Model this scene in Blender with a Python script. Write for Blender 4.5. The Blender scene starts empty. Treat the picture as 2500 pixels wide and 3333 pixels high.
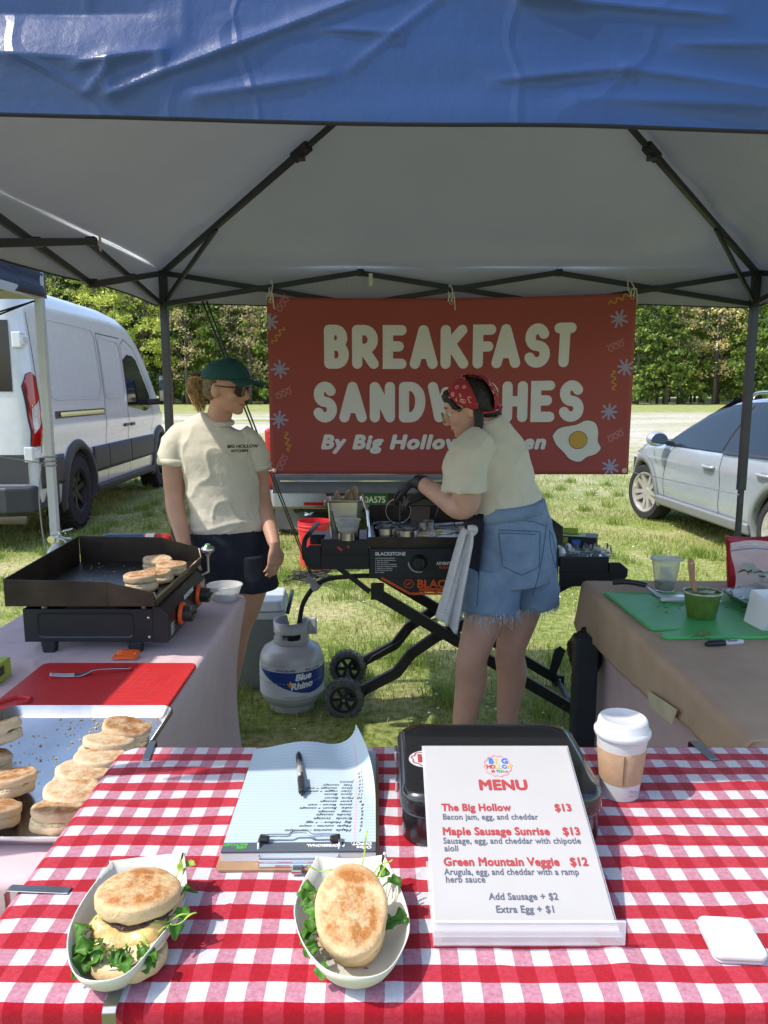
import bpy, bmesh, math, random
import numpy as np
from mathutils import Vector, Matrix, noise
random.seed(7)
SC = bpy.context.scene
COL = SC.collection
R = math.radians
V = Vector
# ---------------------------------------------------------------- camera
cam = bpy.data.cameras.new('camera')
cam.sensor_fit = 'VERTICAL'; cam.sensor_height = 34.6; cam.lens = 26.0
cam.clip_start = 0.05; cam.clip_end = 2000
camo = bpy.data.objects.new('camera', cam); COL.objects.link(camo)
camo.location = (0, 0, 1.53); camo.rotation_euler = (R(90 - 8.9), 0, 0)
SC.camera = camo
# ---------------------------------------------------------------- sky and sun
SUN = V((-0.72, -0.18, 1.0)).normalized()
w = bpy.data.worlds.new('World'); SC.world = w; w.use_nodes = True
nt = w.node_tree
bg = nt.nodes['Background']; bg.inputs['Strength'].default_value = 0.15
sky = nt.nodes.new('ShaderNodeTexSky'); sky.sky_type = 'NISHITA'; sky.sun_disc = False
sky.sun_elevation = math.asin(SUN.z); sky.sun_rotation = math.atan2(SUN.x, SUN.y)
sky.air_density = 1.0; sky.dust_density = 1.5; sky.ozone_density = 1.0
nt.links.new(sky.outputs[0], bg.inputs[0])
sl = bpy.data.lights.new('sun', 'SUN'); sl.energy = 2.0; sl.angle = R(0.53); sl.color = (1, .95, .87)
so = bpy.data.objects.new('sun', sl); COL.objects.link(so)
so.rotation_euler = (-SUN).to_track_quat('-Z', 'Y').to_euler()
SC.view_settings.view_transform = 'Standard'; SC.view_settings.look = 'None'
SC.view_settings.exposure = 1.28; SC.view_settings.gamma = 1
SC.cycles.max_bounces = 8; SC.cycles.transparent_max_bounces = 12
SC.cycles.use_denoising = True
T = 0.737          # height of every table top

# ---------------------------------------------------------------- materials
def lin(c):
    if isinstance(c, str):
        c = [int(c[i:i + 2], 16) / 255 for i in (0, 2, 4)]
        return tuple((x / 12.92 if x <= .04045 else ((x + .055) / 1.055) ** 2.4) for x in c)
    return tuple(c)
def mat(name, col, rough=.6, metal=0, var=.12, vs=12, bump=0, bs=60, spec=.5, trans=0, alpha=1, sss=0, coat=0, ior=1.45, sheen=0):
    m = bpy.data.materials.new(name); m.use_nodes = True
    n = m.node_tree.nodes; l = m.node_tree.links; b = n['Principled BSDF']
    c = lin(col)
    b.inputs['Base Color'].default_value = (*c, 1)
    b.inputs['Roughness'].default_value = rough; b.inputs['Metallic'].default_value = metal
    b.inputs['Specular IOR Level'].default_value = spec
    b.inputs['Transmission Weight'].default_value = trans; b.inputs['Alpha'].default_value = alpha
    b.inputs['IOR'].default_value = ior
    if sss:
        b.inputs['Subsurface Weight'].default_value = sss; b.inputs['Subsurface Radius'].default_value = (.02, .008, .004)
        b.inputs['Subsurface Scale'].default_value = .5
    if coat: b.inputs['Coat Weight'].default_value = coat; b.inputs['Coat Roughness'].default_value = .05
    if sheen: b.inputs['Sheen Weight'].default_value = sheen
    tc = n.new('ShaderNodeTexCoord')
    if var:
        no = n.new('ShaderNodeTexNoise'); no.inputs['Scale'].default_value = vs; no.inputs['Detail'].default_value = 5
        l.new(tc.outputs['Object'], no.inputs['Vector'])
        rp = n.new('ShaderNodeValToRGB')
        rp.color_ramp.elements[0].position = .3; rp.color_ramp.elements[1].position = .7
        rp.color_ramp.elements[0].color = (*[x * (1 - var) for x in c], 1)
        rp.color_ramp.elements[1].color = (*[min(1, x * (1 + var)) for x in c], 1)
        l.new(no.outputs['Fac'], rp.inputs['Fac']); l.new(rp.outputs['Color'], b.inputs['Base Color'])
    if bump:
        nb = n.new('ShaderNodeTexNoise'); nb.inputs['Scale'].default_value = bs; nb.inputs['Detail'].default_value = 4
        l.new(tc.outputs['Object'], nb.inputs['Vector'])
        bp = n.new('ShaderNodeBump'); bp.inputs['Strength'].default_value = bump; bp.inputs['Distance'].default_value = .01
        l.new(nb.outputs['Fac'], bp.inputs['Height']); l.new(bp.outputs['Normal'], b.inputs['Normal'])
    return m
def nodes(m): return m.node_tree.nodes, m.node_tree.links, m.node_tree.nodes['Principled BSDF']
def mixc(n, l, fac, a, b, mode='MIX'):
    x = n.new('ShaderNodeMix'); x.data_type = 'RGBA'; x.blend_type = mode
    for s, v in ((x.inputs[0], fac), (x.inputs[6], a), (x.inputs[7], b)):
        if hasattr(v, 'is_output'): l.new(v, s)
        elif isinstance(v, (int, float)): s.default_value = v
        else: s.default_value = (*lin(v), 1)
    return x.outputs[2]
def math_(n, l, op, a, b=0.0, c=None):
    x = n.new('ShaderNodeMath'); x.operation = op
    for i, v in enumerate((a, b) if c is None else (a, b, c)):
        if hasattr(v, 'is_output'): l.new(v, x.inputs[i])
        else: x.inputs[i].default_value = v
    return x.outputs[0]
def noise_(n, l, vec, sc, det=4, rough=.5):
    x = n.new('ShaderNodeTexNoise'); x.inputs['Scale'].default_value = sc; x.inputs['Detail'].default_value = det
    x.inputs['Roughness'].default_value = rough
    if vec is not None: l.new(vec, x.inputs['Vector'])
    return x.outputs['Fac']
def ramp(n, l, fac, stops):
    x = n.new('ShaderNodeValToRGB'); e = x.color_ramp.elements
    while len(e) < len(stops): e.new(.5)
    for el, (p, c) in zip(e, stops): el.position = p; el.color = (*lin(c), 1)
    l.new(fac, x.inputs['Fac']); return x.outputs['Color']
def bump_(n, l, b, h, st=.3, dist=.01):
    bp = n.new('ShaderNodeBump'); bp.inputs['Strength'].default_value = st; bp.inputs['Distance'].default_value = dist
    l.new(h, bp.inputs['Height']); l.new(bp.outputs['Normal'], b.inputs['Normal'])

# ---------------------------------------------------------------- mesh helpers
def link(name, me, m, parent=None):
    o = bpy.data.objects.new(name, me); COL.objects.link(o)
    if m is not None:
        for x in (m if isinstance(m, (list, tuple)) else [m]): me.materials.append(x)
    if parent is not None: o.parent = parent
    return o
class MB:
    def __init__(s): s.v = []; s.f = []; s.mi = []; s.m = Matrix(); s.cur = 0; s.uv = None
    def add(s, vs, fs, tm=None):
        b = len(s.v); M = s.m if tm is None else s.m @ tm
        s.v += [tuple(M @ V(p)) for p in vs]; s.f += [tuple(b + i for i in f) for f in fs]; s.mi += [s.cur] * len(fs)
        return s
    def box(s, x0, x1, y0, y1, z0, z1, tm=None):
        vs = [(x, y, z) for x in (x0, x1) for y in (y0, y1) for z in (z0, z1)]
        return s.add(vs, [(0, 1, 3, 2), (4, 6, 7, 5), (0, 4, 5, 1), (2, 3, 7, 6), (0, 2, 6, 4), (1, 5, 7, 3)], tm)
    def boxc(s, c, d, tm=None): return s.box(c[0]-d[0]/2, c[0]+d[0]/2, c[1]-d[1]/2, c[1]+d[1]/2, c[2]-d[2]/2, c[2]+d[2]/2, tm)
    def bar(s, a, b, w, h=None, up=(0, 0, 1)):
        a, b = V(a), V(b); h = h or w; d = (b - a).normalized(); u = V(up)
        if abs(d.dot(u)) > .98: u = V((1, 0, 0))
        r = d.cross(u).normalized(); u = r.cross(d)
        vs = [p + r * x * w / 2 + u * y * h / 2 for p in (a, b) for x, y in ((-1, -1), (1, -1), (1, 1), (-1, 1))]
        return s.add(vs, [(3, 2, 1, 0), (4, 5, 6, 7), (0, 1, 5, 4), (1, 2, 6, 5), (2, 3, 7, 6), (3, 0, 4, 7)])
    def tube(s, pts, r, n=10, cap=True, flat=1.0, up=(0, 0, 1)):
        pts = [V(p) for p in pts]; rs = r if isinstance(r, (list, tuple)) else [r] * len(pts)
        rings = []; prev = None
        for i, p in enumerate(pts):
            d = (pts[min(i + 1, len(pts) - 1)] - pts[max(i - 1, 0)]).normalized()
            if prev is None:
                u = V(up)
                if abs(d.dot(u)) > .95: u = V((1, 0, 0))
            else: u = prev
            u = (u - d * u.dot(d)).normalized(); prev = u; q = d.cross(u)
            rr = rs[i] if isinstance(rs[i], (tuple, list)) else (rs[i], rs[i] * flat)
            rings.append([p + q * math.cos(t) * rr[0] + u * math.sin(t) * rr[1] for t in (2 * math.pi * k / n for k in range(n))])
        vs = [x for g in rings for x in g]; fs = []
        for i in range(len(pts) - 1):
            for k in range(n): fs.append((i * n + k, i * n + (k + 1) % n, (i + 1) * n + (k + 1) % n, (i + 1) * n + k))
        if cap: fs.append(tuple(range(n - 1, -1, -1))); fs.append(tuple(range((len(pts) - 1) * n, len(pts) * n)))
        return s.add(vs, fs)
    def cyl(s, a, b, r, r2=None, n=24, cap=True): return s.tube([a, b], [r, r if r2 is None else r2], n, cap)
    def lathe(s, prof, n=40, tm=None, c=(0, 0, 0), sx=1, sy=1, close=False):
        vs = []; fs = []; k = len(prof)
        for i in range(n):
            t = 2 * math.pi * i / n
            vs += [(c[0] + r * math.cos(t) * sx, c[1] + r * math.sin(t) * sy, c[2] + z) for r, z in prof]
        for i in range(n):
            j = (i + 1) % n
            for q in range(k - 1 + (1 if close else 0)):
                p = (q + 1) % k
                fs.append((i * k + q, j * k + q, j * k + p, i * k + p))
        return s.add(vs, fs, tm)
    def ell(s, c, r, tm=None, nu=20, nv=12):
        vs = []; fs = []
        for j in range(nv + 1):
            a = math.pi * j / nv
            for i in range(nu):
                t = 2 * math.pi * i / nu
                vs.append((c[0] + r[0] * math.sin(a) * math.cos(t), c[1] + r[1] * math.sin(a) * math.sin(t), c[2] - r[2] * math.cos(a)))
        for j in range(nv):
            for i in range(nu):
                fs.append((j * nu + i, j * nu + (i + 1) % nu, (j + 1) * nu + (i + 1) % nu, (j + 1) * nu + i))
        return s.add(vs, fs, tm)
    def prism(s, poly, z0, z1, tm=None, top=None):
        n = len(poly); top = top or poly
        vs = [(x, y, z0) for x, y in poly] + [(x, y, z1) for x, y in top]
        return s.add(vs, [tuple(range(n - 1, -1, -1)), tuple(range(n, 2 * n))] + [(i, (i + 1) % n, n + (i + 1) % n, n + i) for i in range(n)], tm)
    def grid(s, fn, nu, nv, tm=None):
        vs = [fn(i / nu, j / nv) for j in range(nv + 1) for i in range(nu + 1)]
        fs = [(j * (nu + 1) + i, j * (nu + 1) + i + 1, (j + 1) * (nu + 1) + i + 1, (j + 1) * (nu + 1) + i) for j in range(nv) for i in range(nu)]
        return s.add(vs, fs, tm)
    def build(s, name, m, parent=None, smooth=False, bevel=0, seg=2, weld=True, thick=0, sub=0, recalc=True, angle=None):
        me = bpy.data.meshes.new(name); me.from_pydata(s.v, [], s.f)
        if weld or recalc:
            bm = bmesh.new(); bm.from_mesh(me)
            if len(set(s.mi)) <= 1:
                if weld: bmesh.ops.remove_doubles(bm, verts=bm.verts, dist=1e-6)
            if recalc: bmesh.ops.recalc_face_normals(bm, faces=bm.faces)
            bm.to_mesh(me); bm.free()
        o = link(name, me, m, parent)
        if len(set(s.mi)) > 1: me.polygons.foreach_set('material_index', s.mi)
        if smooth: me.polygons.foreach_set('use_smooth', [True] * len(me.polygons))
        if thick:
            md = o.modifiers.new('solid', 'SOLIDIFY'); md.thickness = thick; md.offset = 0
        if bevel:
            md = o.modifiers.new('bevel', 'BEVEL'); md.width = bevel; md.segments = seg; md.limit_method = 'ANGLE'; md.angle_limit = R(35)
        if sub:
            md = o.modifiers.new('sub', 'SUBSURF'); md.levels = sub; md.render_levels = sub
        if angle is not None: 
            me.polygons.foreach_set('use_smooth', [True] * len(me.polygons)); me.set_sharp_from_angle(angle=R(angle))
        return o
def tag(o, label, cat, group=None, kind=None):
    if label: o['label'] = label
    if cat: o['category'] = cat
    if group: o['group'] = group
    if kind: o['kind'] = kind
    return o
def thing(name, label, cat, loc=(0, 0, 0), rz=0, group=None):
    o = bpy.data.objects.new(name, None); COL.objects.link(o); o.empty_display_size = .1
    o.location = loc; o.rotation_euler = (0, 0, rz)
    return tag(o, label, cat, group)
def dup(o, parent=None):
    c = o.copy(); COL.objects.link(c)
    if parent is not None: c.parent = parent
    for ch in list(o.children): dup(ch, c)
    return c
def bake(o):
    """evaluate the modifiers of o into its own mesh"""
    bpy.context.view_layer.update()
    dg = bpy.context.evaluated_depsgraph_get()
    me = bpy.data.meshes.new_from_object(o.evaluated_get(dg))
    o.modifiers.clear(); old = o.data; o.data = me; me.name = old.name
    return o
def blob(mb, name, m, parent, voxel=.006, smooth=4, fac=.5):
    o = mb.build(name, m, parent, weld=False)
    md = o.modifiers.new('r', 'REMESH'); md.mode = 'VOXEL'; md.voxel_size = voxel; md.use_smooth_shade = True
    if smooth:
        s = o.modifiers.new('s', 'SMOOTH'); s.factor = fac; s.iterations = smooth
    bake(o); o.data.polygons.foreach_set('use_smooth', [True] * len(o.data.polygons))
    return o
def displace(o, fn):
    me = o.data; me.update()
    ns = [v.normal.copy() for v in me.vertices]
    for v, nn in zip(me.vertices, ns): v.co += nn * fn(v.co, nn)
    me.update()
def text(name, s, size, m, parent, mtx, off=0.0, ext=.0006, shear=0, align='LEFT', sx=1, space=1):
    c = bpy.data.curves.new(name, 'FONT'); c.body = s; c.size = size; c.extrude = ext; c.shear = shear
    c.align_x = align; c.resolution_u = 3; c.space_character = space
    t = bpy.data.objects.new(name, c); COL.objects.link(t)
    bpy.context.view_layer.update()
    me = bpy.data.meshes.new_from_object(t.evaluated_get(bpy.context.evaluated_depsgraph_get()))
    bpy.data.objects.remove(t); bpy.data.curves.remove(c)
    if off > 0:          # bold: the same outline laid again a little to every side
        k = len(me.vertices); co = np.empty(k * 3); me.vertices.foreach_get('co', co); co = co.reshape(-1, 3)
        pf = [tuple(p.vertices) for p in me.polygons]; vs = []; fs = []
        for i in range(9):
            a = i * math.pi / 4; q = co + (np.array([math.cos(a) * off, math.sin(a) * off, i * 4e-6]) if i < 8 else 0)
            fs += [tuple(x + len(vs) for x in f) for f in pf]; vs += [tuple(x) for x in q]
        bpy.data.meshes.remove(me); me = bpy.data.meshes.new(name); me.from_pydata(vs, [], fs)
    me.transform(mtx @ Matrix.Diagonal((sx, 1, 1, 1)))
    return link(name, me, m, parent)
def frame(o, x, y):
    """matrix with columns x, y, x*y at origin o"""
    x = V(x).normalized(); z = x.cross(V(y)).normalized(); y = z.cross(x)
    return Matrix(((x.x, y.x, z.x, o[0]), (x.y, y.y, z.y, o[1]), (x.z, y.z, z.z, o[2]), (0, 0, 0, 1)))
def ribbon(mb, pts, w, z=0.0, n=8, k=[0]):
    """flat stroke with round ends in the xy plane; every piece a hair higher than the last"""
    pts = [V((p[0], p[1], 0)) for p in pts]; L = []; Rr = []
    for i, p in enumerate(pts):
        d0 = (pts[i] - pts[i - 1]).normalized() if i else None
        d1 = (pts[i + 1] - pts[i]).normalized() if i < len(pts) - 1 else None
        d = ((d0 or d1) + (d1 or d0)); d = d.normalized() if d.length > 1e-4 else (d0 or d1)
        q = V((-d.y, d.x, 0)); sc = 1 / max(.55, q.dot(V((-(d1 or d0).y, (d1 or d0).x, 0))))
        L.append(p + q * w / 2 * sc); Rr.append(p - q * w / 2 * sc)
    k[0] = (k[0] + 1) % 9; zz = z + k[0] * .00012
    vs = [(p.x, p.y, zz) for p in L] + [(p.x, p.y, zz) for p in Rr]; m = len(pts)
    mb.add(vs, [(i, m + i, m + i + 1, i + 1) for i in range(m - 1)])
    for p in (pts[0], pts[-1]):
        k[0] = (k[0] + 1) % 9; zz = z + k[0] * .00012
        mb.add([(p.x + math.cos(t) * w / 2, p.y + math.sin(t) * w / 2, zz) for t in (2 * math.pi * i / 14 for i in range(14))], [tuple(range(14))])
def arc(cx, cy, rx, ry, a0, a1, n=12):
    return [(cx + rx * math.cos(R(a0 + (a1 - a0) * i / n)), cy + ry * math.sin(R(a0 + (a1 - a0) * i / n))) for i in range(n + 1)]
def rrect(x0, x1, y0, y1, r, n=6):
    p = []
    for cx, cy, a in ((x1 - r, y0 + r, -90), (x1 - r, y1 - r, 0), (x0 + r, y1 - r, 90), (x0 + r, y0 + r, 180)): p += arc(cx, cy, r, r, a, a + 90, n)
    return p
def smoothpath(pts, n=8):
    """Catmull-Rom through the points"""
    P = [V(p) for p in pts]; out = []
    for i in range(len(P) - 1):
        a, b, c, d = P[max(i - 1, 0)], P[i], P[i + 1], P[min(i + 2, len(P) - 1)]
        for k in range(n):
            t = k / n
            out.append(.5 * ((2 * b) + (c - a) * t + (2 * a - 5 * b + 4 * c - d) * t * t + (3 * b - a - 3 * c + d) * t ** 3))
    return out + [P[-1]]
def lerp(x, tab):
    for (a, u), (b, v) in zip(tab, tab[1:]):
        if x <= b: return u + (v - u) * max(0, min(1, (x - a) / (b - a)))
    return tab[-1][1]
def nz(p, s=1.0, o=0.0): return noise.noise(V((p[0] * s + o, p[1] * s + o * 1.7, p[2] * s - o)))

# shared materials
M = {}
M['black_metal'] = mat('black_metal', (.018, .018, .02), .45, .2, bump=.05, bs=200)
M['frame_metal'] = mat('frame_metal', (.05, .052, .058), .38, .5)
M['steel'] = mat('steel', (.62, .62, .63), .28, 1, var=.08)
M['dark_steel'] = mat('dark_steel', (.2, .2, .21), .35, 1, var=.2)
M['chrome'] = mat('chrome', (.75, .75, .76), .12, 1, var=.04)
M['white_plastic'] = mat('white_plastic', (.58, .58, .59), .35, var=.03)
M['black_plastic'] = mat('black_plastic', (.02, .02, .022), .4, var=.1)
M['rubber'] = mat('rubber', (.022, .022, .024), .8, bump=.2, bs=90)
M['orange'] = mat('orange', (.75, .1, .015), .45, var=.06)
M['white_ink'] = mat('white_ink', (.75, .74, .73), .6, var=.04)
M['cord'] = mat('cord', (.7, .68, .62), .8, bump=.2, bs=400)
M['black_cord'] = mat('black_cord', (.02, .02, .022), .7)
M['clear'] = mat('clear_plastic', (.95, .96, .96), .06, var=0, trans=1, ior=1.25)
M['pink_cloth'] = mat('pink_cloth', (.60, .44, .46), .85, var=.05, bump=.12, bs=8, sheen=.2)
M['kraft'] = mat('kraft_paper', (.46, .32, .215), .8, var=.1, vs=6, bump=.12, bs=14)
# ================================================================ ground, field, wood
def ground_mat():
    m = mat('meadow', (.1, .15, .03), .95, var=0, spec=.1); n, l, b = nodes(m)
    tc = n.new('ShaderNodeTexCoord').outputs['Object']
    mp = n.new('ShaderNodeMapping'); mp.inputs['Scale'].default_value = (.35, 1.3, 1); l.new(tc, mp.inputs['Vector'])
    fine = noise_(n, l, tc, 22, 6, .65); mid = noise_(n, l, tc, 1.3, 5, .6); big = noise_(n, l, mp.outputs[0], .16, 4, .6)
    c1 = ramp(n, l, fine, [(.3, (.09, .12, .028)), (.5, (.21, .26, .065)), (.72, (.40, .39, .16))])
    c2 = ramp(n, l, fine, [(.3, (.19, .18, .07)), (.55, (.44, .40, .20)), (.75, (.58, .51, .33))])
    c = mixc(n, l, math_(n, l, 'SMOOTH_MIN', math_(n, l, 'MULTIPLY', math_(n, l, 'SUBTRACT', mid, .42), 4.0), 1.0, .1), c1, c2)
    # drifts of fallen white petals far out in the field
    sx = n.new('ShaderNodeSeparateXYZ'); l.new(tc, sx.inputs[0])
    far = math_(n, l, 'MULTIPLY', math_(n, l, 'SUBTRACT', sx.outputs['Y'], 9.0), .08); far = math_(n, l, 'MINIMUM', math_(n, l, 'MAXIMUM', far, 0), 1)
    back = math_(n, l, 'MULTIPLY', math_(n, l, 'SUBTRACT', 62.0, sx.outputs['Y']), .08); back = math_(n, l, 'MINIMUM', math_(n, l, 'MAXIMUM', back, 0), 1)
    dr = math_(n, l, 'MULTIPLY', math_(n, l, 'SUBTRACT', big, .36), 6.0); dr = math_(n, l, 'MINIMUM', math_(n, l, 'MAXIMUM', dr, 0), 1)
    sp = noise_(n, l, tc, 5, 6, .75); sp = math_(n, l, 'MULTIPLY', math_(n, l, 'SUBTRACT', sp, .36), 5.0); sp = math_(n, l, 'MINIMUM', math_(n, l, 'MAXIMUM', sp, 0), 1)
    f = math_(n, l, 'MULTIPLY', math_(n, l, 'MULTIPLY', dr, sp), math_(n, l, 'MULTIPLY', far, back))
    c = mixc(n, l, f, c, (.55, .49, .48))
    l.new(c, b.inputs['Base Color']); bump_(n, l, b, fine, .8, .03)
    return m
gm = MB()
ys = [-30, -3] + [y * .5 for y in range(0, 60)] + [35, 45, 60, 80, 100, 140, 250]
xs = [-220, -80, -30, -12] + [x * .5 for x in range(-16, 17)] + [12, 30, 80, 220]
vs = [(x, y, .015 * noise.noise(V((x * .5, y * .5, 0))) if abs(x) < 8 and y < 30 else 0) for y in ys for x in xs]
nx = len(xs)
gm.add(vs, [(j * nx + i, j * nx + i + 1, (j + 1) * nx + i + 1, (j + 1) * nx + i) for j in range(len(ys) - 1) for i in range(nx - 1)])
tag(gm.build('ground', ground_mat(), smooth=True), 'sunlit grassy meadow under the tents and cars', 'ground', kind='structure')
# added dark slope, keeps bright sky out of the gaps between the trees
hm = mat('sky_block_floor', (.07, .09, .03), .95, vs=.4, var=.5)
hb = MB(); hb.grid(lambda u, v: ((u - .5) * 420, 122 + 55 * v, -.3 + 34 * (v ** .8) + 4 * noise.noise(V((u * 14, v * 3, 1)))), 60, 12)
tag(hb.build('sky_block_slope', hm, smooth=True), 'added dark slope blocking the sky behind the trees', 'sky_block_slope', kind='structure')

def blades(name, n, region, mats, hmin, hmax, wid, seed, dens=None):
    rg = np.random.default_rng(seed)
    x, y = region(rg, n); n = len(x)
    a = rg.uniform(0, 2 * np.pi, n); h = rg.uniform(hmin, hmax, n); lean = rg.uniform(.1, .9, n) * h
    la = rg.uniform(0, 2 * np.pi, n); ww = wid * rg.uniform(.6, 1.3, n) * (1 + .08 * np.clip(y - 4, 0, 20))
    gz = np.zeros(n) - .008
    co = np.empty((n, 5, 3)); dx, dy = np.cos(a) * ww, np.sin(a) * ww; lx, ly = np.cos(la) * lean, np.sin(la) * lean
    co[:, 0] = np.stack([x - dx, y - dy, gz], 1); co[:, 1] = np.stack([x + dx, y + dy, gz], 1)
    co[:, 2] = np.stack([x + dx * .8 + lx * .35, y + dy * .8 + ly * .35, gz + h * .6], 1)
    co[:, 3] = np.stack([x - dx * .8 + lx * .35, y - dy * .8 + ly * .35, gz + h * .6], 1)
    co[:, 4] = np.stack([x + lx, y + ly, gz + h], 1)
    base = (np.arange(n) * 5)[:, None]
    idx = np.concatenate([base + np.array([[0, 1, 2, 3]]), base + np.array([[3, 2, 4]])], 1).ravel()
    me = bpy.data.meshes.new(name); me.vertices.add(n * 5); me.vertices.foreach_set('co', co.ravel())
    me.loops.add(n * 7); me.loops.foreach_set('vertex_index', idx.astype(np.int32))
    me.polygons.add(n * 2); st = (np.arange(n) * 7)[:, None] + np.array([[0, 4]])
    me.polygons.foreach_set('loop_start', st.ravel().astype(np.int32))
    me.update(calc_edges=True); me.validate()
    return link(name, me, mats)
def grass_mat(name, stops):
    m = mat(name, (.1, .2, .03), .6, var=0, spec=.25); n, l, b = nodes(m)
    g = n.new('ShaderNodeNewGeometry'); l.new(ramp(n, l, g.outputs['Random Per Island'], stops), b.inputs['Base Color'])
    tr = n.new('ShaderNodeBsdfTranslucent'); l.new(ramp(n, l, g.outputs['Random Per Island'], stops), tr.inputs['Color'])
    mx = n.new('ShaderNodeMixShader'); mx.inputs[0].default_value = .35
    l.new(b.outputs[0], mx.inputs[1]); l.new(tr.outputs[0], mx.inputs[2])
    l.new(mx.outputs[0], n['Material Output'].inputs['Surface'])
    return m
GR = grass_mat('grass_blades', [(0, (.13, .20, .03)), (.3, (.23, .32, .055)), (.55, (.35, .42, .10)), (.8, (.48, .48, .18)), (1, (.58, .52, .29))])
def fan(y0, y1, pw, xm=.62):
    def f(rg, n):
        y = y0 + (y1 - y0) * rg.random(n) ** pw; x = (rg.random(n) * 2 - 1) * (y * xm + .4)
        k = np.array([noise.noise(V((a * 1.1, b_ * 1.1, 3))) for a, b_ in zip(x, y)])
        keep = rg.random(n) < np.clip(.55 + k * 1.1, .12, 1)
        return x[keep], y[keep]
    return f
tag(blades('grass', 330000, fan(1.9, 17, 1.25), GR, .02, .062, .0022, 3), 'short sunlit grass mixed with dry straw', 'grass', kind='stuff')
def tufts(rg, n):
    k = 260; cy = 2.2 + 12 * rg.random(k) ** 1.3; cx = (rg.random(k) * 2 - 1) * (cy * .6 + .4)
    i = rg.integers(0, k, n); return cx[i] + rg.normal(0, .05, n), cy[i] + rg.normal(0, .05, n)
GT = grass_mat('tall_grass', [(0, (.11, .19, .03)), (.5, (.24, .34, .06)), (1, (.40, .45, .14))])
tag(blades('grass_tufts', 26000, tufts, GT, .05, .13, .0025, 5), 'taller green grass tufts scattered through the lawn', 'grass', kind='stuff')
# fallen petals
PT = mat('petal_white', (.8, .74, .74), .7, var=.05)
def petals():
    rg = np.random.default_rng(11); n = 5200
    y = 2.4 + 20 * rg.random(n) ** 1.1; x = (rg.random(n) * 2 - 1) * (y * .6)
    k = np.array([noise.noise(V((a * .8, b_ * .8, 9))) for a, b_ in zip(x, y)]); kp = rg.random(n) < np.clip(.12 + k * 1.5, .05, 1); x, y = x[kp], y[kp]
    mb = MB()
    for a, b_ in zip(x, y):
        s = random.uniform(.004, .009) * (1 + .06 * max(0, b_ - 5)); t = random.uniform(0, 6.3); z = random.uniform(.02, .05)
        ca, sa = math.cos(t) * s, math.sin(t) * s; tl = random.uniform(-.5, .5) * s
        mb.add([(a + ca, b_ + sa, z + tl), (a - sa, b_ + ca, z), (a - ca, b_ - sa, z - tl), (a + sa, b_ - ca, z + tl * .5)], [(0, 1, 2, 3)])
    return mb.build('petals', PT, weld=False, recalc=False)
tag(petals(), 'white fallen petals scattered over the grass', 'petals', kind='stuff')

# ---------------------------------------------------------------- trees
def leaf_mat(name, stops, tl=.3):
    m = grass_mat(name, [(p, tuple(x * 2.6 for x in c)) for p, c in stops]); n, l, b = nodes(m); oi = n.new('ShaderNodeObjectInfo')
    f = ramp(n, l, oi.outputs['Random'], [(0, (.62, .62, .62)), (.5, (1, 1, 1)), (1, (1.45, 1.35, 1.2))])
    for lk in [q for q in l if q.to_socket.name in ('Base Color', 'Color') and q.from_node.type == 'VALTORGB']:
        src, dst = lk.from_socket, lk.to_socket; l.new(mixc(n, l, 1.0, src, f, 'MULTIPLY'), dst)
    return m
LM = {
 'pine': leaf_mat('pine_needles', [(0, (.028, .050, .016)), (.5, (.062, .095, .028)), (1, (.115, .15, .045))]),
 'hemlock': leaf_mat('hemlock_needles', [(0, (.03, .055, .014)), (.5, (.085, .125, .025)), (1, (.20, .23, .055))]),
 'spring': leaf_mat('spring_leaves', [(0, (.07, .095, .02)), (.5, (.145, .18, .04)), (1, (.26, .27, .08))]),
 'bare': leaf_mat('budding_leaves', [(0, (.12, .10, .05)), (.5, (.2, .17, .08)), (1, (.28, .25, .12))]),
}
BK = mat('tree_bark', (.10, .085, .07), .9, vs=3, var=.4, bump=.5, bs=8)
def cards(pts, size, seed, aspect=1.0):
    rg = np.random.default_rng(seed); n = len(pts); p = np.asarray(pts)
    a = rg.normal(size=(n, 3)); a /= np.linalg.norm(a, axis=1)[:, None]
    b = rg.normal(size=(n, 3)); b -= a * (a * b).sum(1)[:, None]; b /= np.linalg.norm(b, axis=1)[:, None]
    s = size * rg.uniform(.5, 1.4, n)[:, None]; c = np.stack([p - a * s, p - b * s * aspect * .6, p + a * s, p + b * s * aspect * .6], 1)
    return c
def cards_obj(name, c, m, parent=None):
    n = len(c); me = bpy.data.meshes.new(name); me.vertices.add(n * 4); me.vertices.foreach_set('co', np.ascontiguousarray(c).ravel())
    me.loops.add(n * 4); me.loops.foreach_set('vertex_index', np.arange(n * 4, dtype=np.int32))
    me.polygons.add(n); me.polygons.foreach_set('loop_start', np.arange(0, n * 4, 4, dtype=np.int32)); me.update(calc_edges=True)
    return link(name, me, m, parent)
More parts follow.
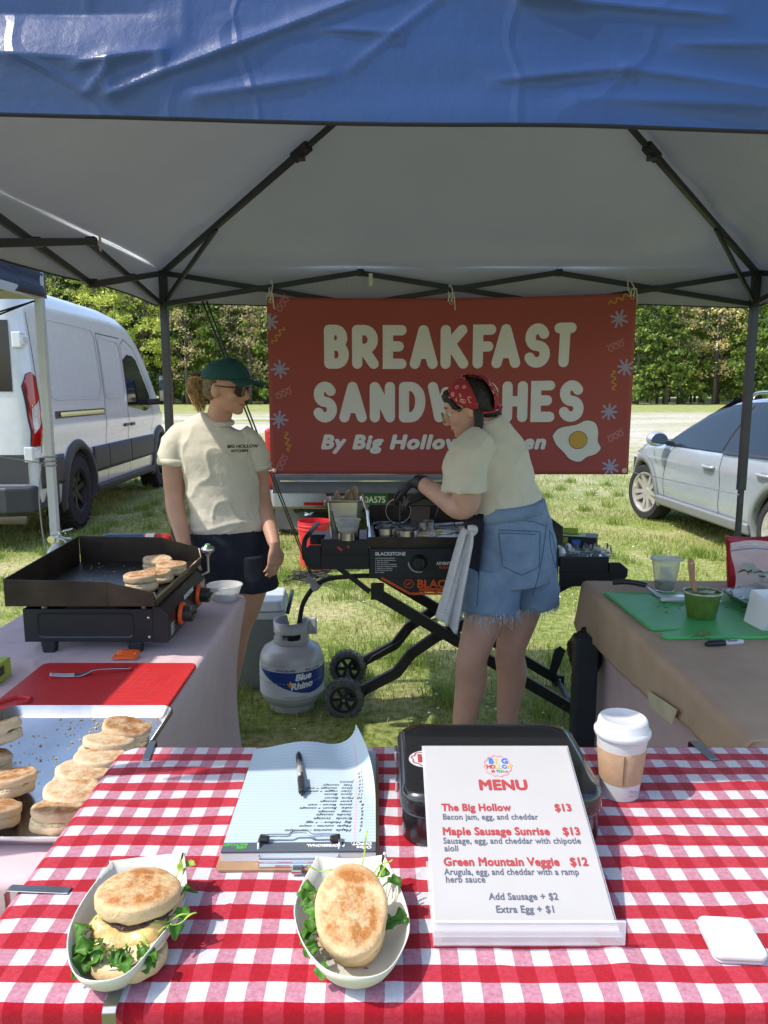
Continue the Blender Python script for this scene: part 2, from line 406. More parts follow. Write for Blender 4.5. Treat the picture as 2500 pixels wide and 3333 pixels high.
def conifer(kind, h, rad, base, seed, nb=74, per=105, size=.22):
    rg = np.random.default_rng(seed); pts = []; tr = MB()
    tr.tube([(0, 0, -.3), (.05, 0, h * .5), (0, 0, h)], [h * .014 + .05, h * .009 + .03, .02], 8)
    for i in range(nb):
        f = i / nb; z = base + (h - base) * f + rg.uniform(-.3, .3); L = rad * (1 - f) ** .75 * rg.uniform(.55, 1.15) + .3; a = rg.uniform(0, 6.28)
        d = np.array([math.cos(a), math.sin(a), 0]); drop = rg.uniform(-.28, .12)
        e = V((d[0] * L, d[1] * L, z + drop * L)); tr.tube([(0, 0, z), tuple(e)], [.05 * (1 - f) + .015, .008], 5)
        k = int(per * (.4 + L / rad)); t = rg.random(k) ** .6
        q = d[None] * (L * t)[:, None]; wdt = .32 * L * (1.05 - t) + .18
        side = np.array([-d[1], d[0], 0]); q = q + side[None] * (rg.normal(0, 1, k) * wdt * .6)[:, None]
        q[:, 2] = z + drop * L * t + rg.normal(0, .16, k) - .1 * np.abs(rg.normal(0, 1, k)); pts.append(q)
    return tr, cards(np.concatenate(pts), size, seed + 1)
def broad(kind, h, rad, base, seed, ncl=50, per=105, size=.165):
    rg = np.random.default_rng(seed); tr = MB(); pts = []
    tr.tube([(0, 0, -.3), (rg.normal(0, .2), 0, h * .35), (rg.normal(0, .4), 0, h * .7), (rg.normal(0, .5), 0, h)], [h * .013 + .06, h * .010 + .04, .08, .02], 8)
    for i in range(ncl):
        f = rg.random(); z = base + (h - base) * f; r = rad * (math.sin(math.pi * min(.97, .15 + .8 * f)) ** .7) * rg.uniform(.2, 1.05); a = rg.uniform(0, 6.28)
        c = V((math.cos(a) * r, math.sin(a) * r, z)); tr.tube([(0, 0, z - r * rg.uniform(.3, .8)), tuple(c * .6 + V((0, 0, z * .4 - .1 * r))), tuple(c)], [.07, .04, .01], 5)
        k = int(per * rg.uniform(.4, 1.3)); s = rg.uniform(.45, 1.0); q = rg.normal(0, 1, (k, 3)) * np.array([s, s, s * .55]) * .62 + np.array(c); pts.append(q)
    return tr, cards(np.concatenate(pts), size, seed + 1)
def proto(fn, name, kind, *a, **k):
    tr, c = fn(kind, *a, **k)
    o = thing(name, None, 'tree'); cards_obj('crown', c, LM[kind], o); tr.build('trunk', BK, o, smooth=True, weld=False)
    return o
TP = {}
for key, args in dict(
    pineA=(conifer, 'pine_tree', 'pine', 24, 3.6, 5, 21), pineB=(conifer, 'pine_tree', 'pine', 20, 3.2, 4, 22),
    hemA=(conifer, 'hemlock_tree', 'hemlock', 17, 3.7, 1.6, 23), hemB=(conifer, 'hemlock_tree', 'hemlock', 14, 3.2, 1.5, 24), hemC=(conifer, 'hemlock_tree', 'hemlock', 21, 4.0, 2.5, 25),
    sprA=(broad, 'maple_tree', 'spring', 17, 3.9, 3.5, 26), sprB=(broad, 'maple_tree', 'spring', 14, 3.3, 3, 27), sprC=(broad, 'birch_tree', 'spring', 19, 3.0, 5, 28),
    bareA=(broad, 'budding_tree', 'bare', 16, 3.6, 3.5, 29)).items():
    fn, nm, kd, *r = args
    TP[key] = proto(fn, nm, kd, *r, **({'ncl': 40, 'per': 44} if kd == 'bare' else {}))
TREES = [  # prototype, x, y, turn, scale
 ('pineA', -47, 100, .3, 1.05), ('hemA', -44, 96, 1, 1.1), ('pineB', -41.5, 103, 2, 1.1), ('sprA', -39, 95, .5, 1.0), ('pineA', -36.5, 101, 1.4, 1.0), ('sprC', -35, 95, 2.2, .95), ('sprB', -32.5, 93.5, .2, 1.1),
 ('pineB', -31, 100, 3, 1.1), ('sprA', -29.3, 94, 2.6, 1.0), ('pineA', -27.5, 99, .9, .95), ('sprC', -26.2, 94, 1.1, .9), ('hemA', -24.4, 97, 2, 1.1), ('bareA', -23.2, 92, .4, .9), ('pineB', -21.6, 98, 2.7, 1.1),
 ('hemB', -20.3, 93, .1, 1.0), ('bareA', -18.8, 95, 1.9, 1.05), ('hemA', -17.4, 99, .6, 1.1), ('bareA', -16, 93, 2.9, 1.0), ('hemB', -14.6, 96, 1.2, 1.2), ('bareA', -13.2, 94, .3, .9), ('pineA', -12, 101, 2.1, .9),
 ('hemC', 27.5, 97, .4, .9), ('hemA', 30.2, 93, 1.3, .95), ('sprC', 32.2, 100, 2, .95), ('hemB', 33.4, 92, 2.8, 1.05), ('bareA', 35.6, 94, .8, 1.0), ('hemA', 37.6, 98, 1.9, 1.1), ('bareA', 39.4, 93, 2.4, .95), ('hemC', 41, 96, .2, .9),
 ('hemB', 43.2, 92, 1.5, 1.1), ('hemA', 45.2, 97, 2.6, 1.1), ('hemC', 47.6, 94, .9, .9), ('hemB', 49.6, 92, 2.2, 1.15), ('hemA', 51.8, 96, .5, 1.1), ('hemC', 54.4, 95, 1.7, 1.0), ('pineA', 33.5, 108, 1, 1), ('pineB', 44, 108, 2, 1.1), ('pineA', 52, 109, .2, 1)]
TL = {'pine_tree': 'tall dark pine with bare lower trunk', 'hemlock_tree': 'dense green conifer with drooping boughs',
      'maple_tree': 'yellow green young leafed tree beyond the white van', 'birch_tree': 'slim tall tree with pale new leaves', 'budding_tree': 'brownish half bare tree with budding twigs'}
used = set()
for key, x, y, rz, sc in TREES:
    p = TP[key]
    o = p if key not in used else dup(p); used.add(key)
    o.location = (x, y, 0); o.rotation_euler = (0, 0, rz); o.scale = (sc, sc, sc)
    nm = p.name.split('.')[0]
    side = 'beyond the field left of the banner' if x < 0 else 'beyond the field right of the banner'
    if nm == 'maple_tree': lb = TL[nm]
    else: lb = TL[nm] + ' ' + side
    tag(o, lb, 'tree', lb.replace(' in the wood', '').replace(' at the', ' along the') + ' group')
    o['group'] = {'pine_tree': 'pines', 'hemlock_tree': 'conifers', 'maple_tree': 'young leafed trees', 'birch_tree': 'slim pale trees', 'budding_tree': 'half bare trees'}[nm] + ' ' + side
# the wood behind, one mass
rg = np.random.default_rng(77)
k = 46000; px = rg.uniform(-75, 85, k); py = rg.uniform(105, 128, k); pz = 1.5 + 26 * rg.random(k)
tag(cards_obj('far_wood', cards(np.stack([px, py, pz], 1), .5, 78), LM['pine']), 'deep shaded wood behind the front trees', 'wood', kind='stuff')
tb = MB()
for i in range(170):
    x = rg.uniform(-60, 66); y = rg.uniform(97, 112); tb.tube([(x, y, -.2), (x + rg.normal(0, .2), y, 12)], [rg.uniform(.09, .2), .08], 6)
tag(tb.build('far_trunks', BK, weld=False), 'many thin dark trunks deep in the wood', 'wood', kind='stuff')
# ================================================================ pop-up canopy
def fabric(name, col, rough, spec, sc=5, st=.15):
    m = mat(name, col, rough, var=.06, vs=3, spec=spec); n, l, b = nodes(m)
    tc = n.new('ShaderNodeTexCoord').outputs['Object']
    a = noise_(n, l, tc, sc, 5, .6); c = noise_(n, l, tc, 420, 2)
    vo = n.new('ShaderNodeTexVoronoi'); vo.feature = 'DISTANCE_TO_EDGE'; vo.inputs['Scale'].default_value = sc * .55; vw = n.new('ShaderNodeVectorMath'); vw.operation = 'MULTIPLY_ADD'; nn_ = n.new('ShaderNodeTexNoise'); nn_.inputs['Scale'].default_value = 2.5; l.new(tc, nn_.inputs['Vector']); l.new(nn_.outputs['Color'], vw.inputs[0]); vw.inputs[1].default_value = (.5, .5, .9); l.new(tc, vw.inputs[2]); l.new(vw.outputs[0], vo.inputs['Vector'])
    cr = math_(n, l, 'MULTIPLY', math_(n, l, 'MAXIMUM', math_(n, l, 'SUBTRACT', 1.0, math_(n, l, 'MULTIPLY', vo.outputs['Distance'], 34.0)), 0.0), .22)
    bump_(n, l, b, math_(n, l, 'ADD', math_(n, l, 'ADD', a, cr), math_(n, l, 'MULTIPLY', c, .04)), st * 1.25, .03)
    return m
M['blue'] = fabric('blue_canopy_fabric', (.020, .056, .175), .30, .6)
M['silver'] = fabric('silver_canopy_lining', (.70, .70, .72), .5, .4, 4, .25)
for k_, tc_, f_ in (('blue', (.27, .29, .36), .18), ('silver', (.80, .79, .78), .55)):
    n, l, b_ = nodes(M[k_]); tr = n.new('ShaderNodeBsdfTranslucent'); tr.inputs['Color'].default_value = (*tc_, 1); mx = n.new('ShaderNodeMixShader'); mx.inputs[0].default_value = f_
    l.new(b_.outputs[0], mx.inputs[1]); l.new(tr.outputs[0], mx.inputs[2]); l.new(mx.outputs[0], n['Material Output'].inputs['Surface'])
M['slate'] = fabric('slate_canopy_fabric', (.03, .035, .06), .5, .4)
XL, XR, YF, YB = -1.14, 1.90, 1.09, 4.04
ZE, ZV, PK = 2.15, 1.965, V((.36, 2.60, 2.84))
cano = thing('canopy_tent', 'blue pop up canopy with silver lining sheltering the food tables', 'canopy', (XL, YB, 0))
def wm(o):            # keep world placement under a moved parent
    o.matrix_parent_inverse = Matrix.Translation(-V((o.parent.matrix_basis.translation))) if o.parent.rotation_euler.z == 0 else (Matrix.LocRotScale(o.parent.location, o.parent.rotation_euler, o.parent.scale)).inverted()
    return o
ZF = 2.068           # the front eave hangs lower
corners = [V((XL, YF, ZF + .030)), V((XR, YF, ZF - .034)), V((XR, YB, ZE)), V((XL, YB, ZE))]
def roofpt(u, v, off):
    s = u * 4; i = min(3, int(s)); t = s - i
    a, b = corners[i], corners[(i + 1) % 4]; e = a.lerp(b, t); p = e.lerp(PK, v)
    mid = math.sin(math.pi * t)
    p.z -= (.045 * mid * math.sin(math.pi * min(1, v * 1.1)) )
    cn = min(t, 1 - t)          # puckers running out of the corners
    p.z += .018 * math.exp(-cn * 9) * math.sin(v * 26 + 8 * noise.noise(V((u * 9, v * 3, 0)))) * (1 - v)
    p.z += .012 * noise.noise(V((p.x * 2.2, p.y * 2.2, 1))) * (1 - v * .7) + off
    return p
def valpt(u, v, off):
    s = u * 4; i = min(3, int(s + 1e-9)); t = s - i
    a, b = corners[i], corners[(i + 1) % 4]; e = a.lerp(b, t); nn = (b - a).cross(V((0, 0, 1))).normalized()
    h = ZE - ZV
    if i == 0: h += .012 * t + .01 * math.sin(t * 5)
    else: h += .012 * math.sin(t * 9 + i)
    p = e - V((0, 0, h * v)); x = e.x if i in (0, 2) else e.y
    bil = .022 * v + .012 * noise.noise(V((x * 2.5, v * .8, i * 3.))) * (.3 + v)
    if i == 0: bil += front_fold(p.x, p.z)
    return p + nn * (bil + off)
def d2(px, py): return ((px - 829.5) / 1662 * 1.03, 1.885 + (250 - py) / 1662 * 1.12)
CRE = [(d2(262, 215), d2(870, 4), .013, .012), (d2(205, 160), d2(372, 136), .014, .016), (d2(215, 210), d2(268, 155), .008, .007), (d2(256, 200), d2(262, 158), .006, .006),
       (d2(440, 218), d2(720, 178), .010, .018), (d2(756, 168), d2(975, 12), .005, .006), (d2(1060, 12), d2(1240, 52), .012, .016), (d2(1120, 38), d2(1540, 66), .012, .014),
       (d2(700, 92), d2(860, 100), .006, .008), (d2(1060, 190), d2(1330, 168), .010, .016), (d2(1330, 168), d2(1659, 205), .011, .02), (d2(1230, 226), d2(1659, 232), .008, .02), (d2(0, 140), d2(190, 150), .012, .03),
       (d2(0, 60), d2(330, 60), -.014, .04), (d2(1440, 120), d2(1659, 118), .007, .012), (d2(372, 136), d2(366, 165), .006, .006), (d2(208, 0), d2(208, 50), .003, .005), (d2(410, 0), d2(412, 110), .003, .005)]
def front_fold(x, z):
    h = .007 * noise.noise(V((x * 2.2, z * 13, 2))) + .003 * noise.noise(V((x * 5 + z * 8, z * 22, 7)))
    for a, b, amp, wd in CRE:
        ax, az = a; bx, bz = b; dx, dz = bx - ax, bz - az; L2 = dx * dx + dz * dz
        t = ((x - ax) * dx + (z - az) * dz) / L2; tt = max(0, min(1, t)); ex, ez = x - ax - tt * dx, z - az - tt * dz
        d = math.hypot(ex, ez)
        if d < wd * 4: h += .75 * amp * math.exp(-d / (wd * .7)) * (.35 + .65 * math.sin(math.pi * min(1, max(0, .12 + .76 * tt))))
    return h
def ringgrid(fn, nu, nv, off):
    mb = MB(); mb.grid(lambda u, v: fn(u, v, off), nu, nv); return mb
wm(ringgrid(roofpt, 192, 26, .006).build('roof_cover', M['blue'], cano, smooth=True, recalc=False))
wm(ringgrid(roofpt, 192, 26, -.002).build('roof_lining', M['silver'], cano, smooth=True, recalc=False))
fv = MB(); fv.grid(lambda u, v: valpt(u * .25, v, .004), 520, 70)
wm(fv.build('front_valance', M['blue'], cano, smooth=True, recalc=False))
sv = MB(); sv.grid(lambda u, v: valpt(.25 + .75 * u, v, .004), 180, 10)
wm(sv.build('side_valance', M['blue'], cano, smooth=True, recalc=False))
vl = MB(); vl.grid(lambda u, v: valpt(u, v, -.003), 400, 14)
wm(vl.build('valance_lining', M['silver'], cano, smooth=True, recalc=False))
hem = MB(); hem.tube([tuple(valpt(i / 200, 1.0, .0)) for i in range(201)], .004, 6, cap=False)
wm(hem.build('hem', mat('hem_binding', (.012, .014, .025), .7), cano, smooth=True))
FM = M['frame_metal']
legpos = [(XL + .03, YB - .04), (XR - .03, YB - .04), (XL + .03, YF + .04), (XR - .03, YF + .04)]
def drp(y): return (YB - y) / (YB - YF) * (2.15 - ZF)
for lx, ly in legpos:
    dz = drp(ly)
    sx = 1 if lx < 0 else -1
    b = MB(); b.box(lx - .019, lx + .019, ly - .019, ly + .019, 1.02, ZE - .02 - dz); b.box(lx - .013, lx + .013, ly - .013, ly + .013, .01, 1.03)
    leg = wm(b.build('leg', FM, cano, bevel=.003))
    b = MB(); b.box(lx - .026, lx + .026, ly - .026, ly + .026, 1.93 - dz, 2.0 - dz); b.box(lx - .025, lx + .025, ly - .025, ly + .025, 2.09 - dz, 2.15 - dz); b.box(lx - .024, lx + .024, ly - .024, ly + .024, .99, 1.06)
    o = b.build('bracket', M['black_plastic'], leg, bevel=.004); o.parent = leg; o.matrix_parent_inverse = leg.matrix_parent_inverse.copy()
    b = MB(); b.box(lx - .05, lx + .05, ly - .05, ly + .05, 0, .012); b.box(lx - .017, lx + .017, ly - .017, ly + .017, .012, .05)
    o = b.build('foot', M['black_metal'], leg, bevel=.003); o.matrix_parent_inverse = leg.matrix_parent_inverse.copy()
    if lx > 0 and ly > 3:
        b = MB(); b.box(lx - .018, lx + .016, ly - .04, ly - .0262, 1.0, 1.04)
        o = b.build('red_latch', mat('red_latch', (.45, .02, .03), .4), leg, bevel=.004); o.matrix_parent_inverse = leg.matrix_parent_inverse.copy()
def truss(a, b, nx, zl=1.965, zh=2.12):
    a, b = V(a), V(b); nn = (b - a).cross(V((0, 0, 1))).normalized() * .012
    for i in range(nx):
        p = a.lerp(b, i / nx); q = a.lerp(b, (i + 1) / nx); dp, dq = drp(p.y), drp(q.y)
        up = i % 2 == 0
        for s, (z0, z1) in ((1, (zl, zh)), (-1, (zh, zl))):
            m_ = MB(); m_.bar((p.x + nn.x * s, p.y + nn.y * s, z0 - dp), (q.x + nn.x * s, q.y + nn.y * s, z1 - dq), .013, .026)
            wm(m_.build('scissor_bar', FM, cano, bevel=.002))
        j = MB()
        for c in ((p + q) / 2,): j.boxc((c.x, c.y, (zl + zh - dp - dq) / 2), (.034, .034, .03))
        if i: j.boxc((p.x, p.y, zh - dp), (.036, .036, .034)); j.boxc((p.x, p.y, zl - dp), (.036, .036, .034))
        wm(j.build('joint', M['black_plastic'], cano, bevel=.004))
truss((XL + .03, YB - .04, 0), (XR - .03, YB - .04, 0), 3)
truss((XL + .03, YB - .04, 0), (XL + .03, YF + .04, 0), 3)
truss((XR - .03, YB - .04, 0), (XR - .03, YF + .04, 0), 3)
truss((XL + .03, YF + .07, 0), (XR - .03, YF + .07, 0), 3, 2.03, 2.12)
for (lx, ly), cn in zip(legpos, (corners[3], corners[2], corners[0], corners[1])):
    tip = PK - V((0, 0, .05)); st = V((lx, ly, ZE - .03 - drp(ly))); d = tip - st
    b = MB(); b.bar(st, st + d * .55, .024); b.bar(st + d * .52, tip, .019)
    wm(b.build('roof_pole', FM, cano, bevel=.003))
    b = MB(); mid = st + d * .53; b.bar(mid - d.normalized() * .05, mid + d.normalized() * .05, .036); b.bar(mid + V((0, 0, -.03)), mid + V((0, 0, -.01)), .05, .03)
    wm(b.build('pole_clamp', M['black_plastic'], cano, bevel=.004))
    b = MB(); b.bar((lx, ly, 1.975 - drp(ly)), st + d * .235 - V((0, 0, .012)), .014, .022)
    wm(b.build('brace', FM, cano, bevel=.002))
hb_ = MB(); hb_.lathe([(0, -.06), (.05, -.06), (.05, .0), (.03, .03), (0, .03)], 16, c=tuple(PK - V((0, 0, .05))))
wm(hb_.build('hub', M['black_plastic'], cano))
b = MB(); b.box(-.076, -.056, YB - .075, YB - .074, 2.05, 2.11); b.box(XL + .055, XL + .056, 3.05, 3.075, 2.06, 2.12)
wm(b.build('tag', M['white_plastic'], cano))
# ---------------------------------------------------------------- neighbouring tent
nb = thing('canopy_tent', 'dark slate canopy with a white metal leg beside the van', 'canopy', (-1.6, 3.6, 0))
nc = [V((-4.3, 1.2, 2.11)), V((-1.74, 1.2, 2.11)), V((-1.545, 3.62, 2.11)), V((-4.3, 3.62, 2.11))]; npk = V((-2.9, 2.4, 2.8))
def nroof(u, v):
    s = u * 4; i = min(3, int(s)); t = s - i
    return nc[i].lerp(nc[(i + 1) % 4], t).lerp(npk, v) - V((0, 0, .03 * math.sin(math.pi * t) * (1 - v)))
def nval(u, v):
    s = u * 4; i = min(3, int(s)); t = s - i; a, b = nc[i], nc[(i + 1) % 4]; nn = (b - a).cross(V((0, 0, 1))).normalized()
    e = a.lerp(b, t); return e - V((0, 0, .16 * v)) + nn * (.012 * v + .012 * noise.noise(V((u * 30, v, 4))) + .01 * noise.noise(V((u * 12, v * 4, 8))))
b = MB(); b.grid(nroof, 48, 6); wm(b.build('roof_cover', M['slate'], nb, smooth=True, recalc=False, thick=.004))
b = MB(); b.grid(nval, 240, 8); wm(b.build('valance', M['slate'], nb, smooth=True, recalc=False, thick=.004))
WM = mat('white_painted_metal', (.62, .62, .62), .4, var=.05)
for x, y in ((-1.555, 3.58), (-4.26, 3.58), (-1.62, 1.24), (-4.26, 1.24)):
    b = MB(); b.box(x - .018, x + .018, y - .018, y + .018, .012, 2.08); lg = wm(b.build('leg', WM, nb, bevel=.003))
    b = MB(); b.box(x - .045, x + .045, y - .045, y + .045, 0, .012); o = b.build('foot', WM, lg); o.matrix_parent_inverse = lg.matrix_parent_inverse.copy()
    b = MB(); b.box(x - .028, x + .028, y - .028, y + .028, 1.9, 2.0); o = b.build('bracket', WM, lg, bevel=.004); o.matrix_parent_inverse = lg.matrix_parent_inverse.copy()
    b = MB(); b.box(x - .016, x + .01, y - .042, y - .0282, 1.885, 1.94); o = b.build('latch', mat('latch_red', (.4, .03, .04), .4), lg, bevel=.006); o.matrix_parent_inverse = lg.matrix_parent_inverse.copy()
b = MB(); b.bar((-1.555, 3.58, 1.96), (-4.26, 3.58, 1.97), .02, .035); b.bar((-1.555, 3.58, 1.96), (-1.62, 1.24, 1.97), .02, .035)
wm(b.build('rail', WM, nb))
def rope(name, pts, r, m, label, cat='rope', n=8):
    b = MB(); b.tube(smoothpath(pts, 8), r, 7); return tag(b.build(name, m, smooth=True), label, cat)
rope('rope', [(-1.57, 3.555, 1.2), (-2.1, 3.3, 1.33), (-2.7, 3.0, 1.5)], .003, mat('grey_rope', (.35, .34, .33), .8), 'thin grey rope tied round the white leg of the slate canopy')
b = MB()
for k in range(3): b.lathe([(.026, -.004), (.03, 0), (.026, .004), (.022, 0)], 16, c=(-1.555, 3.58, 1.19 + k * .02), close=True)
b.tube(smoothpath([(-1.585, 3.55, 1.2), (-1.60, 3.54, 1.05), (-1.598, 3.54, .9), (-1.585, 3.54, .76), (-1.58, 3.54, .7)]), .0035, 7)
b.ell((-1.58, 3.54, .69), (.014, .014, .02), nu=8, nv=6)
tag(b.build('rope', mat('grey_rope', (.35, .34, .33), .8), smooth=True), 'knotted rope end hanging down the white canopy leg', 'rope')
rope('guy_line', [(-1.57, 3.55, 1.93), (-1.9, 3.4, 1.76), (-2.3, 3.2, 1.52)], .004, M['black_cord'], 'black guy cord at the bracket of the white leg')
rope('guy_line', [(-1.565, 3.55, 1.93), (-1.86, 3.4, 1.80), (-2.3, 3.2, 1.56)], .004, M['black_cord'], 'second black guy cord just above the other at the white leg')
b = MB()
for dx in (0, .022): b.tube([(-.93 + dx, 4.06, 1.985), (-.60 + dx * .6, 6.12, .05)], .0052, 7)
b.tube([(-.595, 6.12, .12), (-.60, 6.14, -.05)], .006, 8)
tag(b.build('guy_line', M['black_cord'], smooth=True), 'black double guy line running from the back eave to the grass', 'rope')
b = MB()
for k in range(9): b.tube(smoothpath([(-.60 + random.uniform(-.2, .2), 6.12 + random.uniform(-.2, .2), .03 + random.uniform(0, .05)) for _ in range(6)], 6), .004, 5)
tag(b.build('cord_tangle', M['black_cord'], smooth=True), 'loose tangle of black cord lying at the tent stake', 'rope')

# ================================================================ banner
BC = V((.335, 3.945, 1.557)); BW, BH = 1.835, .895
bn = thing('banner', 'red breakfast sandwiches banner with white lettering tied under the canopy', 'banner', tuple(BC))
BFM = frame((0, 0, 0), (1, 0, 0), (0, 0, 1))
def wave(x, y):
    return .010 * math.sin(x * 2.4 + .4) * (.4 + .6 * (.5 - y / BH)) + .008 * noise.noise(V((x * 2, y * 2.2, 5))) + .012 * math.exp(-abs(x + BW / 2) * 9) + .010 * math.exp(-abs(x - BW / 2) * 9) - .004 * math.cos(x * 9) * max(0, y / BH)
def sag(x, y): return -.016 * math.sin(math.pi * (x / BW + .5)) * max(0, y / BH + .5) * (1 if y > 0 else .3) + .010 * x * (y / BH + .5)
red = mat('banner_red', (.34, .072, .066), .55, var=.03, vs=2, spec=.3)
def on_banner(o, dz=0):
    for v in o.data.vertices:
        x, y, z = v.co; p = BFM @ V((x, y + sag(x, y), z + wave(x, y) + dz)); v.co = p
    o.data.update(); return o
b = MB(); b.grid(lambda u, v: ((u - .5) * BW, (v - .5) * BH, 0), 90, 46)
on_banner(b.build('sheet', red, bn, smooth=True, recalc=False)).modifiers.new('s', 'SOLIDIFY').thickness = .0015
bn.children[0].modifiers['s'].offset = -1
def U(cx, cy): return ((cx - 845) * .001224, (512 - cy) * .001195)
def letter(ch):
    if ch == 'B': return [[(0, 0), (0, 1)], [(0, 1), (.45, 1)] + arc(.45, .77, .45, .23, 90, -90, 10)[1:] + [(0, .54)], [(0, .54), (.5, .54)] + arc(.5, .27, .5, .27, 90, -90, 10)[1:] + [(0, 0)]]
    if ch == 'R': return [[(0, 0), (0, 1)], [(0, 1), (.45, 1)] + arc(.45, .72, .5, .28, 90, -90, 10)[1:] + [(0, .44)], [(.42, .42), (1, 0)]]
    if ch == 'E': return [[(1, 1), (0, 1), (0, 0), (1, 0)], [(0, .52), (.8, .52)]]
    if ch == 'A': return [[(0, 0), (.48, 1)], [(.48, 1), (1, 0)], [(.2, .3), (.82, .3)]]
    if ch == 'K': return [[(0, 0), (0, 1)], [(.92, 1), (.06, .48)], [(.3, .58), (1, 0)]]
    if ch == 'F': return [[(1, 1), (0, 1), (0, 0)], [(0, .5), (.8, .5)]]
    if ch == 'S': return [arc(.52, .74, .44, .26, 25, 180, 8) + arc(.5, .74, .42, .24, 180, 270, 5)[1:] + arc(.5, .26, .5, .24, 90, 0, 5)[1:] + arc(.5, .26, .5, .26, 0, -155, 9)[1:]]
    if ch == 'T': return [[(0, 1), (1, 1)], [(.5, 1), (.42, 0)]]
    if ch == 'N': return [[(0, 0), (0, 1)], [(0, 1), (1, 0)], [(1, 0), (1, 1)]]
    if ch == 'D': return [[(0, 0), (0, 1)], [(0, 1), (.4, 1)] + arc(.4, .5, .6, .5, 90, -90, 14)[1:] + [(0, 0)]]
    if ch == 'W': return [[(0, 1), (.25, 0)], [(.25, 0), (.5, .8)], [(.5, .8), (.75, 0)], [(.75, 0), (1, 1)]]
    if ch == 'I': return [[(.5, 0), (.5, 1)]]
    if ch == 'C': return [arc(.55, .5, .55, .5, 40, 320, 18)]
    if ch == 'H': return [[(0, 0), (0, 1)], [(1, 0), (1, 1)], [(0, .5), (1, .5)]]
SW = .052
def row(word, boxes, y0, y1, m, nm):
    mb = MB()
    for ch, (x0, x1) in zip(word, boxes):
        a = U(x0, y1); c = U(x1, y0); h = SW / 2
        for st in letter(ch):
            pts = [(a[0] + h + px * (c[0] - a[0] - SW), a[1] + h + py * (c[1] - a[1] - SW)) for px, py in st]
            q = [pts[0]]
            for p, r in zip(pts, pts[1:]):
                k = max(1, int(math.dist(p, r) / .04)); q += [(p[0] + (r[0] - p[0]) * i / k, p[1] + (r[1] - p[1]) * i / k) for i in range(1, k + 1)]
            ribbon(mb, q, SW)
    return on_banner(mb.build(nm, m, bn, weld=False, recalc=False), .0012)
BI = mat('banner_white', (.70, .69, .71), .55, var=.03)
row('BREAKFAST', [(325, 427), (440, 550), (566, 664), (677, 792), (803, 918), (935, 1030), (1012, 1131), (1144, 1252), (1267, 1358)], 248, 432, BI, 'lettering')
row('SANDWICHES', [(275, 376), (385, 500), (512, 617), (633, 743), (752, 905), (900, 950), (950, 1045), (1060, 1165), (1178, 1278), (1293, 1398)], 487, 663, BI, 'lettering')
p = U(305, 775); t = text('lettering', 'By Big Hollow Kitchen', .098, BI, bn, Matrix.Translation((p[0], p[1], 0)), off=.0055, shear=.22, ext=.0004, sx=1.1, space=1.12)
bb = max(v.co.x for v in t.data.vertices); k = (U(1247, 0)[0] - p[0]) / (bb - p[0])
for v in t.data.vertices: v.co.x = p[0] + (v.co.x - p[0]) * k
on_banner(t, .0022)
def flat(name, pts, m, dz):
    mb = MB(); c = (sum(p[0] for p in pts) / len(pts), sum(p[1] for p in pts) / len(pts)); n_ = len(pts)
    mb.add([(*c, 0)] + [((c[0] + p[0]) / 2, (c[1] + p[1]) / 2, 0) for p in pts] + [(*p, 0) for p in pts], [(0, 1 + i, 1 + (i + 1) % n_) for i in range(n_)] + [(1 + i, 1 + n_ + i, 1 + n_ + (i + 1) % n_, 1 + (i + 1) % n_) for i in range(n_)])
    return on_banner(mb.build(name, m, bn, recalc=False), dz)
eggp = [V((U(x, y)[0], U(x, y)[1], 0)) for x, y in ((1272, 722), (1300, 690), (1370, 675), (1410, 658), (1448, 668), (1462, 705), (1462, 745), (1476, 775), (1455, 800), (1420, 812), (1390, 832), (1350, 822), (1320, 790), (1290, 760))]
eggc = [(q.x, q.y) for q in smoothpath(eggp + [eggp[0]], 6)[:-1]]
ec = U(1378, 740)
DK = mat('banner_dark_line', (.03, .02, .03), .6, var=0)
flat('egg_outline', [(ec[0] + (x - ec[0]) * 1.025, ec[1] + (y - ec[1]) * 1.03) for x, y in eggc], DK, .0014)
flat('egg_white', eggc, mat('egg_print_white', (.68, .66, .65), .55, var=.02), .0024)
flat('yolk_outline', arc(ec[0] + .002, ec[1], .0475, .0455, 0, 350, 35), DK, .0034)
flat('yolk', arc(ec[0] + .002, ec[1], .0445, .0425, 0, 350, 35), mat('egg_print_yolk', (.55, .33, .05), .55, var=.02), .0044)
ML, MY, MP = mat('banner_lavender', (.34, .30, .45), .55, var=0), mat('banner_yellow', (.50, .25, .04), .55, var=0), mat('banner_pink', (.48, .17, .19), .55, var=0)
for cx, cy in ((1528, 240), (1562, 438), (1504, 622), (1520, 855), (143, 436), (135, 650), (106, 240)):
    mb = MB(); x, y = U(cx, cy)
    for k in range(4):
        a = k * math.pi / 4 + cx; r = .036 if k % 2 else .042
        f = lambda t: (max(-BW / 2 + .004, min(BW / 2 - .004, x + math.cos(a) * t)), max(-BH / 2 + .005, y + math.sin(a) * t))
        ribbon(mb, [f(-r), f(0), f(r)], .011)
    on_banner(mb.build('star_print', ML, bn, weld=False, recalc=False), .0012)
for (x0, y0), (x1, y1), k in (((1486, 178), (1570, 140), 3), ((1512, 450), (1522, 530), 3), ((115, 330), (160, 262), 3), ((160, 705), (175, 785), 3)):
    mb = MB(); a, b_ = V((*U(x0, y0), 0)), V((*U(x1, y1), 0)); d = b_ - a; nn = V((-d.y, d.x, 0)).normalized()
    ribbon(mb, [tuple(a + d * t + nn * .010 * math.sin(t * k * 2 * math.pi)) for t in (i / 30 for i in range(31))], .0075)
    on_banner(mb.build('squiggle_print', MY, bn, weld=False, recalc=False), .0012)
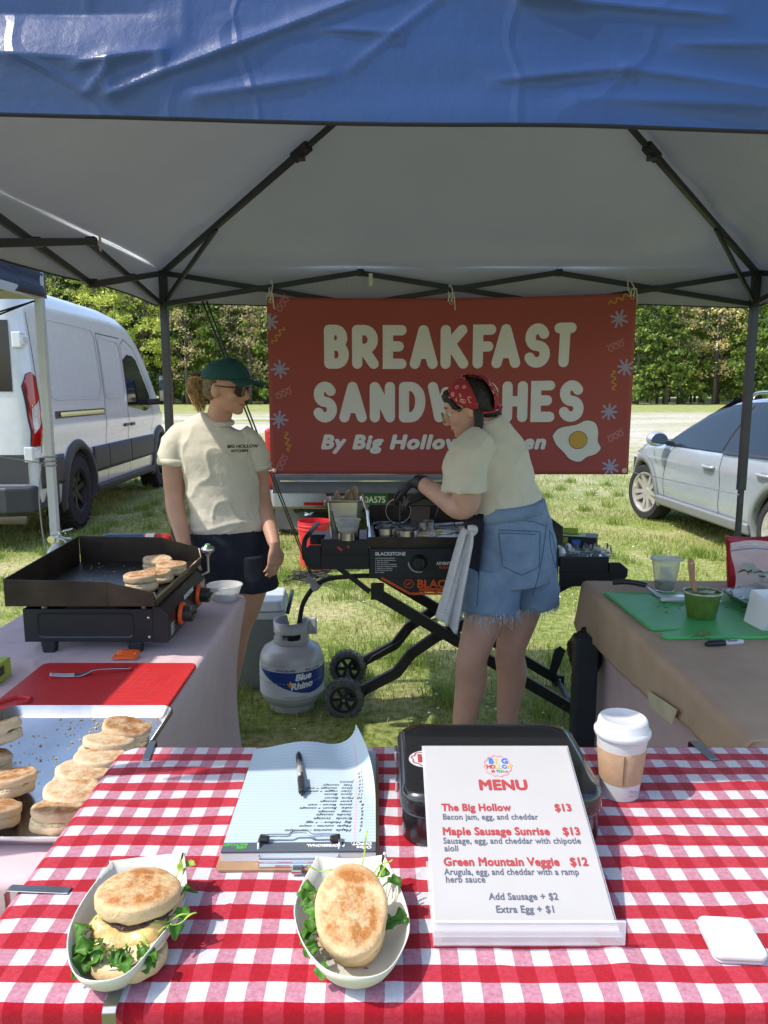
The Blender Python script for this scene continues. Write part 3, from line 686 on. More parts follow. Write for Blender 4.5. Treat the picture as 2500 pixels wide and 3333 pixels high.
for cx, cy, a in ((1520, 348, .4), (1535, 722, .5), (158, 165, 1.0), (155, 538, .45), (143, 836, 1.1)):
    mb = MB(); x, y = U(cx, cy); pts = []
    for i in range(46):
        t = i / 45; s_ = (t - .5) * .085; q = (s_ + .017 * math.sin(t * 19), .016 * math.cos(t * 19))
        pts.append((x + q[0] * math.cos(a) - q[1] * math.sin(a), y + q[0] * math.sin(a) + q[1] * math.cos(a)))
    ribbon(mb, pts, .006); on_banner(mb.build('curl_print', MP, bn, weld=False, recalc=False), .0012)
b = MB()
for x, y in ((-BW / 2 + .02, BH / 2 - .02), (0, BH / 2 - .02), (BW / 2 - .02, BH / 2 - .02), (-BW / 2 + .02, -BH / 2 + .02), (0, -BH / 2 + .02), (BW / 2 - .02, -BH / 2 + .02)):
    b.lathe([(.006, 0), (.007, .003), (.012, .003), (.013, 0)], 16, c=(x, y, 0))
on_banner(b.build('grommet', mat('brass', (.5, .4, .25), .35, 1), bn, weld=False, recalc=False), .001)
def tie(x, top):
    y = BH / 2 - .02; p = BFM @ V((x, y + sag(x, y), wave(x, y) + .004)); b = MB()
    b.tube(smoothpath([p + V((0, -.004, 0)), p + V((.004, -.008, .03)), V((x + .006, .02, top - BC.z)), V((x - .004, .055, top - BC.z + .03)), V((x - .012, .03, top - BC.z - .02)), p + V((-.006, .004, .01))], 8), .0032, 6)
    for s in (-1, 1): b.tube(smoothpath([p + V((0, -.01, .04)), p + V((.012 * s, -.016, .03)), p + V((.018 * s, -.014, -.02 - .02 * s))], 6), .0025, 6)
    b.build('tie_cord', M['cord'], bn, smooth=True)
tie(-BW / 2 + .02, 2.05); tie(.0, 2.03); tie(BW / 2 - .02, 2.06)
b = MB(); q = BFM @ V((-BW / 2 + .02, -BH / 2 + .02, .006)); b.tube([q, q + V((-.16, .06, -.02))], .0035, 6); b.ell(q, (.01, .008, .01), nu=10, nv=6)
b.build('tie_cord', M['cord'], bn, smooth=True)
b = MB(); q = BFM @ V((BW / 2 - .02, -BH / 2 + .02, .006)); b.tube([q, V((1.845 - BC.x, 3.965 - BC.y, 1.0 - BC.z))], .0025, 6); b.ell(q, (.009, .007, .009), nu=10, nv=6)
b.build('tie_cord', M['cord'], bn, smooth=True)
# ================================================================ vehicles
GLASS = mat('dark_glass', (.010, .012, .014), .05, var=0, spec=.5)
CLAD = mat('grey_cladding', (.045, .045, .05), .55, var=.06, bump=.03, bs=200)
TYRE = mat('tyre_rubber', (.02, .02, .022), .85, var=.2, vs=20, bump=.2, bs=70)
LINE = mat('panel_gap', (.01, .01, .012), .8, var=0)
REDL = mat('red_lens', (.35, .005, .008), .08, var=.1, vs=30, coat=.8)
CLEARL = mat('clear_lens', (.55, .5, .5), .1, var=.2, vs=40, coat=.8)
class Car:
    """body skin from functions: half width hw(x,z), sill zb(x), roof zr(x)"""
    def __init__(s, root, hw, zb, zr, crown): s.root = root; s.hw = hw; s.zb = zb; s.zr = zr; s.crown = crown
    def skin(s, name, m, xs, nz_=26, arches=(), rw=.4, smooth_angle=35):
        mb = MB(); nr = 10; rows = []
        for x in xs:
            z0, z1 = s.zb(x), s.zr(x); row = []
            zs = [z0 + (z1 - z0) * (1 - (1 - i / nz_) ** 1.35) for i in range(nz_ + 1)]
            half = [(s.hw(x, z), z) for z in zs]; yt = half[-1][0]
            top = [(yt * (1 - (i / nr)), z1 + s.crown * (1 - (1 - i / nr) ** 2)) for i in range(1, nr + 1)]
            h = half + top
            row = [(x, y, z) for y, z in h] + [(x, -y, z) for y, z in h[-2::-1]]
            rows.append(row)
        k = len(rows[0]); vs = [p for r in rows for p in r]
        fs = [(i * k + j, i * k + (j + 1) % k, (i + 1) * k + (j + 1) % k, (i + 1) * k + j) for i in range(len(rows) - 1) for j in range(k)]
        fs += [tuple(range(k)), tuple(range((len(rows) - 1) * k, len(rows) * k))]
        mb.add(vs, fs); o = mb.build(name, m, s.root, weld=False)
        if arches:
            for ax, az, ar in arches:
                c = MB(); c.cyl((ax, -3, az), (ax, 3, az), ar, n=48); co = c.build('cutter', None)
                co.parent = s.root
                md = o.modifiers.new('b', 'BOOLEAN'); md.operation = 'DIFFERENCE'; md.solver = 'EXACT'; md.object = co
                bake(o); me = co.data; bpy.data.objects.remove(co); bpy.data.meshes.remove(me)
        o.data.polygons.foreach_set('use_smooth', [True] * len(o.data.polygons)); o.data.set_sharp_from_angle(angle=R(smooth_angle))
        return o
    def patch(s, name, poly, m, side, out=.004, parent=None, n=14, thick=0, smooth=True):
        """polygon in (x,z) laid on the body side; filled column by column"""
        xs = [p[0] for p in poly]; x0, x1 = min(xs), max(xs); mb = MB(); cols = []
        def span(x):
            h = []
            for (ax, az), (bx, bz) in zip(poly, poly[1:] + poly[:1]):
                if (ax - x) * (bx - x) <= 0 and ax != bx: h.append(az + (bz - az) * (x - ax) / (bx - ax))
            return (min(h), max(h)) if h else None
        nx = max(6, int((x1 - x0) / .05))
        cuts = sorted(set([x0 + 1e-5 + (x1 - x0 - 2e-5) * i / nx for i in range(nx + 1)] + [min(max(p[0], x0 + 1e-5), x1 - 1e-5) for p in poly]))
        for x in cuts:
            a, b_ = span(x)
            cols.append([(x, side * (s.hw(x, a + (b_ - a) * j / n) + out), a + (b_ - a) * j / n) for j in range(n + 1)])
        vs = [p for c in cols for p in c]; k = n + 1
        fs = [(i * k + j, i * k + j + 1, (i + 1) * k + j + 1, (i + 1) * k + j) for i in range(len(cols) - 1) for j in range(n)]
        mb.add(vs, fs); o = mb.build(name, m, parent or s.root, smooth=smooth)
        if thick: md = o.modifiers.new('s', 'SOLIDIFY'); md.thickness = thick; md.offset = 0
        return o
    def strip(s, mb, pts, w, side, out=.003):
        pts = [V((p[0], 0, p[1])) for p in pts]; dense = [pts[0]]
        for a, b_ in zip(pts, pts[1:]):
            k = max(1, int((b_ - a).length / .05)); dense += [a.lerp(b_, i / k) for i in range(1, k + 1)]
        L = []; 
        for i, p in enumerate(dense):
            d = (dense[min(i + 1, len(dense) - 1)] - dense[max(0, i - 1)]).normalized(); q = V((-d.z, 0, d.x)) * w / 2
            for e in (p + q, p - q): L.append((e.x, side * (s.hw(e.x, e.z) + out), e.z))
        mb.add(L, [(2 * i, 2 * i + 1, 2 * i + 3, 2 * i + 2) for i in range(len(dense) - 1)])
    def arch(s, mb, cx, cz, r0, r1, a0, a1, side, out0=.0, out1=.05):
        n_ = 30; vs = []
        for i in range(n_ + 1):
            a = R(a0 + (a1 - a0) * i / n_)
            for r, o_ in ((r0, out0 - .05), (r0, out1), (r0 + (r1 - r0) * .7, out1), (r1, out0 + .006)):
                x, z = cx + r * math.cos(a), cz + r * math.sin(a); vs.append((x, side * (s.hw(cx + r1 * .3 * math.cos(a) * 0 + (x - cx) * .9, max(z, s.zb(x))) + o_), z))
        mb.add(vs, [(i * 4 + j, i * 4 + j + 1, (i + 1) * 4 + j + 1, (i + 1) * 4 + j) for i in range(n_) for j in range(3)])
def wheel(root, loc, r, w, rim_r, m_rim, spokes, side, style, rz=0):
    g = bpy.data.objects.new('wheel', None); COL.objects.link(g); g.parent = root; g.location = loc; g.rotation_euler = (0, 0, rz)
    # wheel axis along local y; outer face towards side
    ax = Matrix.Rotation(R(-90 * side), 4, 'X')      # local z -> outward
    b = MB(); h = w / 2; sh = .028
    prof = [(rim_r, -h * .85), (rim_r + .02, -h), (r - sh, -h), (r - .008, -h * .8), (r, -h * .55), (r, h * .55), (r - .008, h * .8), (r - sh, h), (rim_r + .02, h), (rim_r, h * .85)]
    b.lathe(prof, 64, ax, close=True)
    if style == 'offroad':
        for i in range(30):
            a = 2 * math.pi * i / 30
            for q, zc in ((0, h * .78), (.5, -h * .78), (.25, h * .25), (.75, -h * .25)):
                aa = a + q * 2 * math.pi / 30; tm = ax @ Matrix.Rotation(aa, 4, 'Z'); b.box(r - .012, r + .014, -.024, .024, zc - h * .22, zc + h * .22, tm)
    b.build('tyre', TYRE, g, angle=35, weld=False)
    b = MB()
    b.lathe([(rim_r + .008, h * .86), (rim_r + .004, h * .95), (rim_r - .012, h * .9), (rim_r - .03, h * .4), (rim_r - .035, -h * .8), (rim_r, -h * .8)], 56, ax)
    b.lathe([(0, h * .62), (.05, h * .62), (.06, h * .5), (.06, h * .2), (0, h * .2)], 24, ax)
    k, sw0, sw1, split = spokes
    for i in range(k):
        a = 2 * math.pi * i / k + .3
        for d in ((-split, split) if split else (0,)):
            tm = ax @ Matrix.Rotation(a, 4, 'Z'); y0, y1 = d * .45, d
            vs = []
            for rr, yy, ww, zt in ((.045, y0, sw0, h * .6), (rim_r * .6, (y0 + y1) / 2, (sw0 + sw1) / 2, h * .66), (rim_r - .01, y1, sw1, h * .82)):
                vs += [(rr, yy - ww, zt), (rr, yy + ww, zt), (rr, yy + ww * 1.1, zt - .04), (rr, yy - ww * 1.1, zt - .04)]
            b.add(vs, [(j * 4 + q, j * 4 + (q + 1) % 4, j * 4 + 4 + (q + 1) % 4, j * 4 + 4 + q) for j in range(2) for q in range(4)], tm)
    for i in range(5):
        a = 2 * math.pi * i / 5; b.lathe([(0, h * .64), (.011, h * .64), (.011, h * .5)], 8, ax @ Matrix.Translation((.034 * math.cos(a), .034 * math.sin(a), 0)))
    b.build('rim', m_rim, g, angle=35, weld=False)
    b = MB(); b.lathe([(0, -h * .2), (rim_r * .62, -h * .2), (rim_r * .62, -h * .1), (0, -h * .1)], 32, ax); b.build('brake_disc', M['dark_steel'], g)
    return g
# ---------------------------------------------------------------- white cargo van
WHT = mat('van_white_paint', (.62, .62, .64), .22, var=.04, coat=.7, spec=.5)
va = math.atan2(12.55 - 8.45, -3.86 + 4.46) - math.pi / 2
van = thing('cargo_van', 'white high roofed cargo van with red tail lights and chunky black tyres', 'van', (-4.42, 8.5, .03), math.pi / 2 + .045)
XB, XF = -1.18, 4.78; WB = 3.75
def v_hw(x, z):
    W = 1.03
    if x < XB + .14: t = (XB + .14 - x) / .14; W -= .14 * (1 - math.sqrt(max(0, 1 - t * t)))
    if x > 3.6: t = (x - 3.6) / (XF - 3.6); W -= .26 * t ** 2.2
    y = W
    if z > 1.35: y -= .115 * ((z - 1.35) / 1.2) ** 1.25
    y += .012 * math.exp(-((z - 1.12) / .07) ** 2) - .012 * math.exp(-((z - .92) / .10) ** 2)
    if z < .55: y -= .05 * ((.55 - z) / .3) ** 2
    zr = v_zr(x); r = .20
    if z > zr - r: t = min(1, (z - (zr - r)) / r); y -= r * .8 * (1 - math.sqrt(max(0, 1 - t * t)))
    return max(.02, y)
def v_zr(x): return lerp(x, [(XB, 2.40), (XB + .05, 2.47), (XB + .3, 2.53), (1.5, 2.54), (2.25, 2.50), (2.6, 2.42), (2.9, 2.27), (3.2, 2.02), (3.55, 1.66), (3.85, 1.36), (4.0, 1.27), (4.4, 1.14), (4.65, 1.0), (XF, .78)])
def v_zb(x): return lerp(x, [(XB, .36), (4.4, .30), (XF, .36)])
vc = Car(van, v_hw, v_zb, v_zr, .05)
xs = [XB + .14 * (1 - math.cos(math.pi / 2 * i / 8)) for i in range(9)] + [XB + .14 + .1 * i for i in range(1, 58)]
xs = sorted([x for x in xs if x < XF - .02] + [XF])
vc.skin('body', WHT, xs, 36, arches=[(0, .42, .47), (WB, .42, .47)])
b = MB(); b.box(-.9, 4.5, -.85, .85, .42, .62); b.box(-.75, .75, -.98, .98, .5, 1.0); b.box(WB - .6, WB + .6, -.9, .9, .5, .95)
b.build('underbody', M['black_plastic'], van)
for s in (-1, 1):
    vc.patch('window', [(2.02, 1.30), (2.02, 1.92), (2.25, 2.0), (2.5, 1.99), (2.66, 1.94), (3.16, 1.44), (3.2, 1.27), (2.9, 1.22)], GLASS, s, .005)
    for x0, x1 in ((XB + .1, -.48), (.48, 1.02), (1.03, 2.0), (2.02, WB - .5), (WB + .5, 4.2)):
        vc.patch('cladding', [(x0, .56), (x0, .86), (x1, .86), (x1, .56)], CLAD, s, .016, n=6, thick=.012)
    vc.patch('sill_step', [(.5, .33), (.5, .41), (3.2, .39), (3.2, .31)], CLAD, s, .03, n=4, thick=.05)
    for cx in (0, WB): b = MB(); vc.arch(b, cx, .42, .455, .56, -18, 198, s, .0, .035); b.build('arch_flare', CLAD, van, smooth=True)
    b = MB()
    for pts in ([(1.025, .42), (1.025, 2.2)], [(2.0, .42), (2.0, 2.12), (2.2, 2.2), (2.6, 2.1), (3.25, 1.5), (3.3, 1.1), (3.25, .9)], [(XB + .18, .9), (XB + .18, 2.25)], [(1.025, 2.2), (2.0, 2.2)]): vc.strip(b, pts, .010, s, .0025)
    b.build('panel_gap', LINE, van)
    b = MB(); vc.strip(b, [(-.62, 1.262), (.98, 1.262)], .075, s, .006); b.build('slide_rail', M['black_plastic'], van)
    b = MB(); vc.strip(b, [(-.5, 1.27), (.93, 1.27)], .03, s, .014); vc.strip(b, [(-.5, 1.25), (.93, 1.25)], .018, s, .018); b.build('slide_rail', M['chrome'], van)
    # recessed upper panel shows as a soft raised frame
    b = MB()
    q = [V((x, z, 0)) for x, z in ((-.65, 1.45), (-.72, 1.55), (-.72, 2.15), (-.62, 2.24), (.85, 2.24), (.96, 2.15), (.96, 1.55), (.85, 1.43), (-.55, 1.43), (-.65, 1.45))]
    vc.strip(b, [(p.x, p.y) for p in q], .035, s, .006)
    q = [(1.12, 1.43), (1.08, 1.5), (1.08, 2.1), (1.18, 2.17), (1.85, 2.15), (1.93, 2.05), (1.93, 1.5), (1.86, 1.43), (1.12, 1.43)]
    vc.strip(b, q, .035, s, .006); b.build('pressing', WHT, van, smooth=True)
    for x, y_ in ((1.86, 1.06), (2.16, 1.06)):
        b = MB(); yy = v_hw(x, y_); b.box(x - .09, x + .09, s * yy - .025, s * yy + .035, y_ - .02, y_ + .02); b.build('door_handle', M['black_plastic'], van, bevel=.012)
    # tail light
    tl = [(XB + .035, .98), (XB + .015, 1.55), (XB + .04, 1.66), (XB + .085, 1.68), (XB + .15, 1.64), (XB + .17, 1.5), (XB + .17, .98)]
    o = vc.patch('tail_light', tl, REDL, s, .010, n=16)
    vc.patch('lens', [(XB + .045, 1.10), (XB + .045, 1.34), (XB + .14, 1.42), (XB + .14, 1.20)], CLEARL, s, .014, parent=o)
    b = MB(); vc.strip(b, [(p[0], p[1]) for p in tl + tl[:1]], .012, s, .009); o2 = b.build('bezel', M['black_plastic'], o)
    b = MB(); x, z = 3.08, 1.34; yy = v_hw(x, z)
    b.bar((x, s * yy * .97, z), (x + .05, s * (yy + .2), z + .02), .06, .09); mo = b.build('mirror', M['black_plastic'], van, bevel=.02)
    b = MB(); b.boxc((x + .06, s * (yy + .26), z + .18), (.12, .2, .42)); b.build('mirror_housing', M['black_plastic'], mo, bevel=.04, seg=3)
    b = MB(); b.boxc((x - .004, s * (yy + .26), z + .19), (.006, .165, .34)); b.build('mirror_glass', mat('mirror_glass', (.7, .75, .75), .03, 1, var=0), mo, bevel=.002)
    for hz in (.90, 1.98):
        b = MB(); yy = v_hw(XB + .06, hz); b.box(XB - .012, XB + .1, s * (yy - .07), s * (yy + .018), hz - .075, hz + .075); b.box(XB + .0, XB + .13, s * (yy - .01), s * (yy + .03), hz - .045, hz + .045)
        b.build('door_hinge', WHT, van, bevel=.012)
b = MB(); b.grid(lambda u, v: (XB - .006, -.86 + 1.72 * u, 1.5 + .66 * v), 1, 1); b.build('rear_window', GLASS, van, bevel=0, thick=.006)
b = MB(); b.box(XB - .01, XB + .0, -.006, .006, .6, 2.35); b.build('panel_gap', LINE, van)
b = MB(); b.add(*(lambda vs: (vs, [(0, 1, 2, 3)]))([(XB - .004, -.95, .62), (XB - .004, .95, .62), (XB - .004, .95, .9), (XB - .004, -.95, .9)])); b.build('cladding', CLAD, van, thick=.01)
b = MB(); b.prism([(XB - .14, -.78), (XB - .05, -1.0), (XB + .5, -1.06), (XB + .5, 1.06), (XB - .05, 1.0), (XB - .14, .78)], .34, .60); b.build('bumper', CLAD, van, bevel=.03, seg=3)
b = MB(); b.cyl((XB - .1, -.5, .3), (XB + .9, -.5, .34), .035); b.tube([(XB - .12, -.95, .285), (XB - .05, .95, .285)], .04, 12); b.build('tow_bar', mat('rusty_pipe', (.16, .13, .09), .6, .4), van, smooth=True)
b = MB(); b.grid(lambda u, v: (lerp(v, [(0, 2.55), (1, 3.86)]), (u - .5) * 1.62 * (1 - .0 * v), lerp(v, [(0, 2.47), (.5, 2.05), (1, 1.40)])), 8, 8); b.build('windscreen', GLASS, van)
RB = mat('black_rim', (.03, .03, .033), .4, .6)
for x in (0, WB):
    for s in (-1, 1): wheel(van, (x, s * .90, .405), .405, .26, .225, RB, (6, .028, .036, .0), s, 'offroad')

# ---------------------------------------------------------------- silver estate car
SIL = mat('silver_blue_paint', (.36, .40, .44), .25, .35, var=.03, coat=.8)
SFL = mat('grey_flare', (.2, .21, .22), .45, .1, var=.05)
ca = math.atan2(3.15 - 3.32, 9.34 - 6.43)
car = thing('estate_car', 'silver blue estate car with grey wheel arches parked on the grass', 'car', (4.20, 6.40, .0), math.pi / 2 - ca)
CX0, CX1 = -1.02, 3.72; CW = 2.88
def c_roof(x): return lerp(x, [(CX0, .86), (-.95, 1.02), (-.8, 1.16), (-.55, 1.32), (-.1, 1.425), (.5, 1.47), (1.0, 1.475), (1.45, 1.44), (1.8, 1.34), (2.1, 1.17), (2.36, 1.01), (2.5, .985), (2.9, .955), (3.2, .92), (3.45, .85), (3.62, .74), (CX1, .56)])
def c_belt(x): return lerp(x, [(CX0, .98), (0, .97), (1, .945), (2.4, .915), (3, .86), (CX1, .6)])
def c_zb(x): return lerp(x, [(CX0, .34), (-.7, .26), (3.3, .25), (CX1, .34)])
def c_hw(x, z):
    W = .925
    if x > 2.7: W -= .30 * ((x - 2.7) / (CX1 - 2.7)) ** 2.4
    if x < -.3: W -= .16 * ((-.3 - x) / .72) ** 2.2
    zb_ = c_belt(x); zr = c_roof(x); y = W
    if z > zb_: y -= .36 * ((z - zb_) / .53) ** 1.15
    y += .012 * math.exp(-((z - .78) / .05) ** 2) - .05 * max(0, (.5 - z) / .25) ** 1.5 - .03 * max(0, (z - .8) / .15) ** 2 * (z < zb_)
    if z > zb_: y -= .03
    r = .10
    if z > zr - r: t = min(1, (z - zr + r) / r); y -= r * .9 * (1 - math.sqrt(max(0, 1 - t * t)))
    return max(.02, y)
cc = Car(car, c_hw, c_zb, c_roof, .035)
xs = [CX0 + (CX1 - CX0) * i / 110 for i in range(111)]
cc.skin('body', SIL, xs, 34, arches=[(0, .34, .39), (CW, .34, .39)], smooth_angle=40)
b = MB(); b.box(-.8, 3.4, -.75, .75, .22, .5); b.box(-.55, .55, -.86, .86, .3, .78); b.box(CW - .5, CW + .5, -.84, .84, .3, .72); b.build('underbody', M['black_plastic'], car)
INT = mat('car_interior', (.02, .02, .022), .8)
for s in (1, -1):
    up = lambda x: c_roof(x) - .065
    fw = [(1.04, .955)] + [(1.04, up(1.04))] + [(x, up(x)) for x in (1.2, 1.4, 1.6, 1.8, 1.95)] + [(2.16, 1.02), (2.22, .945)]
    rw = [(-.02, .99)] + [(-.05, 1.2), (-.02, up(-.02) - .01)] + [(x, up(x)) for x in (.2, .5, .8, .97)] + [(.97, .965)]
    qw = [(-.66, 1.05), (-.55, 1.18), (-.3, 1.30), (-.12, 1.34), (-.12, 1.0)]
    o = cc.patch('window_frame', [(-.78, 1.02), (-.6, 1.22)] + [(x, c_roof(x) - .028) for x in (-.3, 0, .4, .8, 1.2, 1.5, 1.8, 2.0)] + [(2.3, .985), (2.34, .93), (1, .945), (0, .97)], M['black_plastic'], s, .004, n=20)
    for nm, pl in (('window', fw), ('window', rw), ('window', qw)): cc.patch(nm, pl, mat('car_window_glass', (.012, .020, .030), .05, var=0, spec=.3), s, .010, n=14, parent=None)
    b = MB(); cc.strip(b, [(x, c_roof(x) - .030) for x in (-.6, -.3, 0, .4, .8, 1.2, 1.5, 1.75, 1.95, 2.15, 2.3)], .018, s, .009); b.build('window_trim', M['chrome'], car)
    b = MB()
    for pts in ([(2.06, .95), (2.2, .82), (2.28, .6), (2.27, .30)], [(1.0, .95), (.99, .6), (1.02, .30)], [(.02, .97), (-.02, .8), (.2, .62), (.42, .42), (.45, .30)], [(2.62, .96), (2.5, .75), (2.45, .72)], [(3.45, .8), (3.35, .62), (3.28, .4)]): cc.strip(b, pts, .008, s, .002)
    b.build('panel_gap', LINE, car)
    cc.patch('sill', [(.42, .26), (.42, .36), (2.44, .36), (2.44, .26)], SFL, s, .03, n=5, thick=.03)
    for cx in (0, CW): b = MB(); cc.arch(b, cx, .34, .375, .455, -15, 195, s, .0, .018); b.build('arch_flare', SFL, car, smooth=True)
    for x, z in ((1.2, .80), (.2, .82)):
        y = c_hw(x, z); b = MB(); b.tube(smoothpath([(x - .11, s * (y + .004), z), (x - .08, s * (y + .035), z), (x + .08, s * (y + .035), z), (x + .11, s * (y + .004), z)], 5), .014, 8); hd = b.build('door_handle', SIL, car, smooth=True)
        b = MB(); b.ell((x, s * (y + .0), z - .01), (.09, .006, .04)); b.build('handle_recess', SFL, hd, smooth=True)
    x, z = 2.18, .98; y = c_hw(x, .94); b = MB(); b.bar((x, s * (y - .05), z - .03), (x + .02, s * (y + .09), z), .06, .05); mo = b.build('mirror', M['black_plastic'], car, bevel=.012)
    b = MB(); b.ell((x + .05, s * (y + .16), z + .03), (.085, .115, .085)); b.build('mirror_housing', SIL, mo, smooth=True)
    b = MB(); b.lathe([(0, 0), (.075, 0), (.08, -.006)], 24, Matrix.Translation((x - .037, s * (y + .16), z + .03)) @ Matrix.Rotation(R(-90), 4, 'Y') @ Matrix.Diagonal((.85, 1.2, 1, 1))); b.build('mirror_glass', mat('mirror_glass', (.4, .43, .45), .05, 1, var=0), mo)
    b = MB(); b.tube(smoothpath([(-.55, s * .56, 1.40), (-.45, s * .57, 1.475), (.2, s * .58, 1.525), (1.0, s * .58, 1.52), (1.15, s * .57, 1.47)], 8), .016, 8); b.build('roof_rail', M['chrome'], car, smooth=True)
    o = cc.patch('headlight', [(3.28, .72), (3.3, .80), (3.5, .76), (3.6, .66), (3.5, .64)], CLEARL, s, .006)
b = MB(); b.grid(lambda u, v: (lerp(v, [(0, 1.52), (1, 2.36)]), (u - .5) * lerp(v, [(0, 1.06), (1, 1.42)]), lerp(v, [(0, 1.462), (.5, 1.27), (1, 1.035)])), 8, 6); b.build('windscreen', GLASS, car, smooth=True)
RS = mat('silver_rim', (.62, .6, .55), .3, .6, var=.05)
for x in (0, CW):
    for s in (1, -1): wheel(car, (x, s * .80, .335), .335, .225, .235, RS, (5, .026, .022, .05), s, 'road', rz=(.22 if x else 0))

# ---------------------------------------------------------------- red pickup with its tailgate down
RED = mat('red_truck_paint', (.45, .015, .02), .25, var=.04, coat=.7)
tk = thing('pickup_truck', 'red pickup truck seen from behind with tailgate lowered under the banner', 'truck', (-.12, 7.3, 0))
b = MB(); b.box(-1.02, -.90, .05, 2.4, .62, 1.18); b.box(.90, .98, .05, 2.4, .62, 1.18); b.box(-.9, .9, .1, 2.4, .60, .66); b.box(-.9, .9, 2.3, 2.4, .62, 1.2); b.box(-.95, .95, 2.45, 5.0, .5, 1.15)
b.prism([(-.88, 2.6), (.88, 2.6), (.88, 4.2), (-.88, 4.2)], 1.15, 1.85, top=[(-.7, 2.75), (.7, 2.75), (.7, 3.7), (-.7, 3.7)]); b.box(-.97, .97, 4.2, 5.3, .45, 1.1)
o = b.build('body', RED, tk, bevel=.04, seg=3)
for s in (-1, 1):
    b = MB(); b.box(s * .94 - .04, s * .94 + .045, .02, .10, .78, 1.12); b.build('tail_light', REDL, tk, bevel=.015)
    wheel(tk, (s * .80, .95, .38), .38, .25, .21, M['chrome'], (6, .03, .03, 0), s, 'offroad'); wheel(tk, (s * .82, 4.4, .38), .38, .26, .21, M['chrome'], (6, .03, .03, 0), s, 'offroad')
    b = MB(); b.box(s * .84 - .15, s * .84 + .15, .44, .46, .14, .62); b.build('mud_flap', mat('mud_flap', (.11, .11, .12), .35, var=.3, vs=5), tk)
    b = MB(); b.boxc((s * 1.1, 3.7, 1.25), (.2, .1, .16)); b.build('mirror', M['black_plastic'], tk, bevel=.03)
b = MB(); b.prism([(-.88, -.50), (.88, -.50), (.88, .04), (-.88, .04)], .735, .80); tg = b.build('tailgate', M['black_plastic'], tk, bevel=.008)
b = MB(); b.box(-.87, .87, -.515, -.503, .635, .79); b.build('tailgate_trim', mat('tailgate_trim', (.045, .05, .06), .35), tg, bevel=.004)
b = MB(); b.box(-.8, .8, -.523, -.5165, .74, .752); b.box(-.8, .8, -.49, .0, .802, .806); b.build('tailgate_edge', M['chrome'], tg)
b = MB()
b.prism([(-1.0, -.08), (-.93, -.17), (.93, -.17), (1.0, -.08), (1.0, .06), (-1.0, .06)], .44, .62, top=[(-1.0, -.08), (-.93, -.15), (.93, -.15), (1.0, -.08), (1.0, .06), (-1.0, .06)]); bp_ = b.build('bumper', mat('bumper_chrome', (.22, .22, .22), .18, 1, var=.15, vs=4), tk, bevel=.025, seg=3)
for x in (-.54, .54): b = MB(); b.box(x - .09, x + .09, -.178, -.168, .475, .505); b.build('reflector', REDL, bp_)
b = MB(); b.box(-.42, .90, -.180, -.1705, .445, .615); b.build('bumper_dark_panel', M['black_plastic'], bp_)  # flat black panel behind the plate, stretched to darken the bumper middle
b = MB(); b.box(-.155, .155, -.186, -.181, .455, .60); pl = b.build('number_plate', mat('plate_green', (.02, .12, .05), .5, var=0), tk, bevel=.002)
FR = frame((0, -.1866, 0), (1, 0, 0), (0, 0, 1))
text('plate_number', '450A575', .082, mat('plate_ink', (.7, .72, .6), .5, var=0), pl, Matrix.Translation((0, -.1866, .505)) @ FR.to_3x3().to_4x4(), off=.002, align='CENTER', sx=.9)
text('plate_number', 'Green Mountain State', .022, mat('plate_ink', (.7, .72, .6), .5, var=0), pl, Matrix.Translation((0, -.1866, .468)) @ FR.to_3x3().to_4x4(), align='CENTER')
b = MB(); b.box(-.7, .7, .3, 3.8, .34, .46); b.tube([(-.75, .3, .36), (-.75, .9, .34)], .035, 10); b.box(-.06, .06, -.28, .1, .34, .4); b.tube([(-.6, .95, .38), (.6, .95, .38)], .05, 10); b.build('chassis', M['black_metal'], tk)
# loose things on the tailgate, only their edges show under the banner
b = MB(); b.lathe([(0, 0), (.13, 0), (.19, .05), (.21, .05), (.2, .062), (.18, .058), (.125, .012), (0, .012)], 32); o = tag(b.build('bowl', M['orange'], smooth=True), 'orange bowl resting on the lowered tailgate', 'bowl'); o.location = (-.70, 7.0, .806)
b = MB(); b.box(-.14, .14, -.09, .09, 0, .10); o = tag(b.build('box', mat('blue_box', (.08, .2, .5), .5), bevel=.006), 'small blue box at the right of the tailgate load', 'box'); o.location = (.47, 7.02, .806)
b = MB(); b.box(-.2, .2, -.12, .12, 0, .07); o = tag(b.build('tray', M['white_plastic'], bevel=.01), 'white tray in the middle of the tailgate', 'tray'); o.location = (-.2, 7.04, .806)
b = MB(); b.box(-.16, .16, -.12, .12, 0, .08); o = tag(b.build('folded_towel', mat('grey_towel', (.5, .5, .5), .9, bump=.4), bevel=.02, seg=3), 'folded grey towel on the tailgate beside the white tray', 'towel'); o.location = (.18, 7.04, .806)
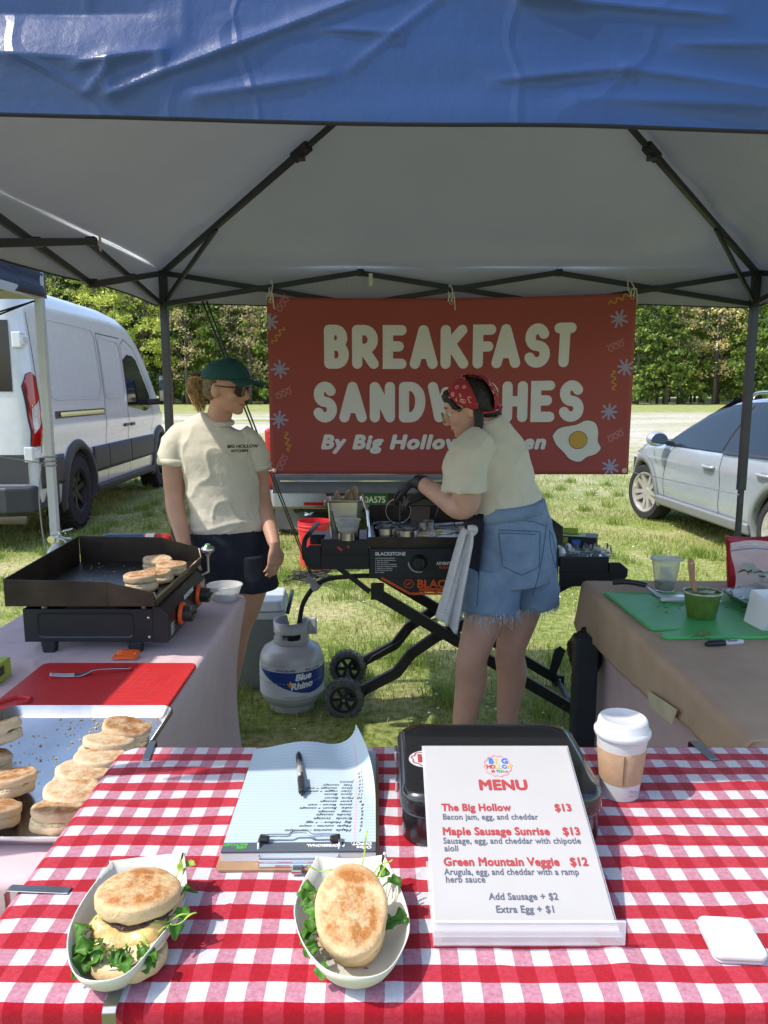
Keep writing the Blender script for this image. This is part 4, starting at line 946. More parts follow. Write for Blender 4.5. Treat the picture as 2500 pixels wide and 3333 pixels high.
# ================================================================ tables and cloths
TW = mat('table_plastic', (.6, .6, .58), .5, var=.04)
def table(x0, x1, y0, y1, label, T=T):
    t = thing('folding_table', label, 'table', ((x0 + x1) / 2, (y0 + y1) / 2, 0)); a, b_ = (x1 - x0) / 2 - .012, (y1 - y0) / 2 - .012
    b = MB(); b.prism(rrect(-a, a, -b_, b_, .04), T - .05, T - .006); b.build('tabletop', TW, t, bevel=.008)
    for sx in (-1, 1):
        for sy in (-1, 1):
            b = MB(); b.tube([(sx * (a - .1), sy * (b_ - .1), .0), (sx * (a - .1), sy * (b_ - .1), T - .05)], .014, 10); b.build('leg', M['frame_metal'], t, smooth=True)
    return t
def cloth(name, x0, x1, y0, y1, r, er, drop, flare, fold, m, label, nper=260, ndrop=14, top=T, fit=0):
    """a tablecloth: rounded-rectangle rings from the middle out, round the edge and down; uv = unrolled cloth"""
    cx, cy = (x0 + x1) / 2, (y0 + y1) / 2; per = rrect(x0, x1, y0, y1, r, 10)
    d = [0]
    for p, q in zip(per, per[1:] + per[:1]): d.append(d[-1] + math.dist(p, q))
    P = []
    for i in range(nper):
        s = d[-1] * i / nper; k = max(j for j in range(len(per)) if d[j] <= s + 1e-9); t = (s - d[k]) / max(1e-9, d[k + 1] - d[k])
        a, b_ = per[k], per[(k + 1) % len(per)]; P.append(V((a[0] + (b_[0] - a[0]) * t, a[1] + (b_[1] - a[1]) * t, 0)))
    N = []
    for i in range(nper):
        t = P[(i + 1) % nper] - P[i - 1]; N.append(V((t.y, -t.x, 0)).normalized())
    rings = []
    for s in [0.02] + [k / 40 for k in range(1, 40)]:
        rings.append([(V((cx, cy, 0)).lerp(p - n * er, s), 0) for p, n in zip(P, N)])
    vs = []; uv = []
    for ring in rings:
        for p, _ in ring:
            ed = max(0, min(1, (min(p.x - x0, x1 - p.x, p.y - y0, y1 - p.y) - er) / .05)); z = top + ed * (.0022 * noise.noise(V((p.x * 7, p.y * 7, 2))) + .0035 * max(0, 1 - abs(noise.noise(V((p.x * 3.1, p.y * 5.3, 8)))) * 7) ** 2 + .0022 * math.exp(-abs(p.y - 1.262 - .004 * math.sin(p.x * 9)) / .008) + .0022 * math.exp(-abs(p.x - .17 + .01 * math.sin(p.y * 7)) / .008) ); vs.append((p.x, p.y, z)); uv.append((p.x, p.y))
    prof = [(-er, 0, 0)] + [(-er + er * math.sin(a), -er + er * math.cos(a), er * a) for a in (R(18 * k) for k in range(1, 6))]
    for o, z, s in prof:
        for p, n in zip(P, N): q = p + n * o; vs.append((q.x, q.y, top + z)); uv.append(tuple((p + n * (s - er))[:2]))
    for k in range(1, ndrop + 1):
        f = k / ndrop
        for i, (p, n) in enumerate(zip(P, N)):
            wv = fold * f * (math.sin(i * 2 * math.pi * 22 / nper + 2 * noise.noise(V((p.x * 2, p.y * 2, 0)))) * .6 + noise.noise(V((p.x * 5, p.y * 5, f))) * .7)
            o = flare * f + wv - fit * math.sin(math.pi * min(1, f * 1.0)) ; q = p + n * o; vs.append((q.x, q.y, top - er - (drop - er) * f)); uv.append(tuple((p + n * (er * 1.57 - er + (drop - er) * f))[:2]))
    nr = len(vs) // nper; fs = [(j * nper + i, j * nper + (i + 1) % nper, (j + 1) * nper + (i + 1) % nper, (j + 1) * nper + i) for j in range(nr - 1) for i in range(nper)]
    fs.append(tuple(range(nper)))
    me = bpy.data.meshes.new(name); me.from_pydata(vs, [], fs); L = me.uv_layers.new(name='cloth')
    for lp in me.loops: L.data[lp.index].uv = uv[lp.vertex_index]
    bm = bmesh.new(); bm.from_mesh(me); bmesh.ops.recalc_face_normals(bm, faces=bm.faces); bm.to_mesh(me); bm.free()
    o = link(name, me, m); me.polygons.foreach_set('use_smooth', [True] * len(me.polygons)); return tag(o, label, 'tablecloth')
def gingham():
    m = mat('gingham', (.6, .02, .04), .9, var=0, spec=.15, sheen=.15); n, l, b = nodes(m)
    uv = n.new('ShaderNodeUVMap'); uv.uv_map = 'cloth'; tc = uv.outputs[0]
    nd = n.new('ShaderNodeTexNoise'); nd.inputs['Scale'].default_value = 9; nd.inputs['Detail'].default_value = 3; l.new(tc, nd.inputs['Vector'])
    wob = n.new('ShaderNodeVectorMath'); wob.operation = 'MULTIPLY_ADD'; l.new(nd.outputs['Color'], wob.inputs[0]); wob.inputs[1].default_value = (.007, .007, 0); l.new(tc, wob.inputs[2])
    nd2 = n.new('ShaderNodeTexNoise'); nd2.inputs['Scale'].default_value = 260; l.new(tc, nd2.inputs['Vector'])
    wob2 = n.new('ShaderNodeVectorMath'); wob2.operation = 'MULTIPLY_ADD'; l.new(nd2.outputs['Color'], wob2.inputs[0]); wob2.inputs[1].default_value = (.0012, .0012, 0); l.new(wob.outputs[0], wob2.inputs[2])
    sx = n.new('ShaderNodeSeparateXYZ'); l.new(wob2.outputs[0], sx.inputs[0])
    fx = math_(n, l, 'LESS_THAN', math_(n, l, 'FRACT', math_(n, l, 'ADD', math_(n, l, 'DIVIDE', sx.outputs[0], .0526), .42)), .5)
    fy = math_(n, l, 'LESS_THAN', math_(n, l, 'FRACT', math_(n, l, 'ADD', math_(n, l, 'DIVIDE', sx.outputs[1], .0635), .235)), .5)
    tex = noise_(n, l, tc, 130, 3, .7)
    white = ramp(n, l, tex, [(.3, (.50, .49, .52)), (.7, (.57, .56, .59))])
    pink = ramp(n, l, tex, [(.3, (.36, .12, .17)), (.7, (.48, .25, .31))])
    band = ramp(n, l, tex, [(.3, (.36, .010, .026)), (.7, (.44, .034, .056))])
    dark = ramp(n, l, tex, [(.3, (.28, .001, .009)), (.7, (.36, .003, .015))])
    c = mixc(n, l, fy, mixc(n, l, fx, white, pink), mixc(n, l, fx, band, dark)); l.new(c, b.inputs['Base Color'])
    bump_(n, l, b, math_(n, l, 'ADD', noise_(n, l, tc, 700, 2), math_(n, l, 'MULTIPLY', noise_(n, l, tc, 14, 4), 2.5)), .35, .004)
    return m
FX0, FX1, FY0, FY1 = -.595, .935, .893, 1.648
# the front table stands on risers; its things were measured at 1/KF of their true size
KF, TF = .845, .860
def true_size(o):
    L = o.location.copy(); o.location = (L.x * KF, L.y * KF, L.z * KF + TF - T * KF); o.scale = o.scale * KF
table(FX0 * KF + .01, FX1 * KF - .01, FY0 * KF + .01, FY1 * KF - .01, 'front folding table under the red and white checked cloth', TF)
front_cloth = cloth('tablecloth', FX0, FX1, FY0, FY1, .055, .018, .34, .01, .018, gingham(), 'red and white gingham tablecloth over the front table', 360)
table(-1.31, -.55, 1.16, 2.965, 'left folding table carrying the black griddle and trays')
cloth('tablecloth', -1.318, -.542, 1.155, 2.972, .05, .02, .70, -.02, .004, M['pink_cloth'], 'pale pink fitted tablecloth over the left griddle table', 300, 14, T, .035)
table(.87, 1.63, 1.72, 3.14, 'right folding table under brown paper and pink cloth')
cloth('tablecloth', .862, 1.638, 1.71, 3.148, .04, .02, .68, -.015, .004, M['pink_cloth'], 'pale pink tablecloth below the brown paper on the right', 300, 14, T - .0015, .03)
# brown paper over the right table
def dropz(y): return lerp(y, [(1.66, .03), (1.86, .10), (2.03, .105), (2.27, .15), (2.6, .17), (2.97, .19), (3.1, .21), (3.17, .17)]) + .006 * noise.noise(V((y * 17, 0, 0)))
def paper(u, v):
    y = 1.66 + 1.505 * v; dp = dropz(y); er = .022; tot = .745 + er * 1.2 + dp; s = u * tot
    y += .012 * noise.noise(V((u * 6, 3, v * 0))) if v > .99 else 0
    if s < .745: x, z = 1.60 - s, T + .002
    elif s < .745 + er * 1.57: a = (s - .745) / er; x, z = .855 - er * math.sin(a), T + .002 - er + er * math.cos(a)
    else: k = s - .745 - er * 1.57; x, z = .833 - .02 * k - (.10 * k * max(0, (v - .93) / .07)), T - .02 - k
    z += .0025 * noise.noise(V((x * 5, y * 5, 1))) * (1 if s < .7 else 0) + (.001 if s < .7 else 0)
    x += .008 * noise.noise(V((y * 4, z * 6, 3))) if s > .76 else 0
    return (x, y, z)
b = MB(); b.grid(paper, 90, 110); o = b.build('paper_sheet', M['kraft'], smooth=True, recalc=False, thick=.0012)
tag(o, 'brown kraft paper sheet draped over the edge of the right table', 'paper')
b = MB(); b.add([(.815, 2.27, .618), (.816, 2.03, .655), (.816, 2.06, .598), (.815, 2.24, .575)], [(0, 1, 2, 3)]); tag(b.build('masking_tape', mat('masking_tape', (.55, .48, .32), .6), thick=.001), 'strip of cream masking tape holding the brown paper edge', 'tape')

before = set(COL.objects)
# ---------------------------------------------------------------- spring clips on the checked cloth
CL = mat('clip_steel', (.36, .36, .36), .32, 1, var=.1)
def clip(name_label, pos, d, L=.085, w=.02):
    """pos = point on the table edge, d = inward direction"""
    d = V((d[0], d[1], 0)).normalized(); s = V((-d.y, d.x, 0)); p = V((*pos, T)); b = MB()
    for (a0, z0), (a1, z1) in zip([(L, .0035), (L * .9, .003), (-.006, .0045), (-.012, .0), (-.012, -.045), (.005, -.05)], [(L * .9, .003), (-.006, .0045), (-.012, .0), (-.012, -.045), (.005, -.05), (.06, -.048)]):
        q = [p + d * a + s * e + V((0, 0, z)) for a, z in ((a0, z0), (a1, z1)) for e in (-w / 2, w / 2)]
        b.add([tuple(x) for x in q], [(0, 1, 3, 2)])
    o = b.build('table_clip', CL, thick=.0016, recalc=True); md = o.modifiers.new('b', 'BEVEL'); md.width = .0006
    return tag(o, name_label, 'clip', 'steel clips on the checked tablecloth')
clip('steel tablecloth clip on the left end of the checked cloth', (-.595, 1.128), (1, -.04), .092, .017)
clip('steel tablecloth clip at the front edge below the opened sandwich', (-.356, .893), (-.05, 1), .085, .018)
clip('dark steel tablecloth clip at the far left corner beside the baking tray', (-.527, 1.648), (.12, -1), .085, .017)
clip('grey steel tablecloth clip on the far edge right of the coffee cup', (.708, 1.648), (.12, -1), .085, .022)

# ================================================================ things on the front table
def put(o, x, y, z=T, rz=0): o.location = (x, y, z); o.rotation_euler = (0, 0, rz); return o
# clipboard with its pad: local frame, +y away from the camera
CBM = frame((-.147, 1.375, T), (1, .012, 0), (-.03, 1, 0))
cb = thing('clipboard', 'brown clipboard lying on the checked cloth with a wire clip', 'clipboard'); cb.matrix_world = CBM
HB = mat('hardboard', (.33, .20, .11), .6, var=.12, vs=40)
b = MB(); b.prism(rrect(-.137, .137, -.200, .205, .012), .001, .006); b.build('board', HB, cb, bevel=.001)
b = MB(); b.box(-.066, .066, -.196, -.162, .0062, .0135); b.tube([(-.066, -.19, .014), (.066, -.19, .014)], .005, 8); b.build('clip_plate', M['chrome'], cb, bevel=.002)
b = MB(); b.tube(smoothpath([(-.067, -.178, .016), (-.069, -.165, .030), (-.066, -.15, .034), (-.045, -.147, .035), (-.02, -.147, .035), (-.012, -.141, .037), (.012, -.141, .037), (.02, -.147, .035), (.045, -.147, .035), (.066, -.15, .034), (.069, -.165, .030), (.067, -.178, .016)], 6), .0026, 8); b.build('wire_clip', M['chrome'], cb, smooth=True)
for s in (-1, 1):
    b = MB(); b.box(s * .061 - .009, s * .061 + .009, -.160, -.143, .028, .0365); b.build('clip_pad', M['black_plastic'], cb, bevel=.003)
b = MB(); b.box(-.009, .009, -.212, -.196, .004, .012); b.build('hang_tab', M['steel'], cb, bevel=.002)
pad = thing('notepad', 'ruled white notepad with handwritten orders and a curling top sheet', 'notepad'); pad.matrix_world = CBM
PAPER = mat('ruled_paper', (.42, .51, .555), .75, var=.02); n, l, bb_ = nodes(PAPER)
tc = n.new('ShaderNodeUVMap'); tc.uv_map = 'page'; sx = n.new('ShaderNodeSeparateXYZ'); l.new(tc.outputs[0], sx.inputs[0])
ln = math_(n, l, 'LESS_THAN', math_(n, l, 'FRACT', math_(n, l, 'DIVIDE', sx.outputs[1], .0102)), .09)
mg = math_(n, l, 'LESS_THAN', math_(n, l, 'ABSOLUTE', math_(n, l, 'SUBTRACT', sx.outputs[0], .093)), .0006); mg2 = math_(n, l, 'LESS_THAN', math_(n, l, 'ABSOLUTE', math_(n, l, 'SUBTRACT', sx.outputs[0], .0955)), .0006)
c = mixc(n, l, ln, (.42, .51, .555), (.28, .37, .46)); c = mixc(n, l, math_(n, l, 'MAXIMUM', mg, mg2), c, (.62, .3, .38)); l.new(c, bb_.inputs['Base Color'])
def sheet(name, fn, nu, nv, m, parent):
    mb = MB(); mb.grid(lambda u, v: fn(-.131 + .262 * u, -.152 + .345 * v), nu, nv); o = mb.build(name, m, parent, smooth=True, weld=False, recalc=False)
    L = o.data.uv_layers.new(name='page'); k = nu + 1
    for lp in o.data.loops: i = lp.vertex_index; L.data[lp.index].uv = (-.131 + .262 * (i % k) / nu, -.152 + .345 * (i // k) / nv)
    return o
def curlz(x, y):
    """the free end curls up; most of all near its middle and right corner"""
    t = max(0, (y - .03) / .16); t2 = max(0, (x + y * .55 - .06) / .13)
    return .0245 + .0015 * math.sin(x * 30) * max(0, t) + .034 * t ** 2.2 * math.exp(-((x - .0) / .075) ** 2) + .045 * t2 ** 2 
b = MB(); b.box(-.131, .131, -.178, .193, .0065, .0215); b.build('pages', mat('page_edges', (.66, .68, .68), .8, var=.05), pad)
def curled(x, y):
    z = .0245 + .020 * max(0, (y - .04) / .15) ** 2 * math.exp(-((x + .02) / .08) ** 2)
    s = x * .92 + y * .39 - .096; Rr = .055
    if s > 0:
        a = s / Rr; k = Rr * math.sin(a) - s; x += .92 * k; y += .39 * k; z += Rr * (1 - math.cos(a))
    return (x, y, z)
sheet('top_sheet', lambda x, y: curled(x, y), 60, 70, PAPER, pad)
sheet('under_sheet', lambda x, y: (x, y, .0222), 4, 4, PAPER, pad)
b = MB(); b.box(-.1312, .1312, -.1785, -.1525, .0217, .0258); b.build('pad_band', mat('pad_band', (.085, .10, .12), .45, var=.05), pad, bevel=.001)
UP = lambda x, y, z: Matrix.Translation((x, y, z)) @ Matrix.Rotation(math.pi, 4, 'Z')
text('band_text', 'Office\nDEPOT.', .0105, M['white_ink'], pad, UP(.124, -.167, .0261), off=.0003)
text('band_text', 'PROFESSIONAL', .0095, M['white_ink'], pad, UP(.078, -.161, .0261), off=.0003)
text('band_text', '100%\nRECYCLED', .0085, mat('green_ink', (.1, .5, .05), .6, var=0), pad, UP(-.088, -.166, .0261), off=.0002)
INK = mat('ink', (.05, .06, .09), .6, var=0)
ORD = [('1', 'Maple  sunrise - no mayo'), ('2', 'Maple  sunrise - mayo'), ('3', 'Big  Hollow - + egg'), ('4', 'Brenda   sausage'), ('5', 'Sandie  sausage'), ('6', 'meg    sausage'), ('7', 'mike   Bacon + sausage'), ('8', 'Jessie  Bacon - wait'), ('9', 'peter  sausage'), ('10', 'Maria  Bacon'), ('11', 'Steve  Bacon'), ('12', 'Tyler  veggie + sausage'), ('13', 'Dave   sausage + angus'), ('14', 'Tida   sausage'), ('15', 'Jessica'), ('16', ''), ('17', '')]
for i, (no, s) in enumerate(ORD):
    y = -.112 + i * .0121 + random.uniform(-.001, .001)
    for tx, x0 in ((no, .108), (s, .088)):
        if not tx: continue
        o = text('handwriting', tx, .0105 if i else .0115, INK, pad, UP(x0 + random.uniform(-.002, .002), y, 0), shear=random.uniform(.1, .35), ext=.0001, off=-.00005)
        for v in o.data.vertices: p = curled(v.co.x, v.co.y); v.co = (p[0], p[1], p[2] + .0007)
# pen
pen = thing('pen', 'black and clear ballpoint pen lying on the notepad', 'pen'); 
p0, p1 = V((-.183, 1.545, T + .034)), V((-.157, 1.372, T + .033))
d = (p1 - p0)
b = MB(); b.tube([p0 + d * t for t in (0, .04, .10, .12, .27)], [.0012, .0035, .0055, .0062, .0064], 12); b.build('grip', M['black_plastic'], pen, smooth=True)
b = MB(); b.tube([p0 + d * .27, p0 + d * .66], .0060, 12); b.build('barrel', mat('smoky_plastic', (.30, .28, .24), .12, var=.1, spec=.8), pen, smooth=True)
b = MB(); b.tube([p0 + d * t for t in (.66, .67, .97, .98)], [.006, .0068, .0066, .005], 12); b.tube([p0 + d * .98, p0 + d * 1.03], .003, 8); b.bar(p0 + d * .62 + V((.003, 0, .009)), p0 + d * .95 + V((.003, 0, .009)), .004, .002); b.build('cap', M['black_plastic'], pen, smooth=False, bevel=.0008)
# black metal cash box
BX = mat('black_enamel', (.010, .010, .012), .22, .0, var=.05, coat=.6, spec=.6)
bx = thing('cash_box', 'glossy black metal cash box behind the menu stand', 'box', (.209, 1.392, T))
P0 = rrect(-.181, .181, -.152, .148, .045, 8)
def inset(P, k): return [(x - k * (1 if x > 0 else -1) * min(1, abs(x) / .1), y - k * (1 if y > 0 else -1) * min(1, abs(y) / .1)) for x, y in P]
b = MB(); b.prism(inset(P0, .004), .001, .062); b.build('body', BX, bx, bevel=.006, angle=40)
b = MB(); q = P0; rows = [(0, .063), (0, .088), (.003, .096), (.010, .102), (.02, .104), (.034, .104), (.04, .1025), (.10, .1035)]
vs = []; fs = []; k = len(q)
for ins, z in rows: vs += [(x, y, z) for x, y in inset(q, ins)]
fs = [(j * k + i, j * k + (i + 1) % k, (j + 1) * k + (i + 1) % k, (j + 1) * k + i) for j in range(len(rows) - 1) for i in range(k)] + [tuple(range((len(rows) - 1) * k, len(rows) * k)), tuple(range(k))]
b.add(vs, fs); b.build('lid', BX, bx, angle=50)
b = MB(); b.boxc((-.185, -.05, .07), (.006, .03, .022)); b.boxc((-.185, .07, .07), (.006, .03, .022)); b.build('hinge', M['steel'], bx, bevel=.002)
st = MB(); st.lathe([(0, .0), (.034, .0), (.034, .0006)], 40, c=(-.128, -.022, .1041)); so_ = st.build('sticker', M['white_plastic'], bx)
MRED = mat('menu_red', (.36, .045, .05), .6, var=0); MGREY = mat('menu_grey', (.10, .11, .15), .6, var=0)
text('sticker_print', 'H', .04, MRED, so_, Matrix.Translation((-.146, -.034, .1048)), off=.002)
b = MB(); ribbon(b, [(-.128 + (.028 + .002 * math.sin(9 * t)) * math.cos(t), -.022 + (.028 + .002 * math.sin(9 * t)) * math.sin(t)) for t in (2 * math.pi * i / 60 for i in range(61))], .002, .1049); b.build('sticker_print', MRED, so_, weld=False, recalc=False)
# menu card in its acrylic stand: card plane leans back over the box
A0, A1 = V((.073, 1.012, T + .030)), V((.337, 1.012, T + .030)); TL_, TR_ = V((.0755, 1.335, T + .147)), V((.340, 1.335, T + .147))
mo_ = (A0 + A1) / 2; MXF = frame(mo_, (1, 0, 0), (TL_ - A0)); HL = (TL_ - A0).length; HW = .131
menu = thing('menu_card', 'white printed menu card listing three breakfast sandwiches', 'menu'); menu.matrix_world = MXF
b = MB(); b.box(-HW, HW, 0, HL, -.0006, .0006); b.build('card', mat('menu_paper', (.42, .405, .395), .6, var=.03, vs=8, bump=.06, bs=12), menu)
AC = mat('acrylic', (.86, .85, .87), .06, var=0, alpha=.42, coat=.5)
sd = thing('menu_stand', 'clear acrylic slanted stand holding the menu card', 'stand'); sd.matrix_world = MXF
b = MB(); b.box(-HW - .004, HW + .004, -.01, HL + .004, -.0065, -.0035); b.build('back_plate', AC, sd)
iv = MXF.inverted(); b = MB()
pts = [(-.0060, .0), (-.001, .0), (-.001, .0)]
def wp(x, y, z): return tuple(iv @ V((x, y, z)))
FXa, FXb = .071, .345
sec = [(1.028, T + .002), (1.0, T + .002), (.992, T + .010), (.992, T + .046), (.9965, T + .046), (.9965, T + .020), (1.002, T + .0145), (1.03, T + .0145)]
b.add([wp(x, y, z) for x in (FXa, FXb) for y, z in sec], [tuple(range(7, -1, -1)), tuple(range(8, 16))] + [(i, (i + 1) % 8, 8 + (i + 1) % 8, 8 + i) for i in range(8)]); b.build('front_lip', AC, sd)
b = MB()
sec = [(1.028, T + .001), (1.20, T + .001), (1.20, T + .004), (1.028, T + .004)]
b.add([wp(x, y, z) for x in (FXa, FXb) for y, z in sec], [(3, 2, 1, 0), (4, 5, 6, 7)] + [(i, (i + 1) % 4, 4 + (i + 1) % 4, 4 + i) for i in range(4)]); b.build('foot', AC, sd)
def mt(s, x, y, size, m, off, sx=1, align='LEFT', w=None):
    o = text('menu_print', s, size, m, menu, Matrix.Translation((x, y, .0012)), off=off * .85, align=align, sx=sx, space=1.05, ext=.0002)
    if w:
        xs_ = [v.co.x for v in o.data.vertices]; a, c_ = min(xs_), max(xs_); k = w / (c_ - a); x0 = (a if align == 'LEFT' else (a + c_) / 2)
        for v in o.data.vertices: v.co.x = x0 + (v.co.x - x0) * k
    return o
# position table: (text, left or centre x, height fraction measured from the card's foot)
S1, S2 = .0205, .0158
mt('MENU', .002, .242, .030, MRED, .0017, align='CENTER', w=.084)
mt('The Big Hollow', -.108, .1975, S1, MRED, .0009, w=.117); mt('$13', .082, .197, S1, MRED, .0010, w=.028)
mt('Bacon jam, egg, and cheddar', -.108, .180, S2, MGREY, .00032, w=.158)
mt('Maple Sausage Sunrise', -.110, .150, S1, MRED, .0009, w=.174); mt('$13', .086, .150, S1, MRED, .0010, w=.028)
mt('Sausage, egg, and cheddar with chipotle', -.110, .1335, S2, MGREY, .00032, w=.221); mt('aioli', -.109, .1195, S2, MGREY, .00032, w=.022)
mt('Green Mountain Veggie', -.112, .0935, S1, MRED, .0009, w=.181); mt('$12', .086, .0935, S1, MRED, .0010, w=.028)
mt('Arugula, egg, and cheddar with a ramp', -.112, .0775, S2, MGREY, .00032, w=.208); mt('herb sauce', -.111, .0645, S2, MGREY, .00032, w=.060)
mt('Add Sausage + $2', .004, .036, S2, MGREY, .0004, align='CENTER', w=.104); mt('Extra Egg + $1', .004, .0155, S2, MGREY, .0004, align='CENTER', w=.085)
lg = MB(); ribbon(lg, [((.0235 + .0012 * math.sin(12 * t)) * math.cos(t) - .002, .295 + (.0235 + .0012 * math.sin(12 * t)) * math.sin(t) * 1.0) for t in (2 * math.pi * i / 90 for i in range(91))], .0016, .0012)
lg.build('logo_ring', mat('logo_pink', (.65, .22, .22), .6, var=0), menu, weld=False, recalc=False)
LC = [mat('logo_blue', (.05, .14, .55), .6, var=0), mat('logo_green', (.05, .3, .12), .6, var=0), MRED, mat('logo_yellow', (.65, .38, .04), .6, var=0)]
for i, ch in enumerate('BIG'): mt(ch, -.017 + i * .0115, .301, .0165, LC[(0, 3, 0)[i]], .0008)
for i, ch in enumerate('HOLLOW'): mt(ch, -.0225 + i * .0070, .2895, .0115, LC[(2, 2, 3, 3, 0, 3)[i]], .0006)
for i, ch in enumerate('KiTCHen'): mt(ch, -.0145 + i * .0042, .280, .0080, LC[(2, 2, 0, 1, 1, 3, 0)[i]], .0003)
# coffee cup
cup = thing('coffee_cup', 'white paper coffee cup with white lid and brown sleeve', 'cup', (.470, 1.432, T)); cup.scale = (1.16, 1.16, 1.13)
CUPM = mat('cup_paper', (.56, .55, .55), .5, var=.02)
b = MB(); b.lathe([(0, .004), (.029, .004), (.030, .0), (.0315, .001), (.043, .118), (.041, .118), (.029, .006)], 56); b.build('cup', CUPM, cup, angle=50)
b = MB(); b.lathe([(.0349, .032), (.0352, .031), (.0412, .090), (.0408, .091), (.0402, .091), (.0345, .032)], 56, close=True); b.box(-.0015, .0025, -.0415, -.0345, .033, .0895, Matrix.Rotation(R(-12), 4, 'Z') @ Matrix.Translation((0, .0, .0)) ) if False else None; sl_ = b.build('sleeve', mat('cardboard_sleeve', (.42, .27, .16), .85, var=.08, vs=50, bump=.15, bs=300), cup, angle=50)
b = MB(); a = R(-100)
b.bar((.0358 * math.cos(a), .0358 * math.sin(a), .0335), (.0418 * math.cos(a), .0418 * math.sin(a), .0895), .0012, .0012); b.build('seam', mat('seam', (.2, .12, .08), .8, var=0), sl_)
b = MB(); b.lathe([(.041, .112), (.0455, .112), (.047, .116), (.047, .121), (.0445, .124), (.0425, .126), (.041, .138), (.039, .142), (.0365, .143), (.034, .1405), (.02, .136), (0, .135)], 56); b.build('lid', M['white_plastic'], cup, angle=60)
text('cup_print', 'Chinet\nrecyclable', .007, mat('cup_ink', (.3, .25, .3), .6, var=0), cup, frame((.006, -.0337, .018), (1, .2, 0), (0, .03, 1)), ext=.0001)
# card reader
rd = thing('card_reader', 'small white square card reader at the right of the cloth', 'card reader', (.503, 1.005, T), R(-4))
b = MB(); b.prism(rrect(-.036, .036, -.04, .04, .012), .001, .0055); b.build('base', mat('reader_grey', (.55, .55, .56), .4, var=.03), rd, bevel=.0015)
b = MB(); b.prism(rrect(-.038, .038, -.042, .042, .013), .006, .0165); bd = b.build('body', M['white_plastic'], rd, bevel=.004, seg=3)
b = MB(); b.prism(rrect(-.0045, .0045, -.0045, .0045, .0015), .0166, .0168); b.prism(rrect(-.0025, .0025, -.0025, .0025, .0008), .0168, .0170); b.build('emblem', mat('reader_emblem', (.6, .6, .61), .5, var=0), bd)
# ================================================================ bread, sandwiches, left table
def bun_mat(name, base, toast, crumb, sc, th, edge=.7):
    """cream muffin crust browned in irregular patches on its flat griddled faces"""
    m = mat(name, base, .75, var=0, spec=.25, sss=.08); n, l, b = nodes(m)
    tc = n.new('ShaderNodeTexCoord').outputs['Object']; sx = n.new('ShaderNodeSeparateXYZ'); l.new(tc, sx.inputs[0])
    a = noise_(n, l, tc, sc, 6, .7); f = noise_(n, l, tc, 260, 3, .6)
    at = n.new('ShaderNodeAttribute'); at.attribute_name = 'face'
    k = math_(n, l, 'MULTIPLY', math_(n, l, 'SUBTRACT', math_(n, l, 'ADD', math_(n, l, 'MULTIPLY', a, 1.0), math_(n, l, 'MULTIPLY', f, .22)), th), 4.5)
    k = math_(n, l, 'MULTIPLY', math_(n, l, 'MINIMUM', math_(n, l, 'MAXIMUM', k, 0), 1), at.outputs['Fac'])
    c0 = ramp(n, l, noise_(n, l, tc, 38, 4), [(.3, base), (.7, crumb)])
    l.new(mixc(n, l, k, c0, ramp(n, l, f, [(.3, toast), (.75, tuple(x * 1.5 for x in toast))])), b.inputs['Base Color'])
    bump_(n, l, b, math_(n, l, 'ADD', f, math_(n, l, 'MULTIPLY', noise_(n, l, tc, 70, 5, .7), 1.6)), .35, .004)
    return m
BUN = bun_mat('muffin_crust', (.60, .44, .26), (.27, .11, .035), (.68, .52, .33), 42, .46)
BUNP = bun_mat('pale_muffin_crust', (.62, .48, .30), (.36, .17, .06), (.70, .58, .40), 30, .53)
BUNL = bun_mat('lunch_muffin_crust', (.62, .46, .25), (.30, .115, .028), (.66, .50, .29), 30, .475)
CRUMB = mat('muffin_crumb', (.68, .55, .34), .85, var=.18, vs=120, bump=.8, bs=190)
def half(name, r, h, m, parent, seed, sx=1, sy=1, domed=.25, rag=.0040, rough=.0017):
    """half a muffin: domed crust above, torn flat face below"""
    b = MB(); e = .42 * h
    prof = [(0, h * (1 + domed * .4))] + [(r * .93 * f, h * (1 + domed * .4 * (1 - f ** 2.2))) for f in (.15, .3, .45, .6, .72, .82, .9, .96)] + [(r * .975, h * .93), (r * .995, h * .82), (r, h * .6), (r * .995, h * .38), (r * .985, h * .2), (r * .96, h * .06), (r * .9, 0), (r * .6, .0015), (r * .3, .0005), (0, .001)]
    b.lathe(prof, 56, sx=sx, sy=sy); o = b.build(name, m, parent, smooth=True)
    me = o.data
    for v in me.vertices:
        c = v.co; rr = math.hypot(c.x / sx, c.y / sy) / r; a = math.atan2(c.y, c.x)
        n1 = noise.noise(V((math.cos(a) * 1.3, math.sin(a) * 1.3, seed))); n2 = noise.noise(V((c.x * 60, c.y * 60, c.z * 60 + seed)))
        k = 1 + .045 * n1 * rr; c.x *= k; c.y *= k
        lowz = max(0, 1 - c.z / (h * .45))
        j = noise.noise(V((math.cos(a) * 7, math.sin(a) * 7, seed + c.z * 40)))
        c.x *= 1 + lowz * rr * j * rag * 18; c.y *= 1 + lowz * rr * j * rag * 18
        c.z += rough * n2 * 1.4 + h * .10 * noise.noise(V((c.x * 22, c.y * 22, seed))) + lowz * rr * j * rag * 1.5
    at = me.attributes.new('face', 'FLOAT', 'POINT')
    for i, v in enumerate(me.vertices):
        rr = math.hypot(v.co.x / sx, v.co.y / sy) / r
        at.data[i].value = max(0, min(1, (1.08 - rr) * 3.2)) if v.co.z > h * .5 else .0
    return o
